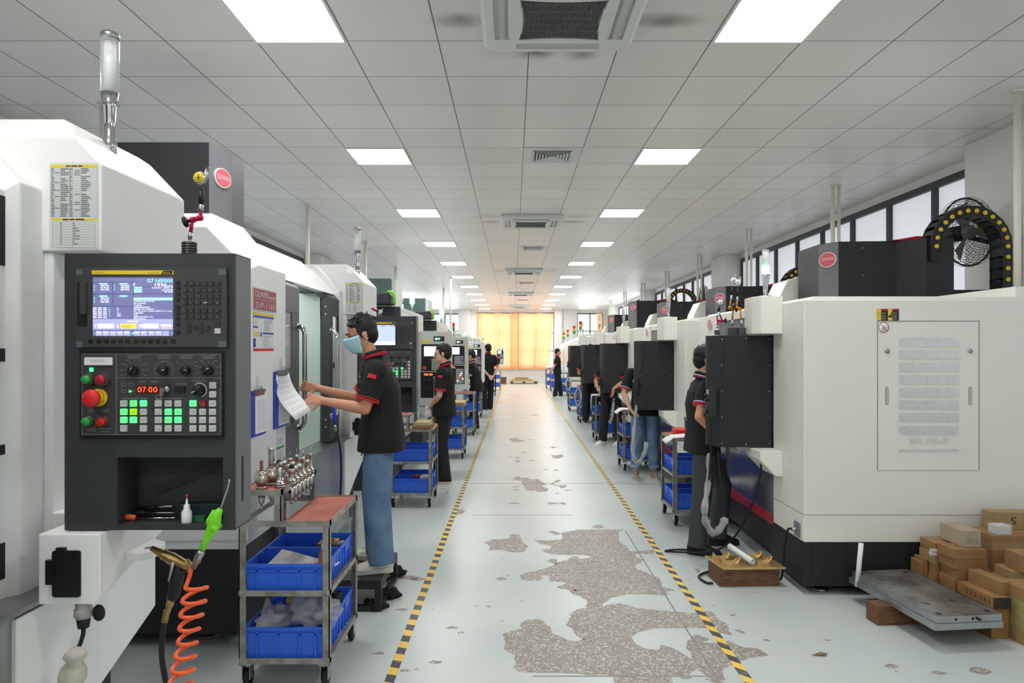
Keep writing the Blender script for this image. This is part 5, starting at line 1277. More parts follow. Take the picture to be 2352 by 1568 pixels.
# the sheet the worker lifts
p = MB(); A = Vector((XS + .014, cy0 + .02, cz1 - .02)); B = Vector((XS + .014, cy1 - .01, cz1 - .02)); C_ = W(720, 940, 4.46); D_ = W(680, 965, 4.25)
L = []
for i in range(9):
    u = i / 8; row = []
    for j in range(7):
        v = j / 6; a = A.lerp(B, v); b = D_.lerp(C_, v); q = a.lerp(b, u); q.x += -.05 * sin(u * pi) * (1 - .4 * v); row.append(q)
    L.append(row)
p.loft(L, 0, True, False, closed=False)
for i in range(0, 8):
    for s_ in (.35, .7):
        u = (i + s_) / 8; a0 = L[i][1].lerp(L[i + 1][1], s_); a1 = L[i][5].lerp(L[i + 1][5], s_); n = Vector((.0012, -.0008, 0)); p.tube([a0 + n, L[i][3].lerp(L[i + 1][3], s_) + n, a1 + n], .0007, 3, 1)
o = p.build('paper_sheet', [PAPER, INKG], recalc=False); md = o.modifiers.new('s', 'SOLIDIFY'); md.thickness = .0006
tag(o, 'white ruled sheet lifted from the clipboard by the masked worker', 'paper')
conduit(-2.86, 9.65, 2.42, 'white conduit rising over the second left machine, behind its roof', False, .03)
conduit(-3.4, 5.74, 2.45, 'twin yellowish conduit behind the nearest beacon on the left')
conduit(-2.77, 13.0, 2.3, 'white conduit beside the second unlit beacon on the left', False, .03)
conduit(-2.87, 16.9, 2.2, 'white conduit above the dark green topped machine on the left', False, .03)
conduit(-1.75, 19.5, 2.2, 'white conduit behind the lit green beacon on the left', False, .03)
conduit(-2.3, 23.0, 2.2, 'thin white conduit deep in the left row', False, .03)
# machines further down the left row
def grid_keys(mb, x0, x1, z0, z1, nx, nz, y, m, gap=.25, hot=None):
    w = (x1 - x0) / nx; h = (z1 - z0) / nz
    for i in range(nx):
        for j in range(nz):
            mm = m if not hot or (i, j) not in hot else hot[(i, j)]
            mb.box(x0 + w * (i + gap / 2), x0 + w * (i + 1 - gap / 2), y - .006, y, z0 + h * (j + gap / 2), z0 + h * (j + 1 - gap / 2), mm)
def pale_panel(t, x0, x1, z0, z1, R, rounded=False):
    b = MB()
    if rounded: b.prism(rrect(x0, x1, z0, z1, .05, 6), 'y', R, R + .12)
    else: b.box(x0, x1, R, R + .12, z0, z1)
    hs = b.build('operator_panel', GREYWH if not rounded else WHITE, t, bevel=.006)
    w = x1 - x0; h = z1 - z0; X = lambda u: x0 + w * u; Z = lambda v: z1 - h * v
    y = R - .001
    b = MB(); b.box(X(.46), X(.78), R - .006, R, Z(.13), Z(.065), 0)
    for i, mm in enumerate((1, 2, 3)): b.lathe([(.016, -.010), (.016, 0)], (X(.54 + .08 * i), R - .006, Z(.098)), 12, axis='y', m=mm)
    b.build('indicator_strip', [BLACK, LEDW, LEDG, REDS], hs)
    b = MB(); b.box(X(.12), X(.36), R - .001, R, Z(.15), Z(.115)); b.build('warning_label', LABELY, hs)
    b = MB(); b.box(X(.10), X(.84), R - .008, R, Z(.53), Z(.17)); m1 = b.build('display_module', BLACK, hs)
    b = MB(); b.box(X(.18), X(.62), R - .010, R - .008, Z(.33), Z(.20)); b.build('screen', SCR_WH, hs)
    b = MB(); grid_keys(b, X(.40), X(.80), Z(.52), Z(.36), 8, 7, R - .008, 0, hot={(5, 3): 1, (6, 3): 1, (7, 3): 1, (6, 1): 1, (7, 5): 1, (5, 5): 1}); b.build('keyboard', [KEYL, mat('blue_keys', (70, 110, 200), .4)], hs)
    b = MB(); b.lathe([(.02, -.04), (.027, -.036), (.024, -.01)], (X(.2), R - .008, Z(.49)), 16, axis='y'); b.build('emergency_stop', mat('dark_orange_button', (190, 84, 50), .4), hs)
    b = MB(); b.box(X(.08), X(.84), R - .007, R, Z(.89), Z(.545)); m2 = b.build('machine_panel', BLACK, hs)
    b = MB(); b.box(X(.18), X(.30), R - .009, R - .007, Z(.59), Z(.565), 0); b.box(X(.33), X(.43), R - .009, R - .007, Z(.59), Z(.565), 0); b.build('counter_display', LEDR, hs)
    b = MB(); grid_keys(b, X(.46), X(.80), Z(.88), Z(.60), 6, 8, R - .007, 0, hot={(3, 4): 1, (4, 5): 1, (5, 2): 1, (1, 1): 1, (2, 3): 2}); b.build('push_key_block', [KEYL, LEDW, LEDR], hs)
    for u, v in ((.2, .66), (.34, .66), (.2, .76), (.34, .76)):
        b = MB(); b.lathe([(.016, -.022), (.018, 0)], (X(u), R - .007, Z(v)), 14, axis='y'); b.build('rotary_knob', KEYD, hs)
    return hs
def pale_machine(R, label, lit):
    t = thing('machining_centre', label, 'machine', (-2.3, R - .4, 0), 'green trimmed machines of the left row')
    y0, y1 = R - 1.46, R + .55; XF = -1.30; XB = -3.2
    b = MB()
    b.box(XF - .5, XF, y0 + .02, y1, .9, 2.02); b.prism([(XF, 2.02), (XF, 2.145), (XF - .12, 2.16), (XB, 2.16), (XB, 2.02)], 'y', y0 + .02, y1); b.box(XB, XF - .3, y0, y1 + .8, .35, 2.1)
    b.prism([(XF - .05, .9), (XF - .05, .75), (XF - .3, .35), (XB, .35), (XB, .9)], 'y', y0, y1 + .5)
    b.build('cabinet', WHITE, t, bevel=.01)
    b = MB(); b.box(XF - .62, XF - .004, y0 - .05, y0 + .02, 1.98, 2.15); b.box(XF - .12, XF - .004, y0 - .05, y0 + .02, .95, 1.98); b.build('door_frame', DKGREY, t, bevel=.01)
    b = MB(); b.box(XB + .1, XF - .25, y0 + .05, y1 + .4, 0, .35); b.build('plinth', DKGREY, t)
    b = MB(); b.box(XF, XF + .002, y0 + .3, y1, 1.35, 1.43); b.box(XF - .14, XF + .001, y0 - .052, y0 - .048, 1.93, 1.98); b.build('green_band', mat('green_band_paint', (90, 170, 120), .4), t)
    b = MB(); rr = random.Random(int(R * 10))
    for i in range(5):
        ya = y0 + .1 + i * .24; b.box(XF, XF + .003 + .001 * i, ya, ya + .21, 1.68 + rr.uniform(-.05, .05), 2.10 + rr.uniform(-.03, .02), 0)
        for k in range(10): zz = 2.0 - .03 * k; b.box(XF, XF + .0045 + .001 * i, ya + .02, ya + rr.uniform(.08, .18), zz, zz + .004, 1)
        b.box(XF, XF + .0046 + .001 * i, ya + .03, ya + .12, 2.03, 2.05, 2)
    b.build('taped_papers', [PAPERG, INKG, LABELY], t)
    b = MB(); b.prism([(XF - .35, 2.16), (XF - .35, 2.28), (XF - .1, 2.3), (XF - .06, 2.25), (XF - .06, 2.16)], 'y', y0 - .3, y0 + .0); b.build('way_cover', DKGREY, t, bevel=.02)
    b = MB(); b.tube(bez([(XF - .1, y0 - .31, 2.30), (XF - .04, y0 - .31, 2.29), (XF - .02, y0 - .31, 2.24), (XF - .02, y0 - .31, 2.15)], 10), .014, 8); b.build('green_edge', LIME, t)
    b = MB(); b.box(-2.15, -1.72, R + .3, R + .9, 2.1, 2.66); cv = b.build('column_cover', TEALG, t, bevel=.01)
    b = MB(); b.box(-1.72, -1.66, R + .32, R + .88, 2.1, 2.64); b.build('cover_edge', GREYWH, cv)
    bx, by = -1.36, R - .15
    b = MB(); b.lathe([(.035, 2.15), (.035, 2.165), (.024, 2.17), (.024, 2.27)], (bx, by, 0), 14); be = b.build('beacon', CHROME, t)
    b = MB(); b.lathe([(.032, 2.27), (.034, 2.28), (.034, 2.42), (.028, 2.43)], (bx, by, 0), 16); b.build('lit_segment', LAMPG, be)
    b = MB(); b.tube(bez([(XF, R - .75, 1.03), (XF + .07, R - .74, 1.08), (XF + .1, R - .74, 1.2), (XF + .1, R - .74, 1.5), (XF + .07, R - .74, 1.62), (XF, R - .75, 1.68)], 24), .014, 10); b.build('door_handle', GREYWH, t)
    pale_panel(t, -1.30, -.84 if R < 11 else -.86, .88, 1.90, R)
    b = MB(); b.cyl((-1.25, R + .06, .70), (-1.25, R + .06, .885), .04, 12); b.box(-1.6, -1.2, R + .02, R + .1, .66, .72); b.build('panel_bracket', GREYWH, t)
    return t
pale_machine(9.5, 'pale machine with green lit beacon and papers taped to it, behind the worker in glasses', True)
pale_machine(13.3, 'second pale machine with papers and lit beacon, beyond the worker in glasses', True)
def lathe_machine(y0, y1, h, xf, label, panel=None, tower=('g', 'a', 'r'), tx=.2):
    t = thing('turning_centre', label, 'machine', ((xf - 1.6) / 1, (y0 + y1) / 2, 0), 'small machines at the far left')
    b = MB(); b.prism([(xf, .3), (xf, h - .3), (xf - .12, h - .08), (xf - .3, h), (xf - 1.7, h), (xf - 1.7, .3)], 'y', y0, y1); b.build('cabinet', WHITE, t, bevel=.02)
    b = MB(); b.box(xf - 1.65, xf - .04, y0 + .03, y1 - .03, 0, .3); b.build('plinth', DKGREY, t)
    b = MB(); b.tube([(xf - .25, y0 + .05 + .5 * q, h - .02 + .12 * (q % 2)) for q in range(max(2, int((y1 - y0) / .5)))], .04, 8); b.ell((xf - .35, y0 + .25, h + .06), (.16, .2, .13), 14, 8); b.build('hose_and_housing', GREYWH, t)
    x, y = xf - .12, y0 + .2
    b = MB(); b.cyl((x, y, h - .1), (x, y, h + .10), .012, 8); tw = b.build('signal_tower', STEEL, t)
    for k, c in enumerate(tower):
        b = MB(); b.lathe([(.032, 0), (.032, .055)], (x, y, h + .10 + .057 * k), 12); b.build({'g': 'green_lamp', 'a': 'amber_lamp', 'r': 'red_lamp', 'w': 'white_lamp', 'l': 'lit_green_lamp'}[c], {'g': GREENP, 'a': ORANGED, 'r': REDP, 'w': LEDW, 'l': LAMPG}[c], tw)
    if panel: pale_panel(t, *panel, rounded=True)
    return t
lathe_machine(15.2, 17.6, 1.98, -1.2, 'white machine with a rounded pale control panel, behind the seated-height worker', (-1.16, -.68, .86, 1.84, 16.6))
lathe_machine(18.3, 20.6, 1.95, -1.15, 'white machine with a red amber green tower beside the man with hands behind his back', None, ('l',))
lathe_machine(21.4, 23.6, 1.95, -1.1, 'white machine with a round white lamp, two before the last panel', None, ('w',))
lathe_machine(24.4, 27.0, 1.92, -.95, 'last white machine on the left with its small lit panel before the curtains', (-.63, -.32, 1.07, 1.72, 26.2), ('a', 'w'))
# ------------------------------------------------------------------ tool carts and blue bins
def cart(xa, side, y0, label, depth=.60, w=.44, hi=True, top=None, mats=None, group='steel tool carts', ztop=.822):
    """xa: aisle-side face; side -1 = left row (machine side toward -x), +1 = right row"""
    y1 = y0 + depth; xm = xa + side * w; s = side
    fm = (mats or BARE)
    t = thing('tool_cart', label, 'cart', ((xa + xm) / 2, y0 + depth / 2, 0), group)
    f = MB(); th = .034
    def bar(x0, x1, ya, yb, za, zb): f.box(x0, x1, ya, yb, za, zb)
    xs = xa + s * (w - .205)
    zt = {True: .972, False: ztop}[hi]
    lo = .145
    # legs of angle iron
    def leg(x, y, dx, dy, z1, zb=None):
        zb = lo - .02 if zb is None else zb
        f.box(x, x + dx * th, y, y + dy * .005, zb, z1); f.box(x, x + dx * .005, y, y + dy * th, zb, z1)
    leg(xa, y0, s, 1, ztop); leg(xa, y1, s, -1, ztop)
    leg(xm, y0, -s, 1, zt); leg(xm, y1, -s, -1, zt)
    if hi:
        leg(xs, y0, s, 1, zt, ztop - .03); leg(xs, y1, s, -1, zt, ztop - .03)
    def frame(x0, x1, z, hgt=.028):
        a, b = min(x0, x1), max(x0, x1)
        bar(a, b, y0 - .001, y0 + .004, z - hgt, z); bar(a, b, y1 - .004, y1 + .001, z - hgt, z); bar(a, a + .004, y0, y1, z - hgt, z); bar(b - .004, b, y0, y1, z - hgt, z)
        bar(a, b, y0, y0 + .03, z - hgt, z - hgt + .004); bar(a, b, y1 - .03, y1, z - hgt, z - hgt + .004)
    frame(xa, xm, lo + .012); frame(xa, xm, .485); frame(xa, xm, ztop)
    if hi: frame(xs, xm, zt)
    for x in (xa, xm): f.ell((x + s * .012 * (1 if x == xa else -1), y0 - .002, .47), (.014, .004, .012), 8, 5)
    f.build('frame', fm, t)
    for z, m_ in ((lo + .0, REDMAT), (.470, REDMAT)):
        b = MB(); b.box(min(xa, xm) + .005, max(xa, xm) - .005, y0 + .005, y1 - .005, z - .012, z - .002); b.build('shelf', fm, t)
    b = MB(); b.box(min(xa, xs if hi else xm) + .005, max(xa, xs if hi else xm) - .005, y0 + .005, y1 - .005, ztop - .020, ztop - .008); b.build('top_mat', top or REDMAT, t)
    if hi: b = MB(); b.box(min(xs, xm) + .005, max(xs, xm) - .005, y0 + .005, y1 - .005, zt - .014, zt - .004); b.build('upper_mat', top or REDMAT, t)
    for x in (xa + s * .03, xm - s * .03):
        for y in (y0 + .03, y1 - .03):
            c = MB(); c.box(x - .028, x + .028, y - .024, y + .024, .118, .128); c.box(x - .020, x - .016, y - .018, y + .03, .045, .12); c.box(x + .016, x + .020, y - .018, y + .03, .045, .12); cc = c.build('caster', STEEL, t)
            c = MB(); c.lathe([(.040, -.013), (.046, -.009), (.046, .009), (.040, .013)], (x, y + .018, .0465), 20, axis='x'); c.build('wheel', RUBBER, cc)
    return t
def blue_bin(x0, x1, y0, y1, z, h, label, group='blue parts bins'):
    b = MB(); tp = .010; w = .004
    O = lambda k, zz: [(x0 + k, y0 + k, zz), (x1 - k, y0 + k, zz), (x1 - k, y1 - k, zz), (x0 + k, y1 - k, zz)]
    b.loft([O(tp, z), O(.004, z + h - .014), O(-.004, z + h - .014), O(-.004, z + h), O(.006, z + h), O(tp + w, z + .006)], caps=True)
    b.f.pop()   # open the top: the last cap is the inner floor, keep it
    n = len(b.v); b.f.append((n - 4, n - 3, n - 2, n - 1)); 
    for u in (.15, .42, .68, .88):
        x = x0 + (x1 - x0) * u; b.box(x - .004, x + .004, y0 - .001, y0 + tp, z + .004, z + h - .012)
    b.box(x0 + .004, x1 - .004, y0 - .001, y0 + tp, z + h - .038, z + h - .030)
    for u in (.2, .4, .6, .8):
        y = y0 + (y1 - y0) * u
        b.box(x1 - tp, x1 + .001, y - .004, y + .004, z + .004, z + h - .012); b.box(x0 - .001, x0 + tp, y - .004, y + .004, z + .004, z + h - .012)
    ym = (y0 + y1) / 2
    for xx in (x1 - tp, x0 - .004): b.box(xx, xx + tp + .004, ym - .05, ym + .05, z + h * .62, z + h - .012)
    o = b.build('parts_bin', BLUEB); tag(o, label, 'bin', group)
    return o
def bins_for(xa, side, y0, who, depth=.60, w=.44, near=.30, hs=(.135, .155)):
    a, b = (xa + side * .024, xa + side * (w - .024)); x0, x1 = min(a, b), max(a, b)
    half = depth / 2
    for z, nm, h in ((.4745, 'middle shelf', hs[0]), (.147, 'lowest shelf', hs[1])):
        blue_bin(x0, x1, y0 + .012, y0 + half - .008, z, h, 'blue bin, front of %s, on %s' % (nm, who))
        blue_bin(x0, x1, y0 + half + .008, y0 + depth - .012, z, h, 'blue bin, back of %s, on %s' % (nm, who))
# left carts
LC = [(-.887, 3.35, 'step-topped steel cart nearest on the left, tool holders standing on its raised shelf', 'the near tool-holder cart', True),
      (-.845, 7.22, 'steel cart with two blue bin shelves in front of the worker in glasses', 'the cart by the worker in glasses', True),
      (-.735, 10.45, 'steel cart with a timber slab on top, beyond the worker in glasses', 'the cart with the timber slab', False),
      (-.735, 13.3, 'steel cart beside the worker with striped white collar', 'the cart by the white-collared worker', False),
      (-.76, 16.9, 'steel cart before the man with his hands behind his back', 'the cart before the left man with clasped hands', False)]
for xa, y, lb, who, hi in LC:
    cart(xa, -1, y, lb, hi=hi)
    bins_for(xa, -1, y, who)
for xa, y, lb in ((-.66, 20.6, 'dark green rack past the man with his hands behind his back'), (-.66, 22.8, 'second dark green rack from the left rear'), (-.62, 25.0, 'dark green rack beside the small lit panel')):
    cart(xa, -1, y, lb, hi=False, mats=mat('dark_green_paint', (44, 62, 54), .5), group='dark green racks', ztop=.95)
cart(-.5, -1, 28.2, 'last grey cart on the left before the pallets', hi=False); bins_for(-.5, -1, 28.2, 'the last left cart')
# right carts
RC = [(1.50, 6.46, 'steel cart behind the slate-trousered worker, red box and white papers on top', 'the cart with the red box', True),
      (1.50, 9.42, 'steel cart left of the worker in blue jeans, a white sheet over its edge', 'the cart by the worker in jeans', True),
      (1.49, 12.55, 'steel cart by the white sneakers, a white cloth hanging over its corner', 'the cart with the white cloth', False),
      (1.50, 15.7, 'steel cart with a coiled white hose looped on its frame', 'the cart with the looped hose', False),
      (1.51, 18.6, 'steel cart under the fifth black panel on the right', 'the cart under the fifth panel', False)]
for xa, y, lb, who, hi in RC:
    cart(xa, 1, y, lb, hi=hi, depth=.55)
    bins_for(xa, 1, y, who, depth=.55)
for xa, y, lb, who in ((1.58, 24.9, 'steel cart in front of the far right man with clasped hands', 'the cart by the far right man'), (1.5, 27.6, 'second last steel cart on the right', 'the second last right cart'), (1.42, 29.6, 'last steel cart on the right, white bags on it', 'the last right cart')):
    cart(xa, 1, y, lb, hi=False); bins_for(xa, 1, y, who)
# tool holders on the near cart
def holder(x, y, z, kind, label):
    t = thing('tool_holder', label, 'tool holder', (x, y, z), 'tool holders on the near cart')
    b = MB(); c = (x, y, z)
    prof = {0: [(.026, -.004), (.026, .006), (.020, .007), (.020, .011), (.026, .012), (.026, .024), (.0315, .026), (.0315, .052), (.029, .054), (.029, .072), (.022, .084), (.012, .085)],
            1: [(.026, -.004), (.026, .006), (.021, .007), (.021, .010), (.0265, .011), (.0265, .016), (.016, .020), (.0095, .055), (.0075, .095), (.004, .096)],
            2: [(.024, -.004), (.024, .005), (.019, .006), (.019, .009), (.024, .010), (.024, .016), (.0165, .018), (.0165, .055), (.0185, .056), (.0185, .072), (.010, .078)],
            3: [(.024, -.004), (.024, .005), (.019, .006), (.019, .009), (.024, .010), (.024, .014), (.012, .018), (.011, .08), (.013, .082), (.013, .098), (.006, .102)]}[kind]
    b.lathe(prof, c, 22); b.build('chuck_body', NICKEL if kind == 0 else SHINYT, t)
    s = MB(); s.lathe([(.022, -.016), (.013, -.07), (.013, -.074), (.006, -.076), (.006, -.092), (.0085, -.096), (.0085, -.102), (.004, -.106)], c, 14); s.build('taper_shank', SHINYT, t)
    return t
HZ = .972
HL = [(-1.235, 3.40, 0, 'copper'), (-1.222, 3.50, 0, 'insert'), (-1.155, 3.43, 1, None), (-1.125, 3.52, 2, 'dark'), (-1.195, 3.56, 3, 'pin'), (-1.235, 3.58, 3, 'pin'), (-1.128, 3.59, 2, None), (-1.18, 3.64, 2, 'copper'),
      (-1.13, 3.66, 2, 'pin'), (-1.235, 3.66, 2, 'dark'), (-1.185, 3.72, 2, None), (-1.13, 3.73, 3, 'pin'), (-1.24, 3.75, 2, 'pin'), (-1.13, 3.80, 2, 'copper'), (-1.19, 3.81, 3, 'pin'), (-1.13, 3.87, 3, 'pin'), (-1.24, 3.85, 2, 'pin'), (-1.185, 3.90, 2, None)]
nm = {('copper', 0): 'fat nickel chuck holding a copper-coloured end mill at the front corner of the near cart', ('insert', 0): 'nickel chuck with a tall insert milling cutter behind the fat chuck', (None, 1): 'bare cone-shaped tool holder at the front edge of the raised shelf'}
rk = {}
RW = ['front', 'second', 'third', 'fourth', 'fifth', 'sixth', 'seventh', 'rear']
for x, y, k, tool in HL:
    col = 'aisle-side' if x > -1.15 else 'middle' if x > -1.21 else 'machine-side'
    rk[col] = rk.get(col, -1) + 1
    lb = nm.get((tool, k)) or '%s tool holder %s, %s in the %s line on the near cart' % ('slim' if k == 3 else 'short', {'pin': 'with thin drill', 'dark': 'with dark cutter', 'copper': 'with copper end mill', None: 'without cutter'}[tool], RW[rk[col]], col)
    t = holder(x, y, HZ, k, lb); h = {0: .085, 1: .096, 2: .078, 3: .102}[k]
    c = MB()
    if tool == 'copper':
        r = .0075 if k == 0 else .005; L = .052 if k == 0 else .03; lp = []
        for i in range(13):
            a = i * .55; z = HZ + h - .002 + L * i / 12; lp.append([(x + r * (1 + .22 * cos(4 * (q * pi / 6))) * cos(q * pi / 6 + a), y + r * (1 + .22 * cos(4 * (q * pi / 6))) * sin(q * pi / 6 + a), z) for q in range(12)])
        c.loft(lp, 0, True); c.build('end_mill', mat('copper_end_mill', (158, 104, 76), .28, .9), t)
    elif tool == 'insert': c.lathe([(.014, HZ + h - .002), (.014, HZ + h + .03), (.0135, HZ + h + .075), (.0155, HZ + h + .08), (.0155, HZ + h + .098), (.010, HZ + h + .10)], (x, y, 0), 16); c.build('insert_cutter', SHINYT, t)
    elif tool == 'pin': c.lathe([(.003, HZ + h - .002), (.003, HZ + h + .02), (.0015, HZ + h + .035)], (x, y, 0), 8); c.build('drill', SHINYT, t)
    elif tool == 'dark': c.lathe([(.012, HZ + h - .004), (.014, HZ + h + .004), (.014, HZ + h + .012), (.004, HZ + h + .02)], (x, y, 0), 12); c.build('cutter', RUBBER, t)
# contents of the bins on the near cart
p = MB()
L = []
for i in range(6): u = i / 5; L.append([(-1.24 + .30 * u, 3.44 + .02 * sin(u * 4), .56 - .03 * u + .01 * sin(3 * u)), (-1.20 + .30 * u, 3.60, .60 - .05 * u + .01 * cos(4 * u))])
p.loft(L, 0, False, False, closed=False)
o = p.build('paper_sheet', PAPER, recalc=False); o.modifiers.new('s', 'SOLIDIFY').thickness = .004; tag(o, 'white printed papers lying in the front middle-shelf bin of the near cart', 'paper')
t = thing('bottle', 'small amber liquid bottle with white cap in the front middle bin of the near cart', 'bottle', (-.965, 3.54, .485))
b = MB(); b.lathe([(.026, .485), (.029, .49), (.029, .60), (.022, .622), (.013, .63)], (-.965, 3.54, 0), 18); b.build('bottle_body', mat('amber_liquid', (196, 128, 84), .15, noise=.2, nscale=12), t)
b = MB(); b.lathe([(.015, .63), (.015, .655), (.012, .657)], (-.965, 3.54, 0), 14); b.build('cap', PAPER, t)
for i, (x, y, z, r, mm, lb) in enumerate(((-.985, 3.80, .50, .018, BRASS, 'brass ring part in the back middle-shelf bin of the near cart'), (-.955, 3.78, .495, .014, BARE, 'dark threaded fitting in the back middle-shelf bin of the near cart'))):
    b = MB(); b.tube([(x - .03, y, z + .09), (x + .03, y + .01, z + .10)], r, 12); tag(b.build('metal_fitting', mm), lb, 'fitting', 'fittings in the near cart')
b = MB(); b.box(-1.06, -.99, 3.74, 3.86, .49, .60); tag(b.build('copper_block', mat('copper_block_metal', (150, 92, 72), .4, .6)), 'reddish copper block in the back middle-shelf bin of the near cart', 'block')
b = MB(); c0 = (-.955, 3.76, 0); b.lathe([(.028, .16), (.028, .335), (.021, .335), (.021, .25)], c0, 20); tag(b.build('steel_sleeve', RUBBER), 'short black sleeve upright in the back lowest bin of the near cart', 'sleeve')
def crumpled_bag(c, r, seed, label):
    rnd = random.Random(seed); b = MB(); n, k = 26, 16
    ph = [(rnd.uniform(2, 7), rnd.uniform(2, 7), rnd.uniform(0, 6), rnd.uniform(.05, .16)) for _ in range(7)]
    b.ell((0, 0, 0), 1, n, k)
    vs = []
    for v in b.v:
        p = Vector(v); th = atan2(p.y, p.x); d = 1 + sum(a * sin(f1 * th + q) * cos(f2 * p.z * 2 + q) for f1, f2, q, a in [(round(f), g, q_, a) for f, g, q_, a in ph])
        vs.append((c[0] + p.x * r[0] * d, c[1] + p.y * r[1] * d, c[2] + max(p.z, -.6) * r[2] * d))
    b.v = vs
    tag(b.build('plastic_bag', FILM), label, 'plastic bag', 'crumpled bags in the near cart')
crumpled_bag((-1.01, 3.505, .33), (.115, .10, .09), 3, 'large crumpled clear bag heaped in the front lowest bin of the near cart')
crumpled_bag((-1.20, 3.49, .30), (.075, .10, .055), 8, 'smaller crumpled clear bag at the machine side of the front lowest bin')
b = MB(); pk = [(-1.27, 3.46, .28), (-1.25, 3.50, .395), (-1.22, 3.52, .28)]; b.loft([[Vector(q) for q in pk], [Vector(q) + Vector((.012, .015, -.004)) for q in pk]]); tag(b.build('plastic_bag', FILM), 'pointed clear bag tip standing in the front lowest bin of the near cart', 'plastic bag', 'crumpled bags in the near cart')
b = MB(); b.lathe([(.018, 0), (.020, .012), (.012, .03)], (-1.16, 3.60, .335), 12); tag(b.build('yellow_cap', YEL), 'yellow plastic cap poking out between the clear bags of the near cart', 'cap')
# things on other carts
b = MB(); b.box(-1.17, -.735, 10.47, 11.0, .823, .856); tag(b.build('timber_slab', PINE, bevel=.004), 'pale timber slab on the cart beyond the worker in glasses', 'wood slab')
t = thing('casting_tray', 'tray of pale ribbed castings on the cart by the worker in glasses', 'tray', (-1.0, 7.45, .823))
b = MB(); b.box(-1.055, -.87, 7.26, 7.62, .8225, .855); b.build('tray_base', TANL, t)
for i in range(5):
    b = MB(); y = 7.29 + .068 * i; b.box(-1.04, -.885, y, y + .038, .855, .885); b.build('casting', mat('pale_bronze', (226, 206, 160), .35, .5), t)
for i, (x, y, mm) in enumerate(((-1.2, 7.35, ORANGE), (-1.15, 7.5, PAPER))):
    t = thing('bottle', ['small orange-labelled bottle on the raised shelf of the cart by the worker in glasses', 'small white bottle on the raised shelf of the cart by the worker in glasses'][i], 'bottle', (x, y, HZ), 'small bottles on that cart'); b = MB(); b.lathe([(.02, HZ), (.02, HZ + .07), (.008, HZ + .09)], (x, y, 0), 12); b.build('bottle_body', mm, t); b = MB(); b.lathe([(.008, HZ + .09), (.003, HZ + .12)], (x, y, 0), 8); b.build('nozzle', PAPER, t)
b = MB(); b.box(-.98, -.90, 7.30, 7.42, .29, .315, 0); b.lathe([(.03, .30), (.03, .325)], (-1.02, 7.36, 0), 14, 1); tag(b.build('red_dial_gauge', [PAPERG, REDP]), 'red topped gauge lying in the front lowest bin by the worker in glasses', 'gauge')
# red box and papers on the near right cart
b = MB(); b.box(1.60, 1.735, 6.78, 6.98, .823, .868, 0); tag(b.build('plastic_case', [REDBOX], bevel=.006), 'bright red plastic case with white label on the cart behind the slate-trousered worker', 'case')
def paper_sheets(cx, y0, y1, z, edge, label, seed=1):
    p = MB(); L = []
    for i in range(10):
        u = i / 9; x = cx + .34 * (1 - u) - .07; zz = z + .006 + .012 * sin(u * 5 + seed) * u
        if x < edge: zz -= (edge - x) * .75
        L.append([(x, y0 + .02 * sin(u * 3), zz), (x, (y0 + y1) / 2, zz + .006), (x + .02, y1, zz + .002)])
    p.loft(L, 0, True, False, closed=False); o = p.build('paper_sheet', PAPER, recalc=False); o.modifiers.new('s', 'SOLIDIFY').thickness = .003; tag(o, label, 'paper', 'papers on the right carts')
paper_sheets(1.50, 6.47, 6.74, .826, 1.50, 'white papers curling over the edge of the cart with the red case')
paper_sheets(1.48, 9.45, 9.80, .826, 1.50, 'white sheet drooping over the cart left of the worker in jeans', 3)
p = MB(); L = []
for i in range(8): u = i / 7; x = 1.60 - .16 * min(u * 1.7, 1); z = .828 if u < .55 else .828 - .25 * (u - .55) / .45; L.append([(x - .012 * (u > .55) + .01 * sin(6 * u), 12.56, z), (x - .012 * (u > .55), 12.68, z + .004), (x, 12.8, z)])
p.loft(L, 0, True, False, closed=False); o = p.build('cloth', PAPER, recalc=False); o.modifiers.new('s', 'SOLIDIFY').thickness = .004; tag(o, 'white cloth hanging over the corner of the cart by the white sneakers', 'cloth')
for i, (x, y, lb) in enumerate(((1.70, 9.6, 'clear plastic cup on the cart left of the worker in jeans'), (1.62, 12.75, 'grey metal cup on the cart with the white cloth'))):
    b = MB(); b.lathe([(.03, .823), (.036, .90), (.034, .90), (.028, .828)], (x, y, 0), 16); tag(b.build('cup', GLASS if i == 0 else STEEL), lb, 'cup')
# looped hoses hanging on the far right carts
for x, y, z, lb, hh in ((1.475, 15.66, .80, 'white corrugated hose looped on the frame of the fourth right cart', .36), (1.485, 18.55, .92, 'white corrugated hose looped on the fifth right cart', .30)):
    b = MB()
    for k in range(3): b.tube(bez([(x, y - .012 * k, z), (x - .055 - .012 * k, y - .012 * k, z - hh * .5), (x - .05, y - .012 * k, z - hh * .92), (x, y - .012 * k, z - hh - .05), (x + .05, y - .012 * k, z - hh * .92), (x + .06 + .01 * k, y - .012 * k, z - hh * .5), (x + .01, y - .012 * k, z)], 28), .011, 8)
    tag(b.build('looped_hose', GREYWH), lb, 'hose', 'looped white hoses')
# red-capped bottles etc on the far right carts
b = MB(); b.box(1.55, 1.72, 15.9, 16.05, .823, .86); tag(b.build('plastic_case', REDBOX, bevel=.005), 'flat red case on the cart with the looped hose', 'case')
crumb = MB()
for i in range(4):
    b = MB(); b.ell((1.50 + .10 * i, 29.8 + .05 * (i % 2), .90), (.09, .09, .08), 12, 8); tag(b.build('white_bag', PAPER), 'white tied bag on the last right cart, %s' % ['nearest the aisle', 'second from the aisle', 'third from the aisle', 'closest to the machine'][i], 'bag', 'white bags on the last right cart')
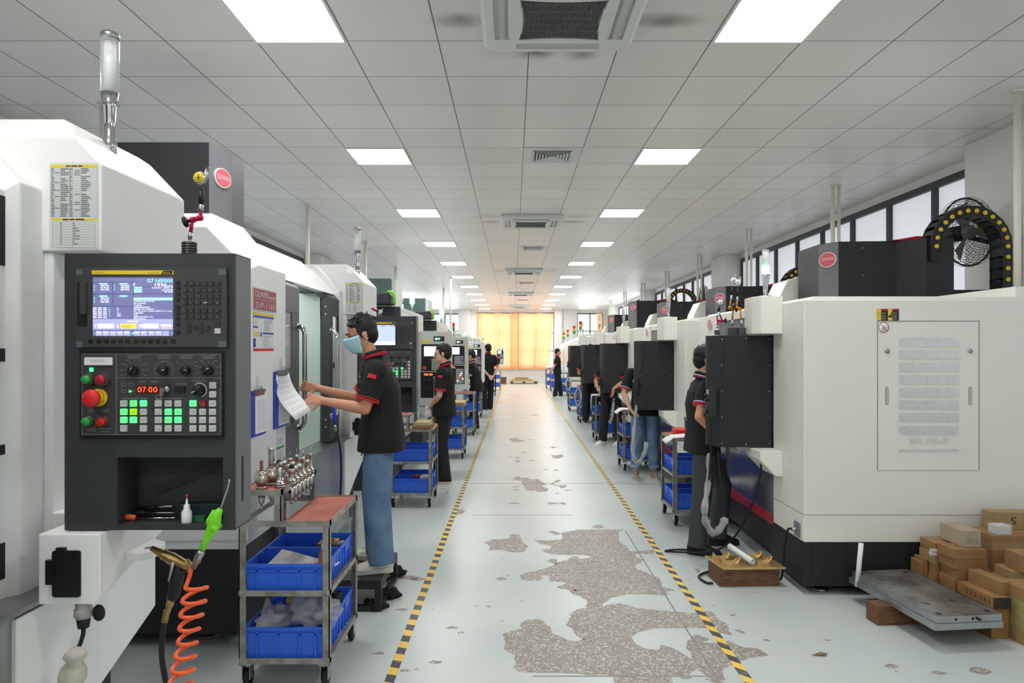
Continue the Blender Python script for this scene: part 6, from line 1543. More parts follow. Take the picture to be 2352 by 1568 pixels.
# pallets against the end wall
def pallet(x0, x1, y0, y1, z, label, stack=None):
    t = thing('pallet', label, 'pallet', ((x0 + x1) / 2, (y0 + y1) / 2, z), 'wooden pallets by the end wall')
    n = 6; w = (x1 - x0) / n
    for i in range(n): b = MB(); b.box(x0 + w * (i + .06), x0 + w * (i + .94), y0, y1, z + .11, z + .13); b.build('deck_board', PINE, t)
    for i in range(3): b = MB(); x = x0 + (x1 - x0) * (.02 + .42 * i); b.box(x, x + .14, y0, y1, z, z + .11); b.build('stringer', WOOD, t)
pallet(-.15, 1.25, 33.6, 34.7, 0, 'timber pallet on the floor under the end window')
b = MB(); b.box(-.05, .95, 33.7, 34.6, .131, .21); tag(b.build('plywood_stack', PINE), 'low stack of boards lying on the pallet under the end window', 'boards')
b = MB(); b.box(.1, .75, 33.75, 34.5, .211, .29); tag(b.build('plywood_stack', TANL), 'smaller top stack of boards on the pallet under the end window', 'boards')
b = MB(); b.box(-.62, -.32, 33.4, 33.9, 0, .28); b.box(-.64, -.30, 33.38, 33.92, .28, .32); tag(b.build('wooden_crate', WOOD), 'brown wooden crate left of the pallet at the end wall', 'crate')
# ------------------------------------------------------------------ people
def ring(c, rx, ry, n=18, fx=Vector((1, 0, 0)), fy=Vector((0, 1, 0)), p=2.3):
    out = []
    for i in range(n):
        a = 2 * pi * i / n; ca, sa = cos(a), sin(a)
        out.append(c + fx * (rx * (abs(ca) ** (2 / p)) * (1 if ca > 0 else -1)) + fy * (ry * (abs(sa) ** (2 / p)) * (1 if sa > 0 else -1)))
    return out
def band(mb, a, b, r, w, m=0, n=20, sx=1.0):
    """short tube around the line a->b at b"""
    d = (b - a).normalized(); mb.tube([b - d * w, b], [r, r], n, m)
def person(name, label, pos, yaw, H=1.72, vox=.009, skin=SKIN, shirt=POLO, trous=TROUB, shoe=SHOEK, sole=SOLEW, trim=TRIMR, trim2=None,
           pose=None, mask=False, glasses=False, badge=False, hair_spiky=False, hands=True, face=True, cuff=False, sole_h=.028, patch=None, belly=1.0, hem=None, hemlow=True, slv=.80, twid=1.0):
    """local frame: x forward, y to the person's left, z up, feet at z=0"""
    k = H / 1.72
    P = dict(pelvis=(0, 0, .93), chest=(0, 0, 1.27), neck=(0, 0, 1.45), head=(.02, 0, 1.60), hpitch=0, hyaw=0,
             lsh=(-.01, .185, 1.385), rsh=(-.01, -.185, 1.385), lel=(-.03, .235, 1.12), rel=(-.03, -.235, 1.12), lwr=(.03, .23, .88), rwr=(.03, -.23, .88),
             lhd=(.2, 0, -1), rhd=(.2, 0, -1), lcurl=.5, rcurl=.5, lpn=(0, -1, 0), rpn=(0, 1, 0),
             lhip=(0, .092, .90), rhip=(0, -.092, .90), lkn=(.02, .10, .48), rkn=(.02, -.10, .48), lan=(-.01, .11, .085), ran=(-.01, -.11, .085), lfy=.12, rfy=-.12)
    if pose: P.update(pose)
    V = {}
    for q, v in P.items():
        V[q] = Vector(v) * k if isinstance(v, tuple) and q not in ('lhd', 'rhd', 'lpn', 'rpn') else (Vector(v) if isinstance(v, tuple) else v)
    M = Matrix.Translation(Vector(pos)) @ Matrix.Rotation(yaw, 4, 'Z')
    t = thing(name, label, 'person', pos)
    # ---- body (one continuous surface)
    b = MB(M)
    Rh = Matrix.Rotation(V['hyaw'], 3, 'Z') @ Matrix.Rotation(V['hpitch'], 3, 'Y')
    hc = V['head']
    h = lambda x, y, z: hc + Rh @ (Vector((x, y, z)) * k)
    b.ell(h(-.012, 0, .035), (.098 * k, .076 * k, .088 * k), 20, 14, R=Rh)
    b.ell(h(.022, 0, -.035), (.068 * k, .064 * k, .088 * k), 18, 12, R=Rh)
    b.ell(h(.052, 0, -.095), (.030 * k, .032 * k, .024 * k), 12, 8, R=Rh)
    b.ell(h(-.01, 0, -.05), (.06 * k, .062 * k, .055 * k), 14, 10, R=Rh)
    if face:
        b.cap(h(.082, 0, .008), h(.103, 0, -.026), .009 * k, .0135 * k, 10)
        for s in (1, -1):
            b.ell(h(.093, s * .011, -.03), (.011 * k, .009 * k, .009 * k), 8, 6)
            b.cap(h(.084, s * .014, .018), h(.070, s * .048, .016), .0085 * k, .007 * k, 8)
            b.ell(h(.060, s * .042, -.022), (.022 * k, .020 * k, .020 * k), 10, 7, R=Rh)
            b.ell(h(-.012, s * .076, -.008), (.017 * k, .008 * k, .031 * k), 10, 8, R=Rh)
        b.cap(h(.082, -.018, -.062), h(.082, .018, -.062), .0085 * k, .0085 * k, 8)
        b.cap(h(.079, -.014, -.074), h(.079, .014, -.074), .0085 * k, .0085 * k, 8)
    nk = V['neck']
    b.cap(nk + Vector((-.012, 0, -.05)) * k, h(-.02, 0, -.055), .056 * k, .052 * k, 16)
    # inner torso
    b.loft([ring(V['pelvis'] + Vector((0, 0, -.06)) * k, .085 * k, .135 * k), ring(V['pelvis'] + Vector((0, 0, .08)) * k, .085 * k, .13 * k), ring(V['chest'], .10 * k, .15 * k), ring(V['chest'].lerp(V['neck'], .6), .075 * k, .135 * k), ring(nk, .05 * k, .06 * k)], smooth=True)
    for s in ('l', 'r'):
        sh, el, wr = V[s + 'sh'], V[s + 'el'], V[s + 'wr']
        b.cap(V['chest'].lerp(V['neck'], .55), sh, .06 * k, .05 * k); b.cap(sh, el, .047 * k, .039 * k)
        mid = el.lerp(wr, .3); b.cap(el, mid, .037 * k, .039 * k); b.cap(mid, wr, .039 * k, .026 * k)
        # hand: palm, four fingers of different length, thumb from the side of the palm
        d = V[s + 'hd'].normalized(); pn = V[s + 'pn']; pn = (pn - d * pn.dot(d)).normalized(); sd = d.cross(pn) * (1 if s == 'l' else -1)
        # sd points to the thumb side
        cu = V[s + 'curl']
        if hands:
            for u in (-.024, -.008, .008, .024): b.cap(wr + d * .012 * k + sd * u * .6 * k, wr + d * .082 * k + sd * u * k, .0155 * k, .0125 * k, 8)
            for i, (u, L) in enumerate(((.031, .070), (.0105, .078), (-.0105, .073), (-.031, .058))):
                p = wr + d * .086 * k + sd * u * k; dd = d.copy(); r = .0088 * k
                for j, f in enumerate((.45, .32, .23)):
                    ang = cu * (.55, .95, .7)[j] * (1 + .12 * i)
                    dd = (dd * cos(ang) + pn * sin(ang)).normalized(); pn2 = pn
                    q = p + dd * L * f * k; b.cap(p, q, r, r * .92, 8); p = q; r *= .92
            p = wr + d * .028 * k + sd * .026 * k; q = p + (d * .5 + sd * .75 + pn * .45 * cu).normalized() * .042 * k; b.cap(p, q, .013 * k, .0105 * k, 8)
            q2 = q + (d * .85 + sd * .25 + pn * .6 * cu).normalized() * .032 * k; b.cap(q, q2, .0105 * k, .0085 * k, 8)
        else:
            b.cap(wr, wr + d * .09 * k, .028 * k, .03 * k, 8); b.cap(wr + d * .09 * k, wr + d * .15 * k + pn * .03, .026 * k, .015 * k, 8)
        hp, kn, an = V[s + 'hip'], V[s + 'kn'], V[s + 'an']
        b.cap(V['pelvis'], hp, .09 * k, .08 * k); b.cap(hp, kn, .075 * k, .052 * k); b.cap(kn, kn.lerp(an, .35), .05 * k, .052 * k); b.cap(kn.lerp(an, .35), an, .05 * k, .036 * k)
        fd = Vector((cos(V[s + 'fy']), sin(V[s + 'fy']), 0)); b.cap(an, Vector((an.x, an.y, an.z - .03 * k)) + fd * .07 * k, .030 * k, .018 * k)
    body = b.build('body', skin, t, remesh=vox, smit=3)
    # ---- eyes, brows, lips
    if face:
        for s in (1, -1):
            e = MB(M); e.ell(h(.083, s * .030, .001), (.007 * k, .012 * k, .0065 * k), 10, 6, 0, R=Rh); e.build('eye', EYEM, t)
            e = MB(M); e.tube([h(.094, s * .013, .021), h(.090, s * .032, .028), h(.074, s * .051, .022)], [.0035 * k, .0045 * k, .002 * k], 6); e.build('eyebrow', HAIR, t)
        if not mask: e = MB(M); e.cap(h(.0885, -.020, -.067), h(.0885, .020, -.067), .004 * k, .004 * k, 8); e.build('lips', LIPM, t)
    # ---- hair
    hr = MB(M); rnd = random.Random(int(abs(pos[0] * 977 + pos[1] * 131)))
    hr.ell(h(-.026, 0, .052), (.099 * k, .083 * k, .086 * k), 20, 14, R=Rh)
    hr.ell(h(-.052, 0, .005), (.070 * k, .078 * k, .085 * k), 18, 12, R=Rh)
    for s in (1, -1): hr.cap(h(.022, s * .068, .035), h(.012, s * .072, -.008), .014 * k, .008 * k, 8)
    hr.cap(h(.052, -.045, .080), h(.056, .045, .080), .019 * k, .019 * k, 10)
    n = 90 if hair_spiky else 46
    for i in range(n):
        th = rnd.uniform(0, 2 * pi); ph = rnd.uniform(.05, 1.25)
        dv = Vector((sin(ph) * cos(th), sin(ph) * sin(th), cos(ph))); o = Vector((-.026, 0, .052)) + Vector((dv.x * .095, dv.y * .079, dv.z * .082))
        Lh = (.030 if hair_spiky else .016) * rnd.uniform(.5, 1.1); tip = o + (dv + Vector((.45 if dv.x > .2 else .0, 0, .25))).normalized() * Lh
        hr.tube([h(*(o - dv * .01)), h(*tip)], [.0105 * k, .002 * k], 6)
    hr.build('hair', HAIR, t, remesh=max(.005, vox * .8), smit=1)
    if mask:
        m = MB(M); L = []
        for i in range(9):
            v = i / 8; z = -.002 - .108 * v; row = []
            for j in range(13):
                a = radians(-82 + 164 * j / 12); R_ = .094 - .030 * v ** 2 + (.020 * cos(a) ** 6 * (1 - abs(v - .35) * 1.3)); xx = .012 + R_ * cos(a) * (1.0 if v < .8 else .96); yy = (.076 - .016 * v) * sin(a)
                row.append(h(xx + .004 * (i % 3 == 1), yy, z + .018 * (1 - cos(a)) * (v - .5) * -1.2))
            L.append(row)
        m.loft(L, 0, True, False, closed=False)
        mk = m.build('face_mask', MASKM, t, recalc=True); mk.modifiers.new('s', 'SOLIDIFY').thickness = .002
        m = MB(M)
        for s in (1, -1):
            m.tube([h(.024, s * .075, -.012), h(-.005, s * .080, .010), h(-.026, s * .080, .018)], .0016, 5); m.tube([h(.020, s * .064, -.085), h(-.01, s * .078, -.045), h(-.028, s * .080, -.022)], .0016, 5)
        m.build('mask_straps', PAPER, t)
    if glasses:
        g = MB(M)
        for s in (1, -1): g.tube([h(.098 - .1 * abs(cos(a)) * .10, s * (.033 + .021 * cos(a)), -.002 + .016 * sin(a)) for a in [2 * pi * i / 16 for i in range(16)]], .0018, 5, closed=True); g.tube([h(.092, s * .054, .002), h(.03, s * .078, .006), h(-.02, s * .080, .002)], .0018, 5)
        g.tube([h(.1, -.012, .002), h(.1, .012, .002)], .0018, 5); g.build('glasses', BLACK, t)
    # ---- polo shirt
    s_ = MB(M); pe, ch = V['pelvis'], V['chest']
    hemz = -.10 if hem is None else hem
    wst = pe.lerp(ch, .45)
    s_.loft([ring(pe + Vector((.0, 0, hemz)) * k, .146 * k * belly, .205 * k, p=2.9), ring(pe + Vector((0, 0, hemz + .09)) * k, .140 * k * belly, .196 * k, p=2.7), ring(wst, .122 * k * belly, .172 * k), ring(ch + Vector((-.0, 0, -.02)) * k, .128 * k, .182 * k), ring(ch.lerp(nk, .45), .112 * k, .188 * k), ring(ch.lerp(nk, .8), .082 * k, .150 * k), ring(nk + Vector((-.008, 0, .0)) * k, .066 * k, .074 * k), ring(nk + Vector((-.012, 0, .035)) * k, .062 * k, .066 * k)], smooth=True)
    for s in ('l', 'r'):
        sh, el = V[s + 'sh'], V[s + 'el']; end = sh.lerp(el, slv)
        s_.cap(ch.lerp(nk, .6) + Vector((0, .07 if s == 'l' else -.07, 0)) * k, sh, .075 * k, .068 * k); s_.tube([sh, sh.lerp(el, .4), end], [.069 * k, .072 * k, .074 * k], 16)
        s_.cap(sh.lerp(el, .1), ch + Vector((0, .10 if s == 'l' else -.10, -.04)) * k, .062 * k, .09 * k)
    so = s_.build('polo_shirt', shirt, t, remesh=vox, smit=4)
    c = MB(M)
    # collar with its stripe, sleeve stripes, sleeve patch
    def collar(r0, r1, z0, z1, m):
        L = []
        for (r, z) in ((r0, z0), (r1, z1), (r1 - .006, z1), (r0 - .006, z0)): L.append([nk + Vector((-.012 + r * .98 * cos(a), r * 1.05 * sin(a), z + .022 * cos(a) * -1)) * k for a in [radians(22 + 316 * i / 24) for i in range(25)]])
        c.loft([list(x) for x in zip(*L)], m, True)
    collar(.084, .066, .012, .052, 0); collar(.0858, .0818, .008, .017, 1); 
    collar(.0835, .0805, .0205, .0265, 1 if trim2 is None else 2)
    if trim2 is not None: collar(.087, .0845, .002, .008, 3)
    c.build('collar', [shirt, trim, trim2 or trim, TRIMB if trim2 else trim], t)
    for s in ('l', 'r'):
        c = MB(M); sh, el = V[s + 'sh'], V[s + 'el']
        band(c, sh, sh.lerp(el, slv + .005), .0765 * k, .009, 0); band(c, sh, sh.lerp(el, slv - .055), .0755 * k, .006, 0 if trim2 is None else 1)
        if trim2 is not None: band(c, sh, sh.lerp(el, slv - .025), .0758 * k, .008, 2)
        c.build('sleeve_stripe', [trim, trim2 or trim, TRIMB if trim2 else trim], t)
    if patch:
        c = MB(M); sh, el = V[patch + 'sh'], V[patch + 'el']; d = (el - sh).normalized(); o = Vector((0, 1 if patch == 'l' else -1, .25)); o = (o - d * o.dot(d)).normalized(); sd = d.cross(o)
        p0 = sh.lerp(el, .16); L = []
        for i in range(5): a = radians(-22 + 11 * i * 1.0 + 0); L.append([p0 + (o * cos(a) + sd * sin(a)) * .0745 * k, p0 + d * .026 + (o * cos(a) + sd * sin(a)) * .0755 * k])
        c.loft(L, 0, False, False, closed=False); c.build('sleeve_patch', trim, t).modifiers.new('s', 'SOLIDIFY').thickness = .002
    # placket
    c = MB(M); c.tube([nk + Vector((.060, 0, .0)) * k, ch.lerp(nk, .75) + Vector((.084, 0, 0)) * k, ch.lerp(nk, .45) + Vector((.113, 0, 0)) * k], [.010, .011, .011], 6); c.build('placket', trim if trim2 is None else shirt, t)
    if badge:
        c = MB(M); p = ch + Vector((.118, .085, .06)) * k; c.prism([(p.x, p.y), (p.x + .006, p.y), (p.x + .006, p.y + .03), (p.x, p.y + .03)], 'z', p.z, p.z + .022); c.build('chest_badge', YEL, t)
    # ---- trousers
    tr = MB(M)
    tr.loft([ring(pe + Vector((0, 0, -.10)) * k, .108 * k, .165 * k), ring(pe + Vector((0, 0, .03)) * k, .108 * k, .162 * k), ring(pe + Vector((0, 0, .09)) * k, .10 * k, .15 * k)], smooth=True)
    for s in ('l', 'r'):
        hp, kn, an = V[s + 'hip'], V[s + 'kn'], V[s + 'an']
        tr.tube([hp + Vector((0, 0, .0)) * k, hp.lerp(kn, .45), kn, kn.lerp(an, .5), an + Vector((0, 0, (-.03 if hemlow else -.012) if not cuff else .07)) * k], [.088 * k, .092 * k * (.4 + .6 * twid), .080 * k * twid, .077 * k * twid, .076 * k * twid if not cuff else .066 * k], 18)
        for q, fr in enumerate((.1, .35, .62, .86)):
            c_ = kn.lerp(an, fr); rr = (.078 - .006 * fr) * k * twid; tr.tube([c_ + Vector((rr * .9 * cos(a), rr * .95 * sin(a), .012 * sin(2 * a + q * 2))) for a in [2 * pi * i / 12 for i in range(12)]], .0075 * k, 6, closed=True)
    tr.build('trousers', trous, t, remesh=vox, smit=5)
    if cuff:
        c = MB(M)
        for s in ('l', 'r'):
            kn, an = V[s + 'kn'], V[s + 'an']; c.tube([an + Vector((0, 0, .065)) * k, an + Vector((0, 0, .105)) * k], [.070 * k, .071 * k], 18)
        c.build('rolled_cuff', mat('denim_cuff', (140, 166, 192), .8), t)
    # ---- shoes
    for s in ('l', 'r'):
        an = V[s + 'an']; fy = V[s + 'fy']; fd = Vector((cos(fy), sin(fy), 0)); sd = Vector((-sin(fy), cos(fy), 0)); base = Vector((an.x, an.y, an.z - .085 * k))
        u = MB(M); L = []; LS = []
        for x, w, hh in ((-.078, .026, .080), (-.055, .038, .105), (-.01, .042, .118), (.03, .043, .112), (.07, .046, .092), (.11, .050, .072), (.15, .048, .058), (.182, .036, .046), (.196, .014, .032)):
            c_ = base + fd * x * k; L.append([c_ + sd * w * k * cos(a) * .95 + Vector((0, 0, sole_h * .6 + (hh - sole_h * .6) * max(0, sin(a)) ** .8 * k + (0 if sin(a) >= 0 else 0))) for a in [pi * i / 8 for i in range(9)]])
            LS.append([c_ + sd * w * 1.04 * k, c_ + sd * w * 1.08 * k + Vector((0, 0, sole_h)), c_ - sd * w * 1.08 * k + Vector((0, 0, sole_h)), c_ - sd * w * 1.04 * k])
        u.loft(L, 0, True); u.cap(base + Vector((0, 0, .075)) - fd * .012, base + Vector((0, 0, .118)) - fd * .015, .046 * k, .050 * k, 14)
        for q in range(4): c_ = base + fd * (.045 + .022 * q) * k + Vector((0, 0, (.108 - .012 * q) * k)); u.tube([c_ + sd * .02, c_ + Vector((0, 0, .006)), c_ - sd * .02], .003, 5, 1)
        sho = u.build('shoe', [shoe, mat('laces', (196, 188, 176), .7) if shoe is not SHOEK else RUBBER], t)
        q = MB(M); q.loft(LS, 0, False); q.build('sole', sole, sho, bevel=.004)
    return t

# --- the masked worker on the platform at the second left machine
person('person', 'masked worker in black polo and blue jeans reaching for the machine door handle', (-.90, 4.66, .20), pi, H=1.70, vox=.0052, shirt=POLO, trous=JEANS, shoe=SHOEW, sole_h=.036, mask=True, hair_spiky=True, badge=True, patch='l', twid=1.16, belly=1.08, hem=-.11,
       pose=dict(pelvis=(-.02, 0, .90), chest=(-.015, 0, 1.22), neck=(.045, 0, 1.41), head=(.125, .0, 1.565), hpitch=.22, hyaw=.42,
                 lsh=(-.02, .19, 1.335), rsh=(.02, -.175, 1.335), lel=(.045, .245, 1.085), rel=(.19, -.20, 1.115), lwr=(.32, .215, 1.135), rwr=(.44, -.085, 1.20),
                 lhd=(.85, -.12, .12), rhd=(.82, .35, .18), lpn=(.0, -.9, -.5), rpn=(-.1, .95, .1), lcurl=.55, rcurl=1.05,
                 lhip=(-.01, .09, .87), rhip=(.0, -.09, .87), lkn=(-.005, .11, .47), rkn=(.05, -.11, .47), lan=(-.04, .14, .085), ran=(.03, -.13, .085), lfy=.25, rfy=-.2))
# --- worker in glasses, hands crossed
person('person', 'worker in glasses, black polo with red trim, forearms crossed in front', (-.855, 8.66, 0), pi * .97, H=1.71, vox=.0075, skin=SKINF, glasses=True, patch='l',
       pose=dict(head=(.03, 0, 1.605), hpitch=.06, hyaw=.15, lel=(.02, .235, 1.10), rel=(.02, -.235, 1.10), lwr=(.155, .07, .955), rwr=(.165, -.05, .905), lhd=(.1, -.95, -.2), rhd=(.0, .7, -.75), lpn=(-.3, .0, -1), rpn=(-.8, 0, -.3), lcurl=.5, rcurl=.4, lan=(-.03, .11, .085), ran=(.10, -.10, .085), rkn=(.06, -.1, .48), lsh=(.0, .185, 1.38)))
# --- shorter worker with striped collar
person('person', 'worker with a white striped collar bending toward the rounded panel', (-.80, 14.35, 0), pi * .95, H=1.66, vox=.010, trim=TRIMW, trim2=TRIMR,
       pose=dict(pelvis=(-.06, 0, .92), chest=(.0, 0, 1.25), neck=(.07, 0, 1.42), head=(.08, 0, 1.575), hpitch=.3, lel=(.08, .25, 1.12), rel=(.08, -.25, 1.12), lwr=(.30, .16, 1.08), rwr=(.30, -.12, 1.08), lhd=(1, -.2, 0), rhd=(1, .2, 0), lsh=(.04, .18, 1.36), rsh=(.04, -.18, 1.36)))
# --- man with his back turned on the left
person('person', 'man in black polo seen from behind, hands clasped behind his back', (-.685, 18.85, 0), pi * .68, H=1.80, vox=.010, skin=SKINF, sole=SHOEWW, patch='l',
       pose=dict(head=(.0, 0, 1.60), lel=(-.09, .25, 1.12), rel=(-.09, -.25, 1.12), lwr=(-.19, .09, .92), rwr=(-.20, -.06, .90), lhd=(-.1, -.6, -.7), rhd=(-.1, .6, -.6), lpn=(1, 0, 0), rpn=(1, 0, 0), lan=(-.02, .10, .085), ran=(.05, -.10, .085)))
# --- man with clasped hands far right
person('person', 'man far right in black with white sneakers, hands clasped behind his back', (1.53, 23.8, 0), -.06, H=1.68, vox=.010, skin=SKINF, shoe=SHOEWW, sole=SHOEWW,
       pose=dict(lel=(-.10, .24, 1.13), rel=(-.10, -.24, 1.13), lwr=(-.20, .08, .93), rwr=(-.20, -.06, .92), lhd=(-.1, -.6, -.7), rhd=(-.1, .6, -.7), lpn=(1, 0, 0), rpn=(1, 0, 0), lan=(.13, .10, .085), ran=(-.10, -.10, .085), lkn=(.08, .1, .48), rkn=(-.02, -.1, .48), hpitch=.08))
# --- worker at the near right panel
person('person', 'worker in slate trousers and striped collar, head half hidden behind the near black panel', (1.60, 5.76, 0), .10, H=1.70, vox=.0062, trous=TROUG, sole=SHOEK, trim=TRIMR, trim2=TRIMW, hem=-.10, belly=.9, slv=.62,
       pose=dict(pelvis=(-.03, 0, .91), chest=(-.03, 0, 1.24), neck=(-.005, 0, 1.42), head=(.02, 0, 1.575), hpitch=.12, hyaw=-.3, lsh=(.0, .175, 1.35), rsh=(-.065, -.185, 1.35), rel=(-.15, -.26, 1.13), lel=(.08, .22, 1.10), rwr=(.06, -.30, .93), lwr=(.24, .10, 1.06), rhd=(.95, .1, .15), lhd=(1, -.3, .2), rpn=(.2, .8, -.5), lpn=(0, -1, -.3), rcurl=.9,
                 rhip=(-.04, -.095, .88), lhip=(.0, .09, .88), rkn=(-.07, -.11, .47), lkn=(.20, .12, .50), ran=(-.13, -.16, .085), lan=(.14, .09, .085), rfy=-.55, lfy=.02))
# --- worker in blue jeans behind the second panel
person('person', 'worker in washed blue jeans standing behind the second black panel on the right', (1.69, 8.86, 0), -pi / 2 - .05, H=1.68, vox=.0085, trous=JEANSW, shoe=SHOET, skin=SKINF, trim=TRIMR, trim2=TRIMW, cuff=True,
       pose=dict(rel=(.06, -.28, 1.12), rwr=(.16, -.21, .93), rhd=(.4, .5, -.7), lel=(.05, .27, 1.12), lwr=(.22, .15, 1.0), lhd=(.8, -.3, .2), lan=(.0, .12, .085), ran=(.0, -.12, .085), lfy=.1, rfy=-.1, hpitch=.15))
# --- worker with white striped sneakers behind the third panel
person('person', 'worker in black with white sneakers, mostly hidden by the third black panel', (1.71, 12.0, 0), -pi * .72, H=1.70, vox=.010, hemlow=False, shoe=SHOEWW, sole=SHOEWW, cuff=False,
       pose=dict(rel=(.08, -.27, 1.12), rwr=(.22, -.14, 1.0), rhd=(.8, .3, 0), lwr=(.2, .16, 1.0), lel=(.04, .26, 1.12), lan=(-.10, .10, .085), ran=(.10, -.12, .085), rkn=(.08, -.1, .48), lkn=(-.02, .1, .48)))
# --- worker behind the fourth panel
person('person', 'worker behind the fourth black panel, only hair and dark trousers showing', (1.75, 15.6, 0), -pi / 2, H=1.75, vox=.011, hair_spiky=True,
       pose=dict(lwr=(.2, .14, 1.0), rwr=(.2, -.14, 1.0), lel=(.04, .26, 1.12), rel=(.04, -.26, 1.12), lhd=(1, 0, 0), rhd=(1, 0, 0)))
# ------------------------------------------------------------------ step, guns, gauges, crate, plate, blocks
t = thing('step_platform', 'black steel step platform under the masked worker', 'step', (-1.05, 4.66, 0))
b = MB(); b.box(-1.30, -.828, 4.36, 4.965, .180, .199); b.build('tread', mat('worn_tread_plate', (66, 68, 68), .4, .4, noise=.4, nscale=30, dark=(40, 41, 42)), t, bevel=.003)
f = MB()
for x0 in (-1.30, -.872):
    f.box(x0, x0 + .044, 4.36, 4.40, 0, .18); f.box(x0, x0 + .044, 4.925, 4.965, 0, .18); f.box(x0, x0 + .044, 4.40, 4.925, .0, .035); f.box(x0, x0 + .044, 4.40, 4.925, .14, .18)
for y0 in (4.36, 4.925): f.box(-1.256, -.872, y0, y0 + .04, .14, .18); f.box(-1.256, -.872, y0, y0 + .04, 0, .035)
f.build('frame', BLACKP, t, bevel=.002)
for i, (px, py, r) in enumerate(((905, 1322, .055), (893, 1372, .05), (858, 1398, .05))):
    c = FL(px, py); rnd = random.Random(i + 20); b = MB(); b.ell((0, 0, 0), 1, 16, 9); vs = []
    for v in b.v:
        p = Vector(v); d = 1 + .35 * sin(5 * atan2(p.y, p.x) + i) * cos(3 * p.z) + rnd.uniform(-.12, .12); vs.append((c.x + p.x * r * 1.5 * d, c.y + p.y * r * d, max(.001, p.z * r * .8 * d + r * .4)))
    b.v = vs; tag(b.build('rag', mat('black_rag_cloth', (30, 30, 31), .9)), ['black rag bunched at the rear corner of the step platform', 'black rag crumpled beside the foot of the step platform', 'black rag pressed under the front of the step platform'][i], 'rag', 'black rags by the step')
# brass air gun with black hose
Y = 2.17; P = lambda px, py, dy=0: W(px, py, Y + dy)
t = thing('air_gun', 'brass air gun with black grip hanging from the white hose holder', 'air gun', P(400, 1300))
b = MB(); b.tube([P(348, 1258), P(372, 1271), P(376, 1273), P(384, 1277), P(392, 1281), P(425, 1297), P(434, 1299)], [.008, .0125, .017, .016, .019, .015, .013], 14); b.build('barrel', BRASS, t)
b = MB(); b.lathe([(.0135, -.006), (.0135, .006)], P(432, 1298), 10, axis='y'); b.tube([P(428, 1286), P(434, 1312)], .010, 8); b.build('end_cap', BRASS, t)
b = MB(); b.tube([P(405, 1294), P(410, 1315), P(404, 1340), P(397, 1368), P(393, 1374)], [.014, .019, .0195, .0185, .016], 14); b.build('grip', RUBBER, t)
b = MB(); b.tube([P(398, 1290, -.02), P(393, 1312, -.02), P(388, 1335, -.018)], [.006, .005, .004], 8); b.build('trigger', STEEL, t)
b = MB(); b.tube([P(393, 1372), P(390, 1388), P(389, 1390), P(386, 1402), P(383, 1404), P(378, 1428)], [.012, .013, .0105, .0095, .011, .0105], 8); b.build('coupling', BRASS, t)
b = MB(); b.tube(bez([P(379, 1426), P(373, 1462), P(372, 1510), P(380, 1560), P(395, 1640), P(400, 1760), P(380, 1850)], 30), .0085, 10); b.build('hose', RUBBER, t)
# green blow gun with coiled orange hose
Y = 2.07
t = thing('blow_gun', 'lime green blow gun with coiled orange hose in front of the near panel', 'air gun', P(480, 1200))
b = MB(); b.tube(bez([P(527, 1101), P(523, 1120), P(514, 1145), P(506, 1170)], 12), .0032, 8); b.build('nozzle', STEEL, t)
b = MB(); b.tube([P(507, 1168), P(498, 1180), P(493, 1200), P(487, 1215), P(474, 1240), P(464, 1262)], [.0075, .0145, .0185, .0165, .0105, .0095], 14); b.lathe([(.009, -.022), (.009, .022)], P(497, 1211), 14, axis='y'); b.build('body', LIME, t)
b = MB(); b.tube([P(492, 1172, -.006), P(478, 1196, -.008), P(476, 1204, -.006)], [.006, .007, .004], 8); b.build('lever', LIME, t)
b = MB(); b.tube([P(463, 1264), P(461, 1270), P(459, 1272), P(452, 1288), P(450, 1290), P(443, 1304)], [.0105, .0125, .0115, .0120, .0095, .0085], 10); b.build('coupling', STEEL, t)
path = [P(441, 1300), P(437, 1318)]
ax0 = P(452, 1338); ax1 = P(412, 1590); n = 8; per = 22
for i in range(n * per + 1):
    u = i / (n * per); a = 2 * pi * i / per + pi; c = ax0.lerp(ax1, u); rr = .030 + .003 * sin(9 * u)
    path.append(c + Vector((rr * cos(a), rr * sin(a), .006 * cos(a))))
path += [P(415, 1610), P(418, 1680)]
b = MB(); b.tube(path, .0062, 9); b.build('coil_hose', ORANGE, t)
# things in the near panel's recess
zc = CAM_H - (1205 - CY) * 2.12 / F_PX
t = thing('glue_bottle', 'small white squeeze bottle with red tip in the recess of the near panel', 'bottle', W(429, 1205, 2.14))
c0 = (W(429, 1205, 2.145).x, 2.145, 0); b = MB(); b.lathe([(.0145, zc), (.0155, zc + .004), (.0155, zc + .034), (.009, zc + .045), (.009, zc + .056), (.004, zc + .058), (.002, zc + .076)], c0, 18); b.build('bottle_body', mat('milky_plastic', (226, 228, 232), .35), t)
b = MB(); b.lathe([(.0035, zc + .0765), (.0025, zc + .088)], c0, 10); b.build('tip', REDBOX, t)
def rod(nm, a, b_, r, m, lb, cat, parts=()):
    t = thing(nm, lb, cat, a); q = MB(); q.cyl(a, b_, r, 10); q.build('shaft', m, t)
    for pn, pa, pb, pr, pm in parts: q = MB(); q.tube([pa, Vector(pa).lerp(Vector(pb), .1), Vector(pa).lerp(Vector(pb), .9), pb], [pr * .7, pr, pr, pr * .7], 12); q.build(pn, pm, t)
Yc = 2.17; Q = lambda px, z, dy=0: Vector(((px - CX) * (Yc + dy) / F_PX, Yc + dy, z))
rod('screwdriver', Q(312, zc + .008), Q(405, zc + .008, .005), .003, CHROME, 'screwdriver with orange handle lying in the recess of the near panel', 'screwdriver', [('handle', Q(286, zc + .012), Q(312, zc + .009), .010, mat('orange_handle', (196, 86, 40), .35))])
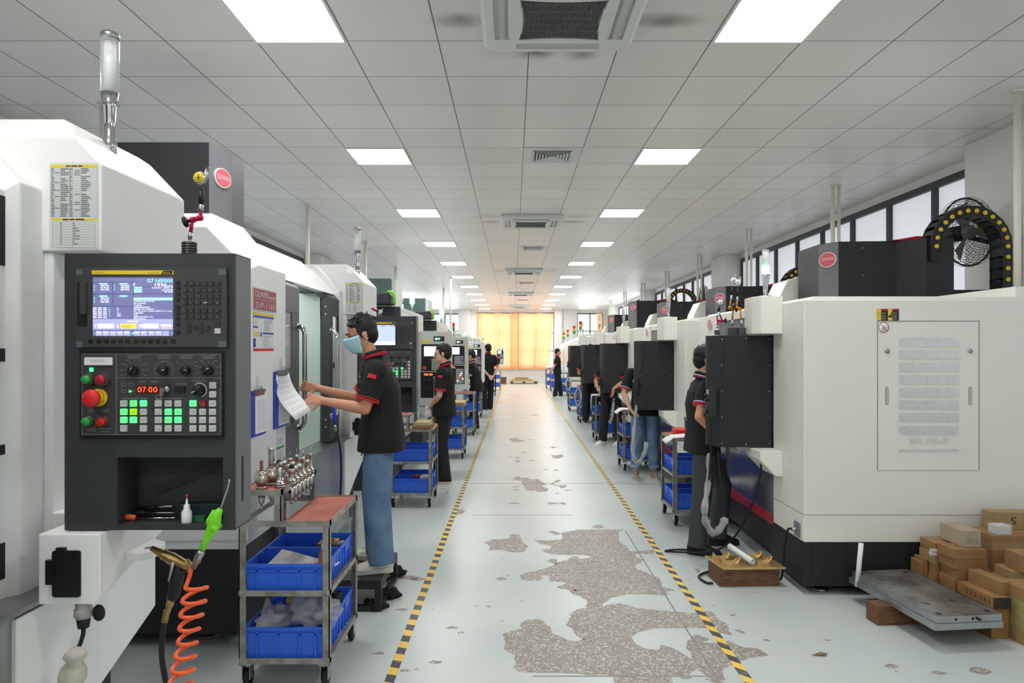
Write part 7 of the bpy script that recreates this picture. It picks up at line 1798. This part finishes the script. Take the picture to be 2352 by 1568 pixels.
rod('file', Q(330, zc + .018, .03), Q(400, zc + .018, .03), .003, STEEL, 'slim black file behind the screwdriver in the panel recess', 'file', [('handle', Q(312, zc + .018, .03), Q(332, zc + .018, .03), .007, RUBBER)])
rod('marker_pen', Q(320, zc + .030, .045), Q(362, zc + .033, .045), .005, BLACK, 'black marker pen with silver cap at the back of the panel recess', 'pen', [('cap', Q(362, zc + .033, .045), Q(398, zc + .036, .045), .0052, STEEL)])
b = MB(); b.box(Q(402, 0).x, Q(500, 0).x, Yc + .025, Yc + .065, zc, zc + .048); tag(b.build('tool_case', mat('dark_teal_case', (24, 48, 52), .5), bevel=.003), 'dark teal case at the back of the panel recess', 'case')
b = MB(); b.box(Q(436, 0).x, Q(470, 0).x, Yc - .005, Yc + .02, zc, zc + .014); tag(b.build('green_eraser', mat('dark_green_plastic', (32, 110, 74), .5)), 'small dark green piece beside the squeeze bottle in the recess', 'piece')
# dial gauges on magnetic stands
def tubes(nm, t, m, pts, r): b = MB(); b.tube(pts, r, 10); b.build(nm, m, t)
def gauge(label, Y, base, joints, arm, dial, ktype, sc=1.0, group='dial gauge stands'):
    P = lambda px, py, dy=0: W(px, py, Y + dy)
    t = thing('dial_gauge_stand', label, 'gauge', P(*base[:2]), group)
    bx, by, bw, bh = base; s_ = Y / F_PX
    b = MB(); z0 = P(bx, by).z; x0 = P(bx, by).x
    if ktype == 'ribbed':
        prof = []
        for i in range(5): z = z0 + bh * s_ * i / 5; prof += [(bw * s_ / 2, z), (bw * s_ / 2, z + bh * s_ * .13), (bw * s_ * .42, z + bh * s_ * .14), (bw * s_ * .42, z + bh * s_ * .19)]
        b.lathe(prof, (x0, Y, 0), 20); b.build('ribbed_base', mat('blackened_steel', (92, 88, 84), .3, .8), t)
    else:
        b.box(x0 - bw * s_ / 2, x0 + bw * s_ / 2, Y - bw * s_ / 2, Y + bw * s_ / 2, z0, z0 + bh * s_); b.build('magnet_base', mat('magnet_grey', (70, 72, 74), .4), t, bevel=.002)
    j = joints; q = [P(*p) for p in j]; k = s_ * sc
    b = MB(); b.ell(q[0], 4.5 * k, 10, 7); b.tube([q[0], q[0].lerp(q[1], .35)], [5.2 * k, 5.2 * k], 12); b.ell(q[-1], 4 * k, 10, 7); b.tube([q[-2].lerp(q[-1], .5), q[-1]], [5.5 * k, 5.5 * k], 12); b.tube([q[0].lerp(q[1], .3), q[1], q[2], q[2].lerp(q[3], .6), q[-1]], 2.5 * k, 6); b.build('ball_joints', CHROME, t)
    tubes('lower_arm', t, arm, [q[0].lerp(q[1], .3), q[1]], 4 * k); tubes('upper_arm', t, arm, [q[2], q[2].lerp(q[3], .6)], 4 * k)
    b = MB(); b.tube([q[1], q[2]], 6 * k, 12); b.ell(q[1], 7.5 * k, 10, 8); b.ell(q[2], 7.5 * k, 10, 8); b.build('elbow_joint', arm, t)
    kn = q[1] if ktype != 'rk' else q[2]; d = (q[1] - q[2]).normalized() if ktype != 'rk' else (q[2] - q[1]).normalized()
    b = MB(); b.tube([kn, kn + d * 12 * k, kn + d * 13 * k, kn + d * 19 * k], [4 * k, 4 * k, 13 * k, 13 * k], 10); b.build('knob', BLACK if arm is not ORANGED else BLACK, t)
    d1 = P(*dial); b = MB(); b.tube([q[-1], q[-1].lerp(d1, .25), q[-1].lerp(d1, .6)], [6 * k, 8 * k, 5 * k], 10); b.build('clamp', BLACK, t)
    b = MB(); c = d1; b.lathe([(13 * k, -.010), (14 * k, -.008), (14 * k, .004), (10 * k, .008)], c, 22, axis='y'); g = b.build('dial_case', CHROME, t)
    b = MB(); b.lathe([(12 * k, -.0112), (12 * k, -.0102)], c, 22, axis='y', m=0); b.box(c.x - 1 * k, c.x + .6 * k, Y - .0122, Y - .0112, c.z - 7 * k, c.z + 7 * k, 1); b.box(c.x - 6 * k, c.x + 6 * k, Y - .0122, Y - .0112, c.z - .6 * k, c.z + .6 * k, 1); b.build('dial_face', [LABELY if ktype == 'ribbed' else PAPER, INKK], g)
    b = MB(); b.tube([c + Vector((4 * k, .004, -8 * k)), c + Vector((12 * k, .004, 6 * k)), c + Vector((14 * k, .004, 24 * k))], [7 * k, 6.5 * k, 3 * k], 10); b.tube([c + Vector((13 * k, .004, 24 * k)), c + Vector((22 * k, .004, 24 * k))], 1 * k, 6); b.build('stem', STEEL, t)
gauge('yellow dial gauge on a crimson arm standing on the near control panel', 2.18, (435, 583.5, 34, 28), [(436, 548), (442, 505), (460, 500), (463, 468)], MAGENTA, (460, 409), 'ribbed')
gauge('crimson armed dial gauge on the second left control panel', 6.16, (872, 727, 9, 5), [(872, 719), (862, 712), (856, 709), (866, 712)], MAGENTA, (872, 717), 'box', .42)
gauge('gold armed dial gauge stand, nearer the machine, on the near black panel', 5.30, (1704, 769.5, 21, 17), [(1704, 748), (1700, 710), (1692, 706), (1694, 680)], ORANGED, (1694, 648), 'rk', .52)
gauge('gold armed dial gauge stand, nearer the aisle, on the near black panel', 5.34, (1679, 769.5, 21, 17), [(1681, 748), (1684, 708), (1676, 706), (1681, 676)], ORANGED, (1684, 644), 'box', .52)
gauge('small crimson dial gauge stand on the aisle corner of the near black panel', 5.36, (1647, 769, 11, 11), [(1647, 752), (1649, 736), (1659, 736), (1650, 716)], MAGENTA, (1654, 694), 'rk', .45)
# handwheel pendants with sleeved cords
def pendant(x, y, z, label, cord, bag, s=1.0):
    t = thing('handwheel_pendant', label, 'pendant', (x, y, z), 'handwheel pendants')
    b = MB(); b.box(x - .03 * s, x + .03 * s, y - .02 * s, y + .03 * s, z - .10 * s, z + .10 * s); b.box(x + .0 * s, x + .022 * s, y - .018 * s, y + .02 * s, z + .10 * s, z + .125 * s); b.build('case', KEYD, t, bevel=.004)
    b = MB(); b.lathe([(.028 * s, 0), (.030 * s, .004), (.030 * s, .014), (.024 * s, .018)], (x - .03 * s - .018 * s, y + .005, z - .05 * s), 20, axis='x'); b.cyl((x - .062 * s, y + .005, z - .03 * s), (x - .045 * s, y + .005, z - .03 * s), .006, 8); b.build('handwheel', BLACK, t)
    b = MB()
    for dz in (.02, .06): b.cyl((x - .05 * s, y + .005, z + dz * s), (x - .03 * s, y + .005, z + dz * s), .011 * s, 12)
    b.build('selector_knob', BLACK, t)
    b = MB(); b.box(x - .031 * s, x - .03 * s + .0005, y - .017 * s, y + .027 * s, z + .06 * s, z + .095 * s); b.build('label_plate', GREYWH, t)
    b = MB(); pth = bez(cord, 120); b.tube(pth, .0075, 7)
    b.build('coiled_cord', RUBBER, t)
    if bag:
        q = bez(bag, 60); rnd = random.Random(3); R = [.013 + .012 * min(1, i / 20) + .004 * sin(i * .7) + rnd.uniform(-.003, .004) for i in range(len(q))]; R[0] = .009
        b = MB(); b.tube(q, R, 11, smooth=True); b.build('film_sleeve', FILM, t)
def V3(px, py, Y): return W(px, py, Y)
pendant(1.497, 5.215, 1.25, 'handwheel pendant hung on the near black panel, cord sleeved in clear film', [V3(1633, 960, 5.215), V3(1632, 1050, 5.22), V3(1625, 1130, 5.25), V3(1618, 1190, 5.2), V3(1636, 1226, 5.2), V3(1660, 1190, 5.2), V3(1660, 1140, 5.24), V3(1651, 1060, 5.3), V3(1650, 1035, 5.32)],
        [V3(1628, 1040, 5.28), V3(1626, 1110, 5.25), V3(1619, 1165, 5.2), V3(1622, 1200, 5.2), V3(1638, 1224, 5.2), V3(1655, 1212, 5.2), V3(1667, 1188, 5.2)])
pendant(1.51, 8.50, 1.19, 'handwheel pendant hung on the second black panel, cord in clear film', [V3(1463, 925, 8.5), V3(1457, 985, 8.45), V3(1455, 1040, 8.4), V3(1465, 1064, 8.4), V3(1480, 1045, 8.4), V3(1483, 1010, 8.45), V3(1482, 945, 8.5)],
        [V3(1462, 930, 8.48), V3(1456, 990, 8.42), V3(1454, 1040, 8.38), V3(1465, 1063, 8.38), V3(1480, 1040, 8.38), V3(1485, 1015, 8.38)])
pendant(1.51, 11.90, 1.10, 'handwheel pendant hung on the third black panel', [V3(1384, 880, 11.9), V3(1392, 930, 11.85), V3(1402, 970, 11.8), V3(1412, 930, 11.85), V3(1411, 910, 11.9)], [V3(1410, 912, 11.85), V3(1406, 955, 11.8), V3(1400, 972, 11.8)], .8)
pendant(1.51, 15.25, 1.12, 'handwheel pendant hung on the fourth black panel', [V3(1344, 855, 15.2), V3(1345, 900, 15.2), V3(1352, 915, 15.2)], None, .8)
pendant(1.51, 18.8, 1.25, 'handwheel pendant hung on the fifth black panel', [V3(1309, 840, 18.8), V3(1308, 870, 18.8), V3(1312, 890, 18.8)], None, .9)
# blue blow gun by the second machine's door
t = thing('blow_gun', 'blue blow gun with black hose hanging at the open machine door', 'air gun', W(770, 960, 5.55))
b = MB(); b.tube([W(767, 925, 5.5), W(767, 940, 5.5), W(769, 960, 5.5), W(770, 975, 5.5)], [.005, .014, .017, .012], 10); b.build('body', BLUEH, t)
b = MB(); b.tube([W(770, 975, 5.5), W(771, 990, 5.5)], .011, 8); b.build('coupling', STEEL, t)
b = MB(); b.tube(bez([W(771, 990, 5.5), W(778, 1010, 5.5), W(783, 1050, 5.5), W(783, 1110, 5.5), W(778, 1180, 5.5)], 20), .008, 8); b.build('hose', RUBBER, t)
# crate with machined brass parts
t = thing('timber_crate', 'old brown timber block on the floor carrying the machined brass plate', 'crate', (1.65, 4.95, 0))
C4 = [(1.425, 4.94), (1.44, 4.815), (1.868, 4.845), (1.86, 5.06), (1.43, 5.04)]
b = MB(); b.prism([(1.44, 4.815), (1.868, 4.845), (1.862, 5.07), (1.425, 5.05)], 'z', 0, .127, 0); b.lathe([(.006, -.002), (.006, .001)], (1.50, 4.818, .095), 10, axis='y', m=1); b.build('timber', [WOOD, BLACK], t, bevel=.003)
t = thing('brass_plate', 'golden machined brass plate carrying four cup-shaped bosses, on the timber block', 'brass plate', (1.65, 4.95, .128))
b = MB(); b.prism([(1.455, 4.785), (1.668, 4.792), (1.672, 4.80), (1.676, 4.792), (1.895, 4.80), (1.888, 4.84), (1.86, 5.09), (1.405, 5.075), (1.415, 5.02)], 'z', .1275, .143); b.build('plate', GOLD, t, bevel=.003)
for cx_, cy_ in ((1.535, 4.865), (1.50, 4.985), (1.765, 4.885), (1.735, 5.0)):
    b = MB(); o = []; n = 40
    outer0 = []; outer1 = []; inner1 = []; inner0 = []
    for i in range(n):
        a = 2 * pi * i / n; ca, sa = cos(a), sin(a); x = .060 * (abs(ca) ** .62) * (1 if ca > 0 else -1); y = .040 * (abs(sa) ** .62) * (1 if sa > 0 else -1)
        zt = .152 + .046 * ((abs(x) / .06) ** 1.8) * (1.0 if ca > 0 else .8)
        outer0.append((cx_ + x, cy_ + y, .143)); outer1.append((cx_ + x, cy_ + y, zt)); inner1.append((cx_ + x * .84, cy_ + y * .78, zt - .001)); inner0.append((cx_ + x * .80, cy_ + y * .74, .150 + .02 * abs(ca)))
    b.loft([outer0, outer1, inner1, inner0], 0, False, True)
    b.box(cx_ - .03, cx_ + .03, cy_ - .004, cy_ + .004, .158, .166); b.build('cup_boss', GOLD, t)
def roll(label, a, c, r, m=PAPER):
    b = MB(); a = Vector(a); c = Vector(c); d = (c - a).normalized(); n_ = Vector((0, 0, 1)) - d * d.z
    if n_.length < .1: n_ = Vector((1, 0, 0)) - d * d.x
    n_.normalize(); s_ = d.cross(n_); L = [[], []]
    for i in range(46): an = 2 * pi * i / 18; rr = r * (1 - .30 * i / 46); L[0].append(a + (n_ * cos(an) + s_ * sin(an)) * rr); L[1].append(c + (n_ * cos(an) + s_ * sin(an)) * rr)
    b.loft(L, 0, True, False, closed=False); o = b.build('rolled_paper', m, recalc=False); o.modifiers.new('s', 'SOLIDIFY').thickness = .0008; tag(o, label, 'paper roll', 'rolled paper drawings')
roll('white rolled paper lying across the brass plate between the cup bosses', (1.585, 5.06, .215), (1.675, 4.83, .170), .024)
# double steel plate resting on a timber support
SUP = thing('timber_support', 'dark timber beam holding up the steel plate on the floor', 'timber', (2.4, 4.2, 0))
b = MB(Matrix.Translation((2.18, 4.14, 0)) @ Matrix.Rotation(radians(5), 4, 'Z')); b.box(0, .42, 0, .115, 0, .113); b.build('beam', WOOD, SUP, bevel=.003)
t = thing('steel_plate', 'heavy double ground steel plate with drilled holes lying on the timber beam', 'steel plate', (2.45, 4.2, .114))
b0 = Vector((2.304, 3.78, 0)); ex = Vector((.404, .045, 0)).normalized(); ey = Vector((-.085, .81, 0)).normalized()
MP = Matrix(((ex.x, ey.x, 0, b0.x), (ex.y, ey.y, 0, b0.y), (0, 0, 1, 0), (0, 0, 0, 1)))
b = MB(MP); b.prism([(0, 0), (.41, .0), (.41, .80), (.0, .80)], 'z', .1145, .150); b.build('lower_plate', PLATEED, t, bevel=.002)
b = MB(MP); o = [(.035, .006), (.405, .006), (.41, .03), (.41, .78), (.40, .795), (.03, .795), (.012, .78), (.012, .03)]
b.prism(o, 'z', .1515, .188, 0)
b.poly([(x, y, .1884) for x, y in o], 1); b.M = MP
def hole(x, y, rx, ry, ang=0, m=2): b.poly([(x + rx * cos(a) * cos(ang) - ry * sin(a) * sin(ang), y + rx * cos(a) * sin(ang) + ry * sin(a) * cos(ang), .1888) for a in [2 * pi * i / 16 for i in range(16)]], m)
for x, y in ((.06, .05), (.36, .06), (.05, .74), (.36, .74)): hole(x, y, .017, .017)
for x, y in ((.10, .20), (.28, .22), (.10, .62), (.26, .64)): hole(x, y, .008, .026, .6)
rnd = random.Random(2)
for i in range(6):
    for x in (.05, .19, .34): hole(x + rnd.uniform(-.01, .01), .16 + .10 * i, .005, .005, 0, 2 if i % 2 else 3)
for x in (.13, .23): b.lathe([(.008, -.001), (.008, .001)], (x, .006, .170), 12, axis='y', m=2)
for i in range(2): b.box(.0118, .0126, .16 + .06 * i, .165 + .06 * i, .168, .174, 2)
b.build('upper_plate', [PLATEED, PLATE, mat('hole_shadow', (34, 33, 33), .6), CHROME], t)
b = MB(MP); b.tube([(.26, -.012, .170), (.26, .006, .170)], .008, 12); b.build('plug_screw', BLACK, t)
roll('white rolled paper standing upright in the corner hole of the steel plate', W(1969, 1346, 4.50), W(1978, 1248, 4.46), .016)
# tooling board blocks
def block(x0, x1, y0, y1, z0, z1, m, label, rot=0.0, ink=None, side=None, ends=None):
    c = ((x0 + x1) / 2, (y0 + y1) / 2); M = Matrix.Translation((c[0], c[1], 0)) @ Matrix.Rotation(radians(rot), 4, 'Z')
    b = MB(M); hx, hy = (x1 - x0) / 2, (y1 - y0) / 2
    b.box(-hx, hx, -hy, hy, z0, z1 - .0006, 0)
    if ends: b.box(-hx + .001, hx - .001, -hy - .0008, -hy, z0 + .001, z1 - .002, 2)  # thin dark brown sheet over the near end face
    if ink: b.text(ink, (hx * .72 * (1 if not ink.startswith('-') else 1), -hy - .0012, z1 - (z1 - z0) * .28), (z1 - z0) * .42, (-1, 0, 0), (0, 0, -1), m=1, squash=1.3)
    if side: b.text(side, (-hx - .0008, hy * .5, z0 + (z1 - z0) * .3), (z1 - z0) * .42, (0, -1, 0), (0, 0, 1), m=1, squash=1.6)
    o = b.build('tooling_block', [m, mat('marker_ink', (58, 48, 40), .7), mat('dark_end', (58, 52, 46), .7)], bevel=.0012, seg=1); tag(o, label, 'block', 'tooling board blocks by the near right machine')
N = ['bottom', 'second', 'third', 'fourth', 'fifth', 'sixth', 'top']
hs = [0, .060, .120, .178, .236, .300, .362, .424]
off = [(.02, 0), (.015, .01), (.012, 0), (.010, .004), (.02, .0), (.004, .004), (-.004, 0)]
for i in range(7): block(2.708 + off[i][0], 2.915 + off[i][0], 4.25 + off[i][1], 4.41 + off[i][1], hs[i], hs[i + 1], TAN, 'tan block, %s of the stack under the film-wrapped bundle' % (N[i] if i else 'lowest'), 0)
for i in range(6): block(2.70 + .006 * (i % 2), 2.90, 4.43, 4.60, .0685 * i, .0685 * (i + 1), TAN if i > 4 else TANL if i > 3 else TAN, 'tan block, %s of the rear stack against the machine base' % ('topmost' if i == 5 else N[i]))
for i in range(2): block(2.655 + .022 * i, 2.675 + .022 * i, 4.50, 4.62, 0, .27 + .018 * i, TAN, ['thin upright board outermost against the black machine base', 'thin upright board between the rear stack and outermost board'][i])
# wrapped bundle
t = thing('wrapped_bundle', 'bundle of pale boards wrapped in clear film on top of the tan stack', 'wrapped block', (2.85, 4.4, .4245))
b = MB()
for i in range(6): b.box(2.79 + .018 * i, 2.8065 + .018 * i, 4.29, 4.52, .425, .527)
b.text('58 2', (2.81, 4.2893, .45), .03, (1, 0, 0), (0, 0, 1), m=1); b.build('boards', [TANL, INKK], t)
b = MB(); b.prism([(2.787, 4.287), (2.902, 4.286), (2.905, 4.525), (2.785, 4.523)], 'z', .4246, .531); b.build('film_wrap', FILMC, t, bevel=.006)
# rear right stack with handwriting
ink2 = [None, None, '288', '222', '170 28', '22 70', '222 170']
for i, (z0, z1) in enumerate(((0, .09), (.09, .17), (.17, .235), (.235, .30), (.30, .345), (.345, .395), (.395, .445), (.445, .488))):
    x = 3.07 if i < 3 else 3.0
    block(x, x + .36, 4.33 + (.02 if i < 3 else 0), 4.56, z0, z1, TAN if i % 3 else TANL, 'tan block with marker writing, %s in the right rear stack' % ['lowest', 'second up', 'third up', 'fourth up', 'fifth up', 'sixth up', 'seventh up', 'topmost'][i], 0, ink=([None, None, '288', None, '222', '170 28', '22 70', '222 170'])[i])
block(3.10, 3.46, 4.47, 4.57, .489, .60, TANL, 'long tan block crowning the right rear stack, numbers on its face', -4, ink='501 5')
t = thing('wrapped_bundle', 'small clear-wrapped bundle on the right rear stack', 'wrapped block', (3.09, 4.38, .489)); b = MB(); b.box(3.035, 3.125, 4.345, 4.42, .489, .545); b.build('boards', GREYWH, t); b = MB(); b.prism([(3.03, 4.34), (3.13, 4.338), (3.165, 4.38), (3.13, 4.425), (3.03, 4.425)], 'z', .4889, .549); b.build('film_wrap', FILMC, t, bevel=.008)
# front low stack
block(2.72, 2.825, 3.95, 4.215, 0, .09, TAN, 'reddish tan block lowest under the plank with written numbers', 4, ends=False)
block(2.72, 2.825, 3.95, 4.215, .0905, .178, TAN, 'tan block second under the plank with written numbers', 4)
block(2.715, 2.82, 3.93, 4.22, .1785, .244, TAN, 'tan plank with dark end and numbers along its side', 4, side='222 161', ends=True)
block(2.785, 2.86, 3.97, 4.22, .2445, .318, TAN, 'tan block lying on the plank with the dark end', 6)
for i, (z0, z1, m, lb) in enumerate(((0, .075, TANL, 'tan board on the floor at the right edge beneath the stained boards'), (.0755, .135, TANG, 'yellow stained board, lowest at the right edge'), (.1355, .19, TANG, 'yellow stained board, second at the right edge'), (.1905, .245, TANG, 'yellow stained board, third at the right edge'), (.2455, .315, TAN, 'tan board capping the yellow stained boards'))):
    block(2.845, 3.15, 3.84 - .02 * (i == 0), 4.05, z0, z1, m, lb, 2)
for i, (x0, x1, y0, y1, z0, z1, m, lb) in enumerate(((2.93, 3.2, 4.07, 4.25, 0, .10, TAN, 'large tan block lowest of the middle right pile'), (2.93, 3.2, 4.07, 4.25, .1005, .20, TANL, 'large tan block second of the middle right pile'), (2.93, 3.2, 4.07, 4.25, .2005, .285, TAN, 'large tan block third of the middle right pile'), (2.95, 3.2, 4.08, 4.24, .2855, .34, TANL, 'slim tan block fourth of the middle right pile'), (2.985, 3.25, 4.06, 4.2, .3405, .445, GOLD, 'golden upright block on the middle right pile'))):
    block(x0, x1, y0, y1, z0, z1, TAN if m is GOLD else m, lb, -3)
b = MB(); b.prism([(2.66, .355), (2.668, .365), (2.665, .378), (2.735, .376), (2.735, .335), (2.668, .336)], 'y', 4.428, 4.4298, 0); b.text('VH8', (2.678, 4.4275, .342), .026, (1, 0, 0), (.15, 0, 1), m=1, width=.048); tag(b.build('paper_tag', [PAPER, mat('red_ink', (196, 50, 70), .6)]), 'torn white tag with red handwriting stuck beside the rear tan stack', 'tag')
# brown leaf-like chip on the floor
c = FL(1885, 1504); b = MB(); b.loft([[(c.x - .04, c.y, .002), (c.x, c.y - .014, .004), (c.x + .04, c.y + .006, .003), (c.x + .005, c.y + .016, .006)], [(c.x - .04, c.y, .004), (c.x, c.y - .014, .008), (c.x + .04, c.y + .006, .006), (c.x + .005, c.y + .016, .012)]]); tag(b.build('wood_chip', mat('brown_chip', (142, 112, 88), .7)), 'brown flake lying on the floor in front of the steel plate', 'wood chip')
# ------------------------------------------------------------------ camera, world, exposure
cam = bpy.data.cameras.new('camera'); co = bpy.data.objects.new('camera', cam); COL.objects.link(co)
co.location = (0, 0, CAM_H); co.rotation_euler = (pi / 2, 0, 0)
cam.sensor_width = 36; cam.sensor_fit = 'HORIZONTAL'
cam.lens = 36 * F_PX / 2352
cam.shift_x = (1176 - CX) / 2352
cam.shift_y = (CY - 784) / 2352
cam.clip_start = .05; cam.clip_end = 200
SC.camera = co
w = bpy.data.worlds.new('world'); SC.world = w; w.use_nodes = True
w.node_tree.nodes['Background'].inputs[0].default_value = (.9, .95, 1, 1)
w.node_tree.nodes['Background'].inputs[1].default_value = 1.0
SC.view_settings.view_transform = 'Standard'; SC.view_settings.look = 'None'; SC.view_settings.gamma = 1
SC.view_settings.use_curve_mapping = False
SC.view_settings.exposure = EXPOSURE
SC.cycles.use_denoising = True
SC.cycles.max_bounces = 8; SC.cycles.diffuse_bounces = 5; SC.cycles.glossy_bounces = 4; SC.cycles.transmission_bounces = 8; SC.cycles.transparent_max_bounces = 8
SC.cycles.sample_clamp_indirect = 6
SC.cycles.caustics_reflective = False; SC.cycles.caustics_refractive = False
